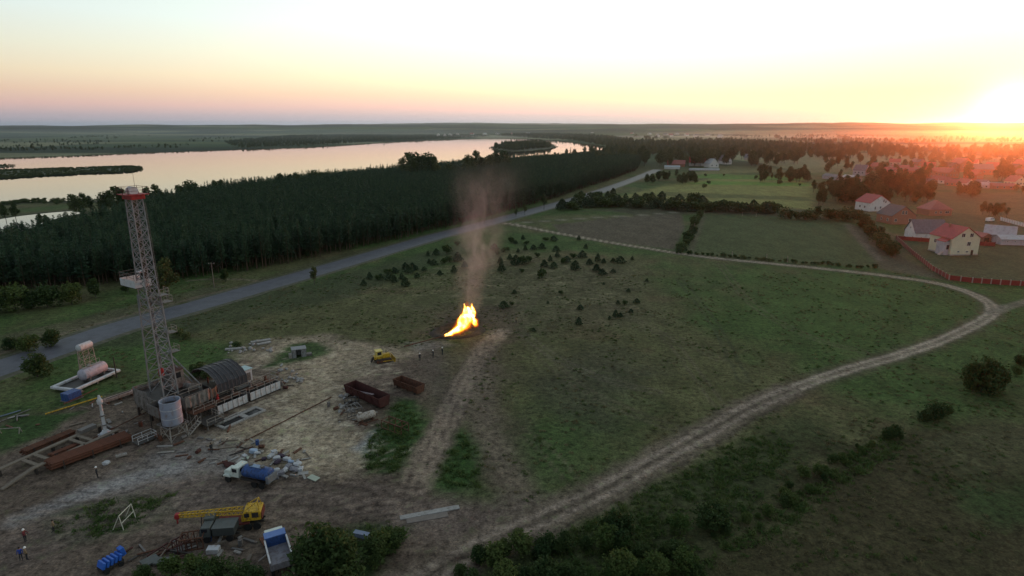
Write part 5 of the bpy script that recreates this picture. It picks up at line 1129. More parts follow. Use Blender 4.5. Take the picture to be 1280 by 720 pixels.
MB().box((0, 0, .7), (5.4, 1.1, .5)).build('bed', mat('faded_pink_paint', (.36, .25, .22), var=.2, stain=(.2, .12, .09)), sl_, bevel=.05); MB().lathe((2.9, 0, .8), [(.42, -.6), (.42, .6)], 'y', 14).build('roller', REDP, sl_, smooth=True)
for x in (-2.2, 0, 2.2): MB().box((x, 0, .23), (.3, 1.3, .44)).build('foot', RUST, sl_)
MB().bar((-2.6, -.7, 1.2), (1.8, -.7, 1.3), .12).build('side_bar', DARKS, sl_)
# ---- white mast stand (swivel head)
ms = place('swivel_stand', (133, 546), R(40), 'pale grey upright swivel pipe on a white base beside the pipe racks', 'stand')
MB().lathe((0, 0, .55), [(.85, 0), (.85, .25), (.55, .5), (.45, .7)], 'z', 16).build('base_plate', WHITEP, ms, smooth=True); MB().box((0, 0, .28), (2.2, 1.6, .5)).build('skid', WHITEP, ms, bevel=.05)
MB().tube((0, 0, 1.2), (0, 0, 6.4), .27, .22, 12).build('column', WHITEP, ms, smooth=True); MB().lathe((0, 0, 6.0), [(.38, 0), (.42, .15), (.42, .7), (.3, .85), (.15, 1.5)], 'z', 12).build('head', WHITEP, ms, smooth=True)
for z in (2.2, 3.9): MB().lathe((0, 0, z), [(.24, -.08), (.42, -.08), (.42, .08), (.24, .08)], 'z', 12).build('flange', STEEL, ms)
MB().tube((.2, 0, 6.3), (1.0, .2, 5.4), .09, n=6).build('gooseneck', STEEL, ms)
# ---- pipe racks
PIPE_R = mat('rusty_drill_pipe', (.125, .048, .028), rough=.8, var=.3, scale=1.5, stain=(.09, .04, .028), stain_amt=.5)
def pipe_rack(a, b, n_w, n_h, r, label, m=PIPE_R, gap=1.0):
    rz, L_, c = bearing(a, b); rk = place('pipe_rack', c, rz, label, 'pipe rack'); w = n_w*2*r
    for x in (-L_*.35, 0, L_*.35):
        MB().box((x, 0, .22), (.3, w+.6, .44)).build('cross_beam', DARKS, rk)
        for y in (-w/2-.2, w/2+.2): MB().bar((x, y, 0), (x, y, .5 + n_h*2*r*.9), .12).build('stake', DARKS, rk)
    me = MB().tube((-L_/2, 0, 0), (L_/2, 0, 0), r, n=7).mesh('drill_pipe', m, True)
    for j in range(n_h):
        for i in range(n_w - (j % 2)):
            o = link('drill_pipe', me, rk); o.location = (RS.uniform(-.3, .3), -w/2 + r + i*2*r + (j % 2)*r, .45 + r + j*r*1.75)
    return rk
pipe_rack((60, 588), (160, 551), 11, 4, .13, 'nearest rack of rust red drill pipes in front of the derrick')
pipe_rack((30, 571), (92, 545), 6, 3, .13, 'darker rack of drill pipes at the far side of the catwalk', RUST)
pipe_rack((64, 574), (100, 559), 5, 2, .12, 'short small stack of red brown pipes between the two catwalk beams')
rz, L_, c = bearing((8, 610), (150, 544)); cw = place('catwalk', c, rz, 'long timber and steel catwalk with a ramp between the pipe racks', 'catwalk')
h_ = L_/2
for y, x0 in ((0, -h_+3.5), (4.3, -h_+1.0)):
    MB().box(((x0+h_)/2, y, 1.12), (h_-x0, .75, .2)).build('beam', WOOD, cw)
    for i in range(5): x = x0 + .5 + i*(h_-x0-1)/4; MB().box((x, y, .51), (.25, .6, 1.02)).build('trestle', DARKS, cw)
MB().prism([(-h_-.6, .02), (-h_+3.5, 1.02), (-h_+3.5, 1.2), (-h_-.6, .18)], -.37, .37).build('ramp', WOOD, cw); MB().prism([(-h_-2.6, .02), (-h_+1.0, 1.02), (-h_+1.0, 1.2), (-h_-2.6, .16)], 3.95, 4.65).build('ramp', WOOD, cw)
for x in (-h_+4.5, -h_+6.2, h_*.35, h_*.5): MB().box((x, 2.15, 1.12), (.55, 3.5, .16)).build('cross_beam', WOOD, cw)
MB().box((h_*.72, 4.4, 1.45), (2.6, 1.1, .6)).build('tool_box', STEEL, cw, bevel=.04)
rb = place('white_rail_cage', (182, 552), RIGA, 'white tubular railing cage beside the end of the catwalk', 'railing')
MB().box((0, 0, .3), (3.2, 1.8, .12)).build('deck', DARKS, rb); rail(rb, [(-1.5, -.85, 0), (1.5, -.85, 0), (1.5, .85, 0), (-1.5, .85, 0)], .35, 1.1, WHITEP, 1.5)
for x in (-1.3, 1.3): MB().box((x, 0, .12), (.25, 1.6, .24)).build('foot', STEEL, rb)
tube_thing('long_pipe', (100, 560), (190, 515), .08, RUST, 'thin rusty rod leaning from the pipe rack toward the rig floor', z=.5)
tube_thing('long_pipe', (-10, 532), (38, 512), .10, STEEL, 'grey pipe at the left edge beside the verge'); tube_thing('long_pipe', (-8, 524), (26, 514), .12, mat('blue_grey_pipe', (.14, .18, .24)), 'blue-grey pipe at the left edge beside the verge', z=.16)
rl2 = place('pipe_trestle', (14, 542), R(10), 'low white pipe trestle at the left edge of the site', 'trestle'); b_ = MB(); b_.bar((-1.8, 0, 1.0), (1.5, 0, 1.0), .1)
b_.build('bar', PALES, rl2)
for x in (-1.7, 1.4): MB().bar((x, -.4, 0), (x, 0, 1.0), .1).build('leg', PALES, rl2); MB().bar((x, .4, 0), (x, 0, 1.0), .1).build('leg', PALES, rl2)
pl_ = tube_thing('ground_pipeline', (308, 551), (414, 497), .09, RUST, 'long thin pipe lying across the sand toward the rusty hopper')
# ---- wheels and trucks
WHEELS = {}
def wheel(par, x, y, r=.52, w=.34, rim=None):
    k = (r, w, rim.name if rim else '')
    if k not in WHEELS:
        t_ = MB().lathe((0, 0, 0), [(r*.55, -w/2), (r*.92, -w/2), (r, -w*.3), (r, w*.3), (r*.92, w/2), (r*.55, w/2)], 'y', 18).mesh('tyre', RUBBER, True)
        q = MB().lathe((0, 0, 0), [(.02, -w*.32), (r*.25, -w*.42), (r*.3, -w*.25), (r*.56, -w*.30), (r*.56, w*.30), (r*.3, w*.25), (r*.25, w*.42), (.02, w*.32)], 'y', 14).mesh('rim', rim or STEEL, True)
        WHEELS[k] = (t_, q)
    e = empty('wheel', (x, y, r)); e.parent = par; link('tyre', WHEELS[k][0], e); link('rim', WHEELS[k][1], e); return e
HEADL = mat('headlamp_glass', (.5, .5, .48), rough=.15, var=.05)
MINT = mat('mint_white_cab_paint', (.55, .60, .55), rough=.45, var=.12, scale=1.5, stain=(.33, .33, .29), stain_amt=.3)
def chassis(t, L_, x0, w=.9, z=.85, m=DARKS): 
    for y in (-.42, .42): MB().box((x0, y, z), (L_, .14, .24)).build('chassis_rail', m, t)
def cab_forward(t, x, w, zb, h, l, m, name='cab'):
    """cab with windscreen, side windows, bumper and lamps; front toward +x"""
    c = MB().prism([(x-l/2, zb), (x+l/2, zb), (x+l/2, zb+h*.5), (x+l/2-.22, zb+h), (x-l/2, zb+h)], -w/2, w/2).build(name, m, t, bevel=.05)
    MB().prism([(x+l/2+.005, zb+h*.53), (x+l/2+.03, zb+h*.53), (x+l/2-.15, zb+h*.93), (x+l/2-.175, zb+h*.93)], -w/2+.15, w/2-.15).build('windscreen', GLASS, c)
    for s in (-1, 1): MB().box((x+.02, s*(w/2+.01), zb+h*.72), (l*.55, .03, h*.34)).build('side_window', GLASS, c); MB().lathe((x+l/2, s*(w/2-.35), zb+.3), [(.15, 0), (.15, .05), (.1, .06)], 'x', 10).build('headlight', HEADL, c)
    MB().box((x+l/2+.08, 0, zb-.08), (.18, w, .22)).build('bumper', DARKS, c); return c
# tanker: bonneted cab, blue tank
rz, L_, c = bearing((286, 597), (339, 608)); tt = place('tanker_truck', c, rz + math.pi, 'truck with a mint white bonneted cab and a blue tank', 'truck')
chassis(tt, 7.0, 0)
cb = MB().prism([(.9, 1.05), (2.3, 1.05), (2.3, 1.75), (2.05, 2.6), (.9, 2.6)], -1.05, 1.05).build('cab', MINT, tt, bevel=.05); MB().prism([(2.3, .95), (3.75, .95), (3.75, 1.55), (3.55, 1.72), (2.3, 1.85)], -.75, .75).build('bonnet', MINT, cb, bevel=.06)
for s in (-1, 1):
    MB().prism([(2.25, 1.0), (3.6, 1.0), (3.5, 1.25), (2.5, 1.3)], s*.95-.28, s*.95+.28).build('wing', MINT, cb, bevel=.04); MB().box((1.55, s*1.06, 2.15), (.8, .03, .55)).build('side_window', GLASS, cb)
    MB().lathe((3.72, s*.55, 1.3), [(.15, 0), (.15, .08), (.1, .1)], 'x', 10).build('headlight', HEADL, cb)
MB().prism([(2.29, 1.82), (2.33, 1.82), (2.12, 2.5), (2.08, 2.5)], -.85, .85).build('windscreen', GLASS, cb); MB().box((.89, 0, 2.1), (.03, 1.3, .5)).build('rear_window', GLASS, cb); MB().box((3.85, 0, .85), (.2, 2.1, .25)).build('bumper', DARKS, cb)
prof = [(.02, -2.15), (.62, -2.1), (.86, -1.9), (.9, -1.7), (.9, 1.9), (.86, 2.1), (.62, 2.3), (.02, 2.35)]
tnk = MB().lathe((-1.75, 0, 1.95), prof, 'x', 20).xform(Matrix.Scale(1.22, 4, (0, 1, 0))).build('tank', BLUEP, tt, smooth=True); MB().box((-1.6, 0, 2.88), (2.0, .75, .06)).build('top_walkway', mat('pale_blue_walkway', (.24, .32, .45)), tnk)
for x in (-2.6, -.6): MB().lathe((x, 0, 2.85), [(.3, 0), (.3, .22), (.34, .22), (.34, .28)], 'z', 12).build('hatch', STEEL, tnk)
MB().box((-3.95, 0, 1.5), (.5, 2.0, 1.1)).build('rear_box', mat('grey_rear_box', (.16, .165, .18)), tt, bevel=.05)
for s in (-1, 1): MB().box((-1.2, s*1.15, 1.15), (3.4, .14, .3)).build('side_box', DARKS, tt)
for x in (2.9, -1.7, -3.0):
    for s in (-1, 1): wheel(tt, x, s*.95)
# red pipes behind the tanker
for k in range(4): tube_thing('red_pipe', (278 + 1.5*k, 578 + 2.1*k), (343 + k, 589 + 1.8*k), .15, RUSTR, 'dark red pipe lying behind the tanker truck', group='red pipes behind the tanker', z=.15 + .02*k)
# crane truck
rz, L_, c = bearing((330, 655), (262, 663)); cr_ = place('crane_truck', c, rz, 'truck crane with a yellow house and a long yellow lattice boom resting level', 'crane truck')
chassis(cr_, 7.2, .1, m=DARKS); OLIVE = mat('dark_olive_paint', (.05, .058, .048), rough=.6, var=.2, stain=(.03, .03, .028))
c2 = cab_forward(cr_, 2.9, 2.2, .95, 1.35, 1.4, OLIVE); MB().box((2.9, 0, 2.34), (1.2, 1.9, .05)).build('cab_roof', mat('grey_olive_roof', (.11, .12, .11)), c2)
MB().box((.2, 0, 1.1), (4.0, 2.3, .16)).build('deck', mat('dark_red_deck', (.13, .03, .025), var=.3), cr_)
for x in (2.6, -1.6, -2.7):
    for s in (-1, 1): wheel(cr_, x, s*.95)
sup = MB().prism([(-3.3, 1.35), (-.9, 1.35), (-.9, 2.0), (-1.3, 2.75), (-3.3, 2.6)], -1.05, 1.05).build('crane_house', YELP, cr_, bevel=.06)
MB().box((-1.6, 1.06, 2.2), (.6, .03, .55)).build('cab_window', GLASS, sup); MB().box((-2.6, 1.06, 2.15), (.8, .03, .7)).build('engine_opening', DARKS, sup); MB().box((-3.36, 0, 1.9), (.1, 1.9, .9)).build('counterweight', mat('dark_red_deck', (.13, .03, .025)), sup)
b_ = MB()
for s in (-.8, .8): b_.bar((-1.3, s, 2.7), (-2.9, s*.6, 3.7), .10); b_.bar((-3.1, s, 2.5), (-2.9, s*.6, 3.7), .10)
b_.bar((-2.9, -.5, 3.7), (-2.9, .5, 3.7), .10); b_.build('gantry', YELP, sup)
def boom_pt(f, y, z): return Vector((-1.0 + 7.6*f, y*(1-.45*f), 2.35 + .35*f + z*(1-.4*f)))
bo = MB()
for y in (-.42, .42):
    for z in (-.32, .32): bo.bar(boom_pt(0, y, z), boom_pt(1, y, z), .09)
for k in range(14):
    f0, f1 = k/14, (k+1)/14
    for y in (-.42, .42): bo.bar(boom_pt(f0, y, -.32), boom_pt(f1, y, .32), .045); bo.bar(boom_pt(f0, y, .32), boom_pt(f1, y, -.32), .045)
    for z in (-.32, .32): bo.bar(boom_pt(f0, -.42, z), boom_pt(f1, .42, z), .045)
bm_ = bo.build('boom', YELP, cr_); MB().box((6.75, 0, 2.6), (.55, .62, .7)).build('boom_head', REDP, bm_, bevel=.08); MB().lathe((6.8, 0, 2.45), [(.08, -.1), (.34, -.1), (.34, .1), (.08, .1)], 'y', 14).build('sheave', REDP, bm_)
MB().tube((6.85, 0, 2.2), (6.85, 0, 1.55), .07, .12, 8).build('hook', REDP, bm_); b_ = MB(); b_.bar((3.9, -.7, 1.2), (3.9, -.45, 2.2), .1); b_.bar((3.9, .7, 1.2), (3.9, .45, 2.2), .1); b_.bar((3.9, -.5, 2.2), (3.9, .5, 2.2), .1); b_.build('boom_rest', DARKS, cr_)
# grey flatbed beside the crane
c = at(276, 672); ft = place('flatbed_truck', c, math.pi + .12, 'old grey truck with a box body parked just below the crane truck', 'truck'); chassis(ft, 4.6, -.2)
GREYG = mat('grey_green_cab_paint', (.085, .095, .092), rough=.55, var=.2, stain=(.08, .08, .075)); cab_forward(ft, 1.45, 1.9, .8, 1.35, 1.3, GREYG); MB().box((-.75, 0, 1.45), (2.6, 2.0, 1.1)).build('box_body', mat('dark_grey_body', (.045, .05, .048), var=.2), ft, bevel=.05); MB().box((-.75, 0, 2.03), (2.7, 2.1, .05)).build('box_lid', GREYG, ft)
for x in (1.3, -1.4):
    for s in (-1, 1): wheel(ft, x, s*.85, .45, .3)
# dump truck seen from behind
A_, B_ = at(342, 676), at(356, 727); d_ = A_ - B_; rz = math.atan2(d_.y, d_.x); dt = place('dump_truck', (A_ + B_)/2, rz, 'dump truck with an empty grey bed and a blue headboard at the bottom edge', 'dump truck'); chassis(dt, 6.6, .2)
LAV = mat('worn_lavender_bed_steel', (.23, .225, .25), rough=.6, var=.2, scale=1.0, stain=(.14, .12, .12), stain_amt=.6)
bd_ = MB(); bd_.box((-1.0, 0, 1.25), (4.4, 2.3, .1))
bd_.build('bed_floor', LAV, dt)
for s in (-1, 1): MB().box((-1.0, s*1.2, 1.75), (4.4, .1, 1.1)).build('bed_side', LAV, dt); MB().box((-1.0, s*1.22, 2.32), (4.5, .18, .1)).build('side_cap', WHITEP, dt)
MB().box((1.25, 0, 1.85), (.1, 2.3, 1.3)).build('headboard', BLUEP, dt); MB().prism([(1.3, 2.42), (2.2, 2.62), (2.2, 2.7), (1.3, 2.5)], -1.22, 1.22).build('cab_shield', mat('pale_blue_shield', (.13, .21, .45), rough=.5, var=.15), dt)
MB().box((-3.22, 0, 1.62), (.08, 2.3, .8)).build('tailgate', LAV, dt); cab_forward(dt, 2.6, 2.1, .9, 1.55, 1.5, MINT)
for x in (2.5, -1.2, -2.4):
    for s in (-1, 1): wheel(dt, x, s*.98)
# van on the meadow
vn = place('white_van', (1237, 277), .35, 'white van parked on the meadow behind the barn', 'van'); MB().prism([(-2.3, .45), (2.3, .45), (2.3, 1.2), (1.55, 2.1), (-2.3, 2.1)], -.95, .95).build('body', mat('van_white_paint', (.72, .72, .72), rough=.3, var=.05), vn, bevel=.08)
MB().prism([(2.22, 1.32), (2.25, 1.32), (1.63, 2.03), (1.60, 2.03)], -.8, .8).build('windscreen', GLASS, vn)
for s in (-1, 1): MB().box((.2, s*.955, 1.65), (2.6, .03, .5)).build('side_window', GLASS, vn); wheel(vn, 1.5, s*.8, .34, .22); wheel(vn, -1.5, s*.8, .34, .22)
# ---- bulldozer
bz = place('bulldozer', (478, 452), R(28), 'yellow tracked bulldozer with a cab standing left of the flare', 'bulldozer')
for s in (-1, 1):
    tr_ = MB().prism([(-1.7, .35), (-1.4, .05), (1.5, .05), (1.85, .4), (1.75, .85), (1.4, 1.0), (-1.4, 1.0), (-1.75, .8)], s*.95-.25, s*.95+.25).build('track', DARKS, bz, bevel=.05)
    for x in (-1.3, -.5, .3, 1.2): MB().lathe((x, s*.95, .5), [(.05, -.28), (.36, -.28), (.36, .28), (.05, .28)], 'y', 12).build('roller', RUST, tr_)
MB().box((.75, 0, 1.35), (1.9, 1.1, .95)).build('engine_hood', YELP, bz, bevel=.07); MB().tube((1.0, .2, 1.8), (1.0, .2, 2.6), .07, n=8).build('exhaust', DARKS, bz); MB().box((-1.1, 0, 1.25), (1.5, 1.5, .6)).build('rear_deck', YELP, bz, bevel=.05)
cb = MB().box((-.75, 0, 2.1), (1.35, 1.4, 1.2)).build('cab', mat('pale_yellow_paint', (.55, .44, .12), rough=.5, var=.2), bz, bevel=.05); MB().box((-.75, 0, 2.75), (1.55, 1.6, .1)).build('cab_roof', mat('pale_yellow_paint', (.55, .44, .12)), cb)
for s in (-1, 1): MB().box((-.75, s*.71, 2.2), (.9, .03, .7)).build('cab_window', GLASS, cb)
MB().box((-.06, 0, 2.2), (.03, 1.1, .7)).build('windscreen', GLASS, cb)
V = []
for i in range(7):
    a = -1 + 2*i/6; V += [(2.35 + .18*a*a, .0 + 1.55*(2*(i % 2)-1) if False else 0, 0)]
bl = MB().prism([(2.25, .1), (2.4, .1), (2.55, .45), (2.55, .9), (2.4, 1.2), (2.28, 1.2), (2.42, .9), (2.42, .45)], -1.65, 1.65).build('blade', YELP, bz)
for s in (-1, 1): MB().bar((2.3, s*1.3, .45), (-.2, s*1.28, .5), .14).build('push_arm', YELP, bz)
MB().prism([(-2.6, .3), (-2.4, .25), (-1.85, 1.2), (-1.85, 1.5), (-2.2, 1.4)], -.25, .25).build('ripper', DARKS, bz)
# ---- rusty hoppers, tanks and frames
def hopper(a, b, w, h, label, m, legs=.35, gap=False):
    rz, L_, c = bearing(a, b); t = place('rusty_hopper', c, rz, label, 'hopper'); th = .08
    MB().box((0, 0, legs+.06), (L_, w*.7, .1)).build('floor', m, t)
    for s in (-1, 1):
        sd = MB().add([(-L_/2, s*w*.35, legs+.1), (L_/2, s*w*.35, legs+.1), (L_/2, s*w/2, legs+h), (-L_/2, s*w/2, legs+h), (-L_/2, s*(w*.35+th), legs+.1), (L_/2, s*(w*.35+th), legs+.1), (L_/2, s*(w/2+th), legs+h), (-L_/2, s*(w/2+th), legs+h)], [(0, 1, 2, 3), (7, 6, 5, 4), (0, 4, 5, 1), (1, 5, 6, 2), (2, 6, 7, 3), (3, 7, 4, 0)]).build('side', m, t)
        b_ = MB()
        for i in range(6): x = -L_/2 + .15 + i*(L_-.3)/5; b_.bar((x, s*(w*.35+th+.05), legs), (x, s*(w/2+th+.06), legs+h), .09)
        b_.build('stiffener', m, sd)
        MB().prism([(-w*.35+.01, legs+.12), (w*.35-.01, legs+.12), (w/2-.01, legs+h-.02), (-w/2+.01, legs+h-.02)], s*(L_/2-.06)-.04, s*(L_/2-.06)+.04, 'x').build('end_plate', m, t)
    for x in (-L_*.38, L_*.38): MB().box((x, 0, legs/2), (.3, w*.8, legs)).build('skid', DARKS, t)
    return t
h1 = hopper((438, 491), (481, 510), 2.6, 1.9, 'large dark red open hopper lying beside the corroded white tank', RUSTR); MB().bar((-2.2, -.2, 1.2), (2.6, -.5, 2.1), .5, .12).build('loose_chute', mat('mauve_steel', (.14, .11, .125), var=.25), h1)
hopper((497, 482), (526, 493), 2.2, 1.5, 'smaller rusty open skip standing alone nearer the flare', RUST)
wt_ = place('corroded_tank', (458, 526), R(38), 'corroded white cylinder tank on a frame below the red hopper', 'tank'); CORR = mat('flaking_white_paint', (.40, .37, .33), rough=.75, var=.3, scale=2.5, stain=(.14, .085, .06), stain_amt=.65)
MB().lathe((0, 0, 1.0), [(.02, -1.75), (.4, -1.7), (.62, -1.5), (.65, -1.3), (.65, 1.3), (.62, 1.5), (.4, 1.7), (.02, 1.75)], 'x', 16).build('shell', CORR, wt_, smooth=True); MB().lathe((-1.1, 0, 1.5), [(.3, 0), (.3, .3), (.36, .3), (.36, .4)], 'z', 10).build('dome', CORR, wt_)
for x in (-1, 1): MB().prism([(-.6, 0), (.6, 0), (.55, .65), (0, .38), (-.55, .65)], x-.1, x+.1, 'x').build('saddle', RUST, wt_)
for y in (-.8, .8): MB().bar((-1.9, y, .08), (1.9, y, .08), .14).build('skid', RUST, wt_)
def open_frame(a, L_, w, h, rz, label, m, n=3):
    t = place('scrap_machine', a, rz, label, 'frame'); b_ = MB()
    for y in (-w/2, w/2): MB().bar((-L_/2, y, h), (L_/2, y, h), .13).build('top_rail', m, t); MB().bar((-L_/2, y, .1), (L_/2, y, .1), .13).build('bottom_rail', m, t)
    for i in range(n+1):
        x = -L_/2 + i*L_/n
        for y in (-w/2, w/2): MB().bar((x, y, .17), (x, y, h-.07), .1).build('upright', m, t)
        b_.bar((x, -w/2+.07, h), (x, w/2-.07, h), .09)
    b_.build('cross_bar', m, t); return t
open_frame((494, 537), 4.6, 1.8, 1.5, R(-34), 'rusty open frame standing in the weeds right of the corroded tank', RUST); open_frame((441, 517), 2.8, 2.2, 1.3, R(35), 'grey tangled steel frame left of the corroded tank', STEEL, 4); open_frame((440, 506), 2.6, 1.6, 1.1, R(20), 'dark machinery frame between the hopper and the grey frame', DARKS, 4)
open_frame((242, 683), 2.6, 1.6, 1.6, R(15), 'rusty scrap frame left of the old grey truck', RUST, 4); open_frame((228, 686), 1.6, 1.6, 1.2, R(50), 'small rusty scrap frame at the left of the scrap row', RUSTR, 3)
# broken cabin
wc = place('wrecked_cabin', (374, 445), R(25), 'small grey derelict cabin with an open dark doorway in the weeds behind the rig', 'cabin')
for c, s in (((0, .95, .95), (3.0, .08, 1.9)), ((-1.46, 0, .95), (.08, 1.82, 1.9)), ((1.46, 0, .95), (.08, 1.82, 1.9)), ((.95, -.95, .95), (1.1, .08, 1.9)), ((-1.1, -.95, .95), (.8, .08, 1.9))): MB().box(c, s).build('wall', mat('grey_cabin_sheet', (.19, .20, .205), var=.25, stain=(.10, .09, .08)), wc)
MB().box((0, 0, 1.95), (3.2, 2.1, .1), rot=(.03, .02, 0)).build('roof', mat('grey_cabin_roof', (.24, .25, .26), var=.2), wc); MB().box((2.1, -.3, .25), (1.2, 1.0, .5)).build('step_crate', STEEL, wc); MB().box((-1.9, -.4, .5), (.6, 1.0, 1.0)).build('locker', PALES, wc)
# ---- goal shaped frame on the green patch
gf = place('goal_frame', (157.5, 655), R(90), 'white tubular goal shaped frame on the green patch', 'frame'); GW = mat('dirty_white_tube', (.46, .45, .38), var=.15)
for x in (-1.3, 1.3): MB().tube((x, -.5, 0), (x, -.2, 2.1), .06, n=6).build('post', GW, gf); MB().tube((x, .9, 0), (x, -.2, 2.1), .05, n=6).build('back_stay', GW, gf)
MB().tube((-1.3, -.2, 2.1), (1.3, -.2, 2.1), .06, n=6).build('cross_bar', GW, gf); MB().tube((-1.3, -.36, 1.0), (1.3, -.36, 1.0), .05, n=6).build('mid_bar', GW, gf)
# ---- heaps of sacks, sheets, blocks and scrap
def sack_mesh(seed):
    rs = np.random.RandomState(seed); bm = bmesh.new(); bmesh.ops.create_icosphere(bm, subdivisions=2, radius=1)
    for v in bm.verts: n = v.co.normalized(); k = 1 + .22*math.sin(4*n.x+seed) + .2*math.cos(5*n.y+seed*2) + rs.uniform(-.22, .22); v.co = Vector((max(-.8, min(.8, n.x*k*1.2)), max(-.7, min(.7, n.y*k)), max(-.45, min(.4, n.z*k*.6))))
    me = bpy.data.meshes.new('sack'); bm.to_mesh(me); bm.free(); return me
SACKC = [mat('white_sack_cloth', (.42, .43, .45), var=.35, scale=3), mat('grey_sack_cloth', (.20, .195, .22), var=.35, scale=3), mat('purple_black_sack', (.045, .03, .05), var=.3), mat('blue_white_sheet', (.33, .42, .55), var=.3)]
for k, (px, py, s, ci, z) in enumerate([(339, 572, .8, 0, 0), (346, 575, .7, 0, 0), (343, 569, .6, 0, .55), (334, 597, .9, 1, 0), (342, 599, .85, 1, 0), (350, 594, .8, 1, 0), (356, 590, .7, 0, 0), (346, 593, .6, 0, .7), (361, 585, .7, 1, 0), (372, 582, .75, 0, 0), (368, 589, .8, 1, 0), (376, 588, .6, 0, 0), (352, 572, .7, 2, 0), (347, 580, .8, 2, 0), (330, 575, .5, 2, 0), (317, 566, .8, 3, 0), (322, 568, .6, 0, 0), (306, 571, .5, 0, 0), (359, 576, .7, 0, 0), (364, 579, .6, 3, 0)]):
    me = sack_mesh(k); me.materials.append(SACKC[ci]); o = link('bulk_sack', me); p_ = at(px, py); o.location = (p_.x, p_.y, .44*s + z*.6); o.scale = (s, s*RS.uniform(.6, 1), s*RS.uniform(.7, 1.2)); o.rotation_euler = (0, 0, RS.uniform(0, 3))
    tag(o, ['white bulk sack in the heap behind the tanker truck', 'grey slumped sack in the heap at the rear of the tanker truck', 'dark purple bag in the heap behind the red pipes', 'pale blue wrapped bundle lying left of the sack heap'][ci], 'sack', ['white sacks of the heap', 'grey sacks of the heap', 'dark bags of the heap', 'pale blue bundles of the heap'][ci])
for k, (px, py, w, l, rz, m, lab) in enumerate([(379, 592, 1.5, .8, .3, CONC, 'pale sheet lying at the right end of the sack heap'), (392, 598, 1.7, 1.0, -.5, mat('pale_green_sheet', (.36, .40, .33), var=.15), 'pale green sheet lying farthest right of the sack heap'), (306, 573, 1.2, .8, .2, mat('pale_green_sheet', (.36, .40, .33)), 'pale sheet lying behind the tanker cab'), (267, 690, 1.4, .9, .1, WHITEP, 'bright white panel lying below the old grey truck'), (188, 704, 1.8, 1.4, .9, GREYG, 'dark grey sheet leaning in the scrap row at the bottom edge'), (206, 704, 2.2, 1.1, .1, GREYG, 'long dark grey sheet lying in the scrap row at the bottom edge'),
                                     (452, 671, 2.0, .7, -.25, mat('pale_blue_box', (.19, .23, .32), var=.2), 'pale blue box bench between the two clumps of foreground trees'), (152, 571, 1.5, .6, .7, PALES, 'pale panel lying on the dirt in front of the pipe rack')]):
    lay('loose_sheet', MB().box((0, 0, .3 if k > 2 else .08), (w, l, .6 if k in (3, 6) else .1 if k < 3 else .25)), m, (px, py), rz, lab, 'sheet', None, .02 if k < 3 else 0.03, tilt=(.03, .04))
o = sack_mesh(77); o.materials.append(SACKC[0]); o = link('bulk_sack', o); o.location = (*at(133, 581)[:2], .35); o.scale = (.6, .5, .6); tag(o, 'pale lone sack on the dirt in front of the pipe rack', 'sack')
# blue machine in the corner
bm2 = place('blue_seed_drill', (139, 710), R(60), 'bright blue slatted machine at the bottom edge of the site', 'machine'); BRB = mat('bright_blue_paint', (.025, .11, .46), rough=.5, var=.2, scale=3, stain=(.02, .05, .18), stain_amt=.3)
MB().box((0, 0, .5), (2.4, 1.2, .35)).build('frame', DARKS, bm2)
for k in range(5): MB().box((-.9+.45*k, 0, 1.05), (.3, 1.3, .75), rot=(0, .35, 0)).build('slat', BRB, bm2, bevel=.03)
MB().box((1.5, .3, 1.2), (.5, .8, 1.1), rot=(0, -.2, 0)).build('end_box', BRB, bm2, bevel=.04)
for s in (-1, 1): wheel(bm2, -.8, s*.75, .32, .2); wheel(bm2, .8, s*.75, .32, .2)
SCR = [RUST, RUSTR, STEEL, WOOD, DARKS]
for k in range(26):
    px, py = (RS.uniform(150, 232), RS.uniform(686, 700)) if k < 14 else (RS.uniform(270, 330), RS.uniform(548, 576)); l = RS.uniform(.8, 3.0)
    lay('scrap_bar', MB().bar((-l/2, 0, 0), (l/2, 0, 0), RS.uniform(.08, .25), RS.uniform(.06, .2)), SCR[RS.randint(5)], (px, py), RS.uniform(0, 3.1), 'rusty scrap bar in the scrap row at the bottom edge' if k < 14 else 'scrap bar lying on the sand behind the tanker truck', 'scrap', 'bars of the scrap row' if k < 14 else 'scrap bars behind the tanker', .12 + RS.uniform(0, .25)*(k < 14))
def rock_mesh(seed, f=(1, .8, .6)):
    rs = np.random.RandomState(seed); bm = bmesh.new(); bmesh.ops.create_icosphere(bm, subdivisions=1, radius=1)
    for v in bm.verts: v.co = Vector((v.co.x*f[0], v.co.y*f[1], v.co.z*f[2]))*rs.uniform(.75, 1.2)
    me = bpy.data.meshes.new('rubble_block'); bm.to_mesh(me); bm.free(); me.materials.append(CONC); return me
ROCKS = [rock_mesh(i) for i in range(5)]
for k in range(46):
    if k < 20: px, py = RS.uniform(282, 345), RS.uniform(428, 442); lab, g = 'broken concrete block in the rubble behind the engine shelter', 'rubble behind the engine shelter'
    elif k < 32: px, py = RS.uniform(350, 378), RS.uniform(462, 478); lab, g = 'concrete lump in the rubble at the far end of the mud tanks', 'rubble at the end of the mud tanks'
    else: px, py = RS.uniform(424, 446), RS.uniform(488, 528); lab, g = 'pale stone lump beside the red hopper', 'stone lumps beside the hopper'
    o = link('rubble_block', ROCKS[k % 5]); p_ = at(px, py); s = RS.uniform(.25, .75); o.location = (p_.x, p_.y, .35*s); o.scale = (s, s, s); o.rotation_euler = (RS.uniform(-.3, .3), RS.uniform(-.3, .3), RS.uniform(0, 6)); tag(o, lab, 'rubble', g)
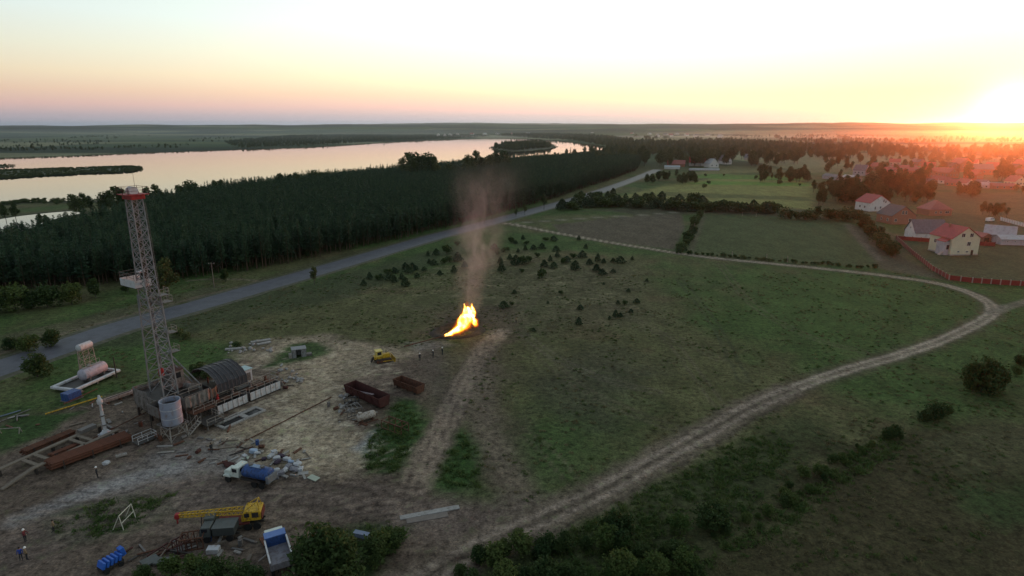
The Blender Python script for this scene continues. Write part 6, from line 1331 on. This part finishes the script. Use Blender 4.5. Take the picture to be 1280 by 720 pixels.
for px, py, l, rz in [(326, 427, 4.5, .6), (330, 430, 3.2, .7), (292, 437, 3.6, .3), (258, 459, 2.4, .4)]: lay('concrete_slab', MB().box((0, 0, .2), (l, .9, .3)), CONC, (px, py), rz, 'long pale concrete slab in the rubble behind the rig', 'slab', 'concrete slabs behind the rig', .02, bevel=.03, tilt=(.04, .03))
rz, L_, c = bearing((500, 648), (574, 634)); lay('road_slab', MB().box((0, 0, .07), (L_, .9, .14)), CONC, c, rz, 'long pale concrete road slab at the site entrance', 'slab', bevel=.03)
rz, L_, c = bearing((508, 652), (560, 643)); lay('road_slab', MB().box((0, 0, .05), (L_, 1.1, .10)), mat('brown_concrete', (.17, .145, .13), var=.2), c, rz, 'shorter brownish road slab below the long pale one', 'slab', bevel=.03)
# boards, machine parts and drums lying about the site
DRUMC = [RUST, BLUEP, STEEL, RUSTR]
for k, (px, py, ci, up) in enumerate([(196, 548, 0, 1), (201, 551, 0, 1), (352, 482, 2, 1), (357, 486, 3, 0), (230, 548, 2, 0), (176, 533, 0, 1), (322, 556, 1, 1), (327, 560, 0, 0), (411, 508, 2, 1), (420, 512, 0, 0), (262, 676, 1, 1), (301, 682, 2, 1), (248, 566, 3, 0)]):
    mbd = MB().lathe((0, 0, 0), [(.27, -.44), (.29, -.42), (.28, -.15), (.30, -.13), (.30, .13), (.28, .15), (.29, .42), (.27, .44)], 'z' if up else 'x', 14)
    lay('oil_drum', mbd, DRUMC[ci], (px, py), RS.uniform(0, 3), ['rusty oil drum', 'blue oil drum', 'grey oil drum', 'red brown oil drum'][ci] + (' standing upright' if up else ' lying on its side') + [' beside the pale cylindrical tank', ' beside the pale cylindrical tank', ' at the far end of the mud tanks', ' at the far end of the mud tanks', ' below the steel stairs', ' beside the white railing cage', ' behind the red pipes', ' behind the red pipes', ' near the red hopper', ' near the red hopper', ' by the old grey truck', ' between the old grey truck and the dump truck', ' on the grey dirt behind the tanker cab'][k], 'drum', 'oil drums about the site', .44 if up else .3, True)
BOARDC = [WOOD, PALES, RUST, STEEL, CONC]
zones = [((200, 545, 330, 580), 26, 'plank lying on the dirt between the rig stairs and the tanker truck', 'planks below the rig'), ((330, 560, 385, 602), 22, 'broken board in the sack heap behind the tanker truck', 'boards of the sack heap'), ((425, 485, 475, 532), 16, 'scrap board beside the red hopper', 'boards beside the hopper'), ((345, 455, 380, 482), 14, 'scrap board at the far end of the mud tanks', 'boards at the end of the mud tanks'), ((190, 672, 335, 700), 18, 'board in the scrap row by the parked machines', 'boards of the scrap row'), ((0, 500, 120, 535), 10, 'plank on the verge near the storage tanks', 'planks near the storage tanks'), ((110, 505, 185, 560), 12, 'plank lying between the pipe racks and the rig', 'planks by the pipe racks')]
for (x0, y0, x1, y1), n, lab, g in zones:
    for _ in range(n):
        l = RS.uniform(.5, 2.4); lay('scrap_board', MB().box((0, 0, 0), (l, RS.uniform(.12, .5), RS.uniform(.05, .25))), BOARDC[RS.randint(5)], (RS.uniform(x0, x1), RS.uniform(y0, y1)), RS.uniform(0, 3.1), lab, 'board', g, .12, tilt=(RS.uniform(-.15, .15), RS.uniform(-.08, .08)))
# ---- people
SKIN = mat('skin', (.35, .20, .14), var=.05); HELM = mat('white_helmet', (.75, .75, .74), rough=.35, var=.05)
CLOTH = {'dark': mat('dark_work_clothes', (.025, .027, .032), var=.3), 'brown': mat('brown_work_jacket', (.13, .07, .045), var=.3), 'blue': mat('blue_work_jacket', (.03, .06, .28), var=.2), 'tan': mat('tan_work_jacket', (.24, .17, .10), var=.2), 'red': mat('maroon_work_jacket', (.12, .025, .03), var=.2)}
def person_mesh(pose, jacket):
    """one continuous figure grown over a small skeleton"""
    sw = .16 if pose == 'walk' else .03; J = {'pel': (0, 0, .95), 'wai': (0, .01, 1.12), 'che': (0, .02, 1.34), 'nec': (0, .01, 1.50), 'hdl': (0, -.02, 1.58), 'hdh': (0, -.02, 1.72)}; r = {'pel': .15, 'wai': .14, 'che': .165, 'nec': .065, 'hdl': .085, 'hdh': .085}
    E = [('pel', 'wai'), ('wai', 'che'), ('che', 'nec'), ('nec', 'hdl'), ('hdl', 'hdh')]
    for s, t_ in ((-1, 'l'), (1, 'r')):
        f = sw*s; J.update({t_+'hip': (.10*s, 0, .88), t_+'kne': (.11*s, -.04 - f*.6, .49), t_+'ank': (.11*s, f, .08), t_+'toe': (.12*s, f-.17, .035), t_+'sho': (.20*s, .01, 1.42), t_+'elb': (.27*s, .03+f*.6, 1.14), t_+'wri': (.26*s, -.10+f*.5, .90), t_+'han': (.255*s, -.13+f*.5, .81)})
        r.update({t_+'hip': .105, t_+'kne': .068, t_+'ank': .05, t_+'toe': .042, t_+'sho': .078, t_+'elb': .055, t_+'wri': .04, t_+'han': .035}); E += [('pel', t_+'hip'), (t_+'hip', t_+'kne'), (t_+'kne', t_+'ank'), (t_+'ank', t_+'toe'), ('che', t_+'sho'), (t_+'sho', t_+'elb'), (t_+'elb', t_+'wri'), (t_+'wri', t_+'han')]
    if pose == 'reach':
        for t_, s in (('l', -1), ('r', 1)): J[t_+'elb'] = (.24*s, -.22, 1.22); J[t_+'wri'] = (.20*s, -.42, 1.12); J[t_+'han'] = (.19*s, -.50, 1.10)
    ks = list(J); me = bpy.data.meshes.new('person'); me.from_pydata([J[k] for k in ks], [(ks.index(a), ks.index(b)) for a, b in E], [])
    o = bpy.data.objects.new('person_build', me); COL.objects.link(o); o.modifiers.new('skin', 'SKIN'); ss = o.modifiers.new('sub', 'SUBSURF'); ss.levels = ss.render_levels = 1
    for i, k in enumerate(ks): sv = me.skin_vertices[0].data[i]; sv.radius = (r[k], r[k]*.85); sv.use_root = (k == 'pel')
    dg_ = bpy.context.evaluated_depsgraph_get(); m2 = bpy.data.meshes.new_from_object(o.evaluated_get(dg_)); bpy.data.objects.remove(o); m2.materials.clear()
    for q in (SKIN, CLOTH[jacket], CLOTH['dark']): m2.materials.append(q)
    for p_ in m2.polygons:
        z = p_.center.z; hand = (abs(p_.center.x) > .17 and z < .87) or (pose == 'reach' and p_.center.y < -.42); p_.material_index = 0 if z > 1.5 or hand and z > .6 else 1 if z > .93 else 2; p_.use_smooth = True
    m2.name = 'person'; return m2
PM = {}
def person(px, py, rz, pose, jacket, label, helmet=True, s=1.0):
    k = (pose, jacket)
    if k not in PM: PM[k] = person_mesh(pose, jacket)
    o = link('person', PM[k]); o.location = at(px, py); o.rotation_euler = (0, 0, rz); o.scale = (s, s, s); tag(o, label, 'person')
    if helmet:
        h = MB().lathe((0, -.02, 1.70), [(.165, 0), (.16, .02), (.13, .03), (.125, .09), (.09, .15), (.03, .175), (.005, .18)], 'z', 14).build('helmet', HELM, o, smooth=True)
    else: MB().lathe((0, 0, 1.64), [(.10, 0), (.115, .07), (.09, .14), (.03, .17), (.005, .172)], 'z', 12).build('hair', mat('dark_hair', (.02, .015, .012)), o, smooth=True)
    return o
person(525, 451, .5, 'stand', 'dark', 'worker in dark clothes and white helmet, nearest the bulldozer')
person(541.5, 447, -.6, 'reach', 'dark', 'worker in dark clothes and white helmet, middle of the three below the flare')
person(553, 443.5, 2.2, 'stand', 'dark', 'worker in dark clothes and white helmet, closest to the flame')
person(645, 404, 1.2, 'stand', 'tan', 'lone person in tan standing on the grass right of the flame', False)
person(265, 566, 1.0, 'walk', 'dark', 'worker in dark clothes standing behind the tanker truck cab', False)
person(122, 597, 2.0, 'stand', 'dark', 'worker in dark clothes and white helmet in front of the pipe rack')
person(68, 665, -.8, 'walk', 'tan', 'person in a tan jacket at the left end of the green patch', False)
person(32, 677, 1.6, 'reach', 'red', 'worker in a maroon jacket and white helmet on the dirt at the left')
person(27, 700, .4, 'stand', 'blue', 'worker in a blue jacket at the bottom left, beside one in tan', False)
person(34, 700, 2.6, 'stand', 'tan', 'worker in a white helmet and tan jacket beside the one in blue')
# ================================================================== gas flare, its fire and smoke
FL0 = at(556, 422)                                           # mouth of the flare line
pit_c = at(572, 415)
fp_ = place('flare_pit_bank', pit_c, .35, 'scorched black earth bank round the flare pit', 'earth bank')
def bank_mesh():
    rs = np.random.RandomState(3); V = []; n = 40; prof = [(1.0, 0), (.93, .35), (.82, .75), (.70, .55), (.60, .10)]
    for i in range(n):
        t_ = 2*math.pi*i/n; h = .45 + .75*max(0, math.sin(t_ + .4)) + rs.uniform(-.12, .12)
        for r, z in prof: V.append((math.cos(t_)*7.2*r + rs.uniform(-.12, .12), math.sin(t_)*5.4*r + rs.uniform(-.12, .12), z*h*1.3 - .03))
    F_ = [(i*5+k, ((i+1) % n)*5+k, ((i+1) % n)*5+k+1, i*5+k+1) for i in range(n) for k in range(4)]
    return MB().add(V, F_)
bank_mesh().build('bank', mat('scorched_earth', (.055, .040, .032), rough=.95, var=.5, scale=1.2, stain=(.022, .017, .014), stain_amt=.5), fp_, smooth=True)
tube_thing('flare_line', (505, 436), (557, 422), .14, RUST, 'rusty flare pipe running over the ground to the fire', z=.55)
def flame_shell(name, grow, seed, par, m, jig):
    """tongues of fire that leave the pipe low and rise as they spread"""
    rs = np.random.RandomState(seed); bm = bmesh.new()
    def ball(x, y, z, r, st=1.0):
        M = Matrix.Translation((x, y, z)) @ Matrix.Diagonal((r, r*.9, r*st, 1)); bmesh.ops.create_icosphere(bm, subdivisions=2, radius=1, matrix=M)
    path = [(0, 0, .45, .34), (1.5, .4, .9, .62), (3.2, .9, 1.7, 1.0), (4.7, 1.3, 2.7, 1.35), (5.6, 1.5, 3.9, 1.5), (6.0, 1.6, 5.0, 1.35), (6.2, 1.6, 6.0, 1.0)]
    for (a, b) in zip(path[:-1], path[1:]):                   # the jet leaves the pipe low, swells and turns upward
        for i in range(5): f = i/5; ball(*[a[q] + (b[q]-a[q])*f for q in range(3)], (a[3] + (b[3]-a[3])*f)*(grow if a[3] > .5 else .5 + grow*.5))
    for x0, y0, z0, h, r in ((4.9, 1.3, 4.6, 7.9, .50), (7.1, 1.7, 4.8, 7.7, .60), (6.0, 1.6, 5.4, 7.0, .7), (3.9, 1.1, 3.0, 5.2, .6), (7.4, 1.8, 2.9, 4.4, .65), (5.6, 1.4, 6.0, 8.9 if grow > 1.2 else 7.0, .35)):
        for i in range(7):
            f = i/6; ball(x0 + .22*math.sin(4*f + x0), y0 + .2*math.cos(3*f + x0), z0 + (h-z0)*f, r*(1 - .65*f)*grow + .06, 1.4)
    me = bpy.data.meshes.new(name); bm.to_mesh(me); bm.free(); me.materials.append(m); o = link(name, me, par)
    rm = o.modifiers.new('fuse', 'REMESH'); rm.mode = 'VOXEL'; rm.voxel_size = .18
    tx = bpy.data.textures.new('flame_noise', 'CLOUDS'); tx.noise_scale = .9; tx.noise_depth = 2
    dm = o.modifiers.new('lick', 'DISPLACE'); dm.texture = tx; dm.strength = jig; dm.mid_level = .5
    sm = o.modifiers.new('soften', 'SMOOTH'); sm.iterations = 6; return o
def flame_mat(name, col, strength, alpha, var):
    m = bpy.data.materials.new(name); m.use_nodes = True; nt = m.node_tree; nt.nodes.clear(); em = nt.nodes.new('ShaderNodeEmission'); em.inputs[0].default_value = (*col, 1); em.inputs[1].default_value = strength
    o = nt.nodes.new('ShaderNodeOutputMaterial')
    if alpha >= 1: nt.links.new(em.outputs[0], o.inputs[0]); return m
    tr = nt.nodes.new('ShaderNodeBsdfTransparent'); mx = nt.nodes.new('ShaderNodeMixShader'); no = nt.nodes.new('ShaderNodeTexNoise'); tcn = nt.nodes.new('ShaderNodeTexCoord')
    no.inputs['Scale'].default_value = .8; no.inputs['Detail'].default_value = 5; nt.links.new(tcn.outputs['Object'], no.inputs['Vector'])
    mr = nt.nodes.new('ShaderNodeMapRange'); mr.inputs[1].default_value = .35; mr.inputs[2].default_value = .68; mr.inputs[3].default_value = max(0, alpha - var); mr.inputs[4].default_value = min(1, alpha + var)
    nt.links.new(no.outputs[0], mr.inputs[0]); nt.links.new(mr.outputs[0], mx.inputs[0]); nt.links.new(tr.outputs[0], mx.inputs[1]); nt.links.new(em.outputs[0], mx.inputs[2]); nt.links.new(mx.outputs[0], o.inputs[0]); return m
fl = place('gas_flame', Vector((FL0.x, FL0.y, 0)), R(8), 'tall bright yellow gas flame roaring from the flare pit', 'flame')
flame_shell('flame_core', .62, 1, fl, flame_mat('fire_core', (1.0, .80, .34), 12.0, 1, 0), .4)
for nm, gr, col, st, al, va in (('flame_body', .80, (1.0, .62, .08), 5.0, .60, .3), ('flame_body', .95, (1.0, .45, .03), 3.2, .42, .3), ('flame_fringe', 1.10, (1.0, .30, .015), 1.8, .30, .25), ('flame_fringe', 1.28, (1.0, .17, .01), 1.0, .16, .16), ('flame_fringe', 1.5, (1.0, .11, .008), .55, .09, .09)):
    flame_shell(nm, gr, 1, fl, flame_mat('fire_' + str(gr), col, st, al, va), .45 + .5*(gr-.6))
# smoke column
def smoke():
    base = Vector((FL0.x + 5.4, FL0.y + 2.2, 5.0)); Hs = 41.; bx_, by_ = .17, .03; r0, k = 3.6, .26
    V = []; n = 20; rings = 12
    for j in range(rings+1):
        z = Hs*j/rings; r = (r0 + k*z)*1.05
        for i in range(n): t_ = 2*math.pi*i/n; V.append((bx_*z + math.cos(t_)*r, by_*z + math.sin(t_)*r, z))
    F_ = [(j*n+i, j*n+(i+1) % n, (j+1)*n+(i+1) % n, (j+1)*n+i) for j in range(rings) for i in range(n)] + [tuple(range(n-1, -1, -1)), tuple(rings*n+i for i in range(n))]
    m = bpy.data.materials.new('thin_brown_smoke'); m.use_nodes = True; nt = m.node_tree; nt.nodes.clear(); L = nt.links
    def mth(op, a, b=None):
        q = nt.nodes.new('ShaderNodeMath'); q.operation = op
        for i, v in enumerate((a, b)):
            if v is None: continue
            if isinstance(v, (int, float)): q.inputs[i].default_value = v
            else: L.new(v, q.inputs[i])
        return q.outputs[0]
    tcn = nt.nodes.new('ShaderNodeTexCoord'); sp = nt.nodes.new('ShaderNodeSeparateXYZ'); L.new(tcn.outputs['Object'], sp.inputs[0]); x, y, z = sp.outputs
    nw = nt.nodes.new('ShaderNodeTexNoise'); nw.inputs['Scale'].default_value = .11; nw.inputs['Detail'].default_value = 3; L.new(tcn.outputs['Object'], nw.inputs['Vector'])
    cx = mth('ADD', mth('SUBTRACT', x, mth('MULTIPLY', z, bx_)), mth('MULTIPLY', mth('SUBTRACT', nw.outputs[0], .5), mth('MULTIPLY', mth('ADD', z, 4.0), .38))); cy = mth('SUBTRACT', y, mth('MULTIPLY', z, by_)); rho = mth('DIVIDE', mth('SQRT', mth('ADD', mth('MULTIPLY', cx, cx), mth('MULTIPLY', cy, cy))), mth('ADD', mth('MULTIPLY', z, k), r0))
    no = nt.nodes.new('ShaderNodeTexNoise'); no.inputs['Scale'].default_value = .30; no.inputs['Detail'].default_value = 5; no.inputs['Roughness'].default_value = .6; no.inputs['Distortion'].default_value = .8
    mp = nt.nodes.new('ShaderNodeMapping'); mp.inputs['Scale'].default_value = (1, 1, .55); L.new(tcn.outputs['Object'], mp.inputs[0]); L.new(mp.outputs[0], no.inputs['Vector'])
    def mr(s, a, b, c, d_):
        q = nt.nodes.new('ShaderNodeMapRange'); q.interpolation_type = 'SMOOTHSTEP'; L.new(s, q.inputs[0])
        for i, v in enumerate((a, b, c, d_)): q.inputs[i+1].default_value = v
        return q.outputs[0]
    edge = mr(mth('ADD', rho, mth('MULTIPLY', mth('SUBTRACT', no.outputs[0], .5), 1.1)), .15, .95, 1, 0)
    dens = mth('MULTIPLY', mth('MULTIPLY', edge, mr(no.outputs[0], .42, .62, .05, 1.0)), mth('MULTIPLY', mr(z, 0, 3, .3, 1), mr(z, 10, Hs-1, 1.0, 0.0)))
    pv = nt.nodes.new('ShaderNodeVolumePrincipled'); pv.inputs['Color'].default_value = (.90, .88, .87, 1); pv.inputs['Anisotropy'].default_value = .2; L.new(mth('MULTIPLY', dens, .125), pv.inputs['Density'])
    o = nt.nodes.new('ShaderNodeOutputMaterial'); L.new(pv.outputs[0], o.inputs['Volume'])
    ob = MB().add(V, F_).build('smoke', m); ob.location = base; tag(ob, 'thin brown smoke column rising from the gas flame', 'smoke', kind='stuff'); return ob
smoke()
# ------------------------------------------------------------------ evening haze
hb = MB().box((0, 7000, 71), (31000, 17600, 146)).build('haze', None)
hm = bpy.data.materials.new('evening_haze'); hm.use_nodes = True; hm.node_tree.nodes.clear()
pv = hm.node_tree.nodes.new('ShaderNodeVolumePrincipled'); mo = hm.node_tree.nodes.new('ShaderNodeOutputMaterial')
pv.inputs['Color'].default_value = (.66, .84, 1.0, 1); pv.inputs['Density'].default_value = .000050; pv.inputs['Anisotropy'].default_value = .915
hm.node_tree.links.new(pv.outputs[0], mo.inputs['Volume']); hb.data.materials.clear(); hb.data.materials.append(hm)
tag(hb, kind='stuff')

# far fog bank, then two haze volumes added for sun glow and blue distance
for k, (x, y, lx, ly, h, den, g, col) in enumerate(((700, 2900, 2000, 400, 9, .0005, .7, (.95, .95, .97)), (2300, 2600, 3000, 3000, 32, .00010, .91, (.95, .93, .92)), (-2300, 3000, 4200, 3600, 36, .00005, .85, (.62, .82, 1.0)))):
    o = MB().box((0, 0, h/2 + .6), (lx, ly, h)).build('mist_and_added_haze', None); o.location = (x, y, 0); o.rotation_euler = (0, 0, (-.12, -.5, .3)[k])
    mm = bpy.data.materials.new('ground_mist_and_added_haze'); mm.use_nodes = True; mm.node_tree.nodes.clear(); pv = mm.node_tree.nodes.new('ShaderNodeVolumePrincipled'); mo = mm.node_tree.nodes.new('ShaderNodeOutputMaterial')
    pv.inputs['Color'].default_value = (*col, 1); pv.inputs['Density'].default_value = den; pv.inputs['Anisotropy'].default_value = g
    mm.node_tree.links.new(pv.outputs[0], mo.inputs['Volume']); o.data.materials.clear(); o.data.materials.append(mm); tag(o, kind='stuff')
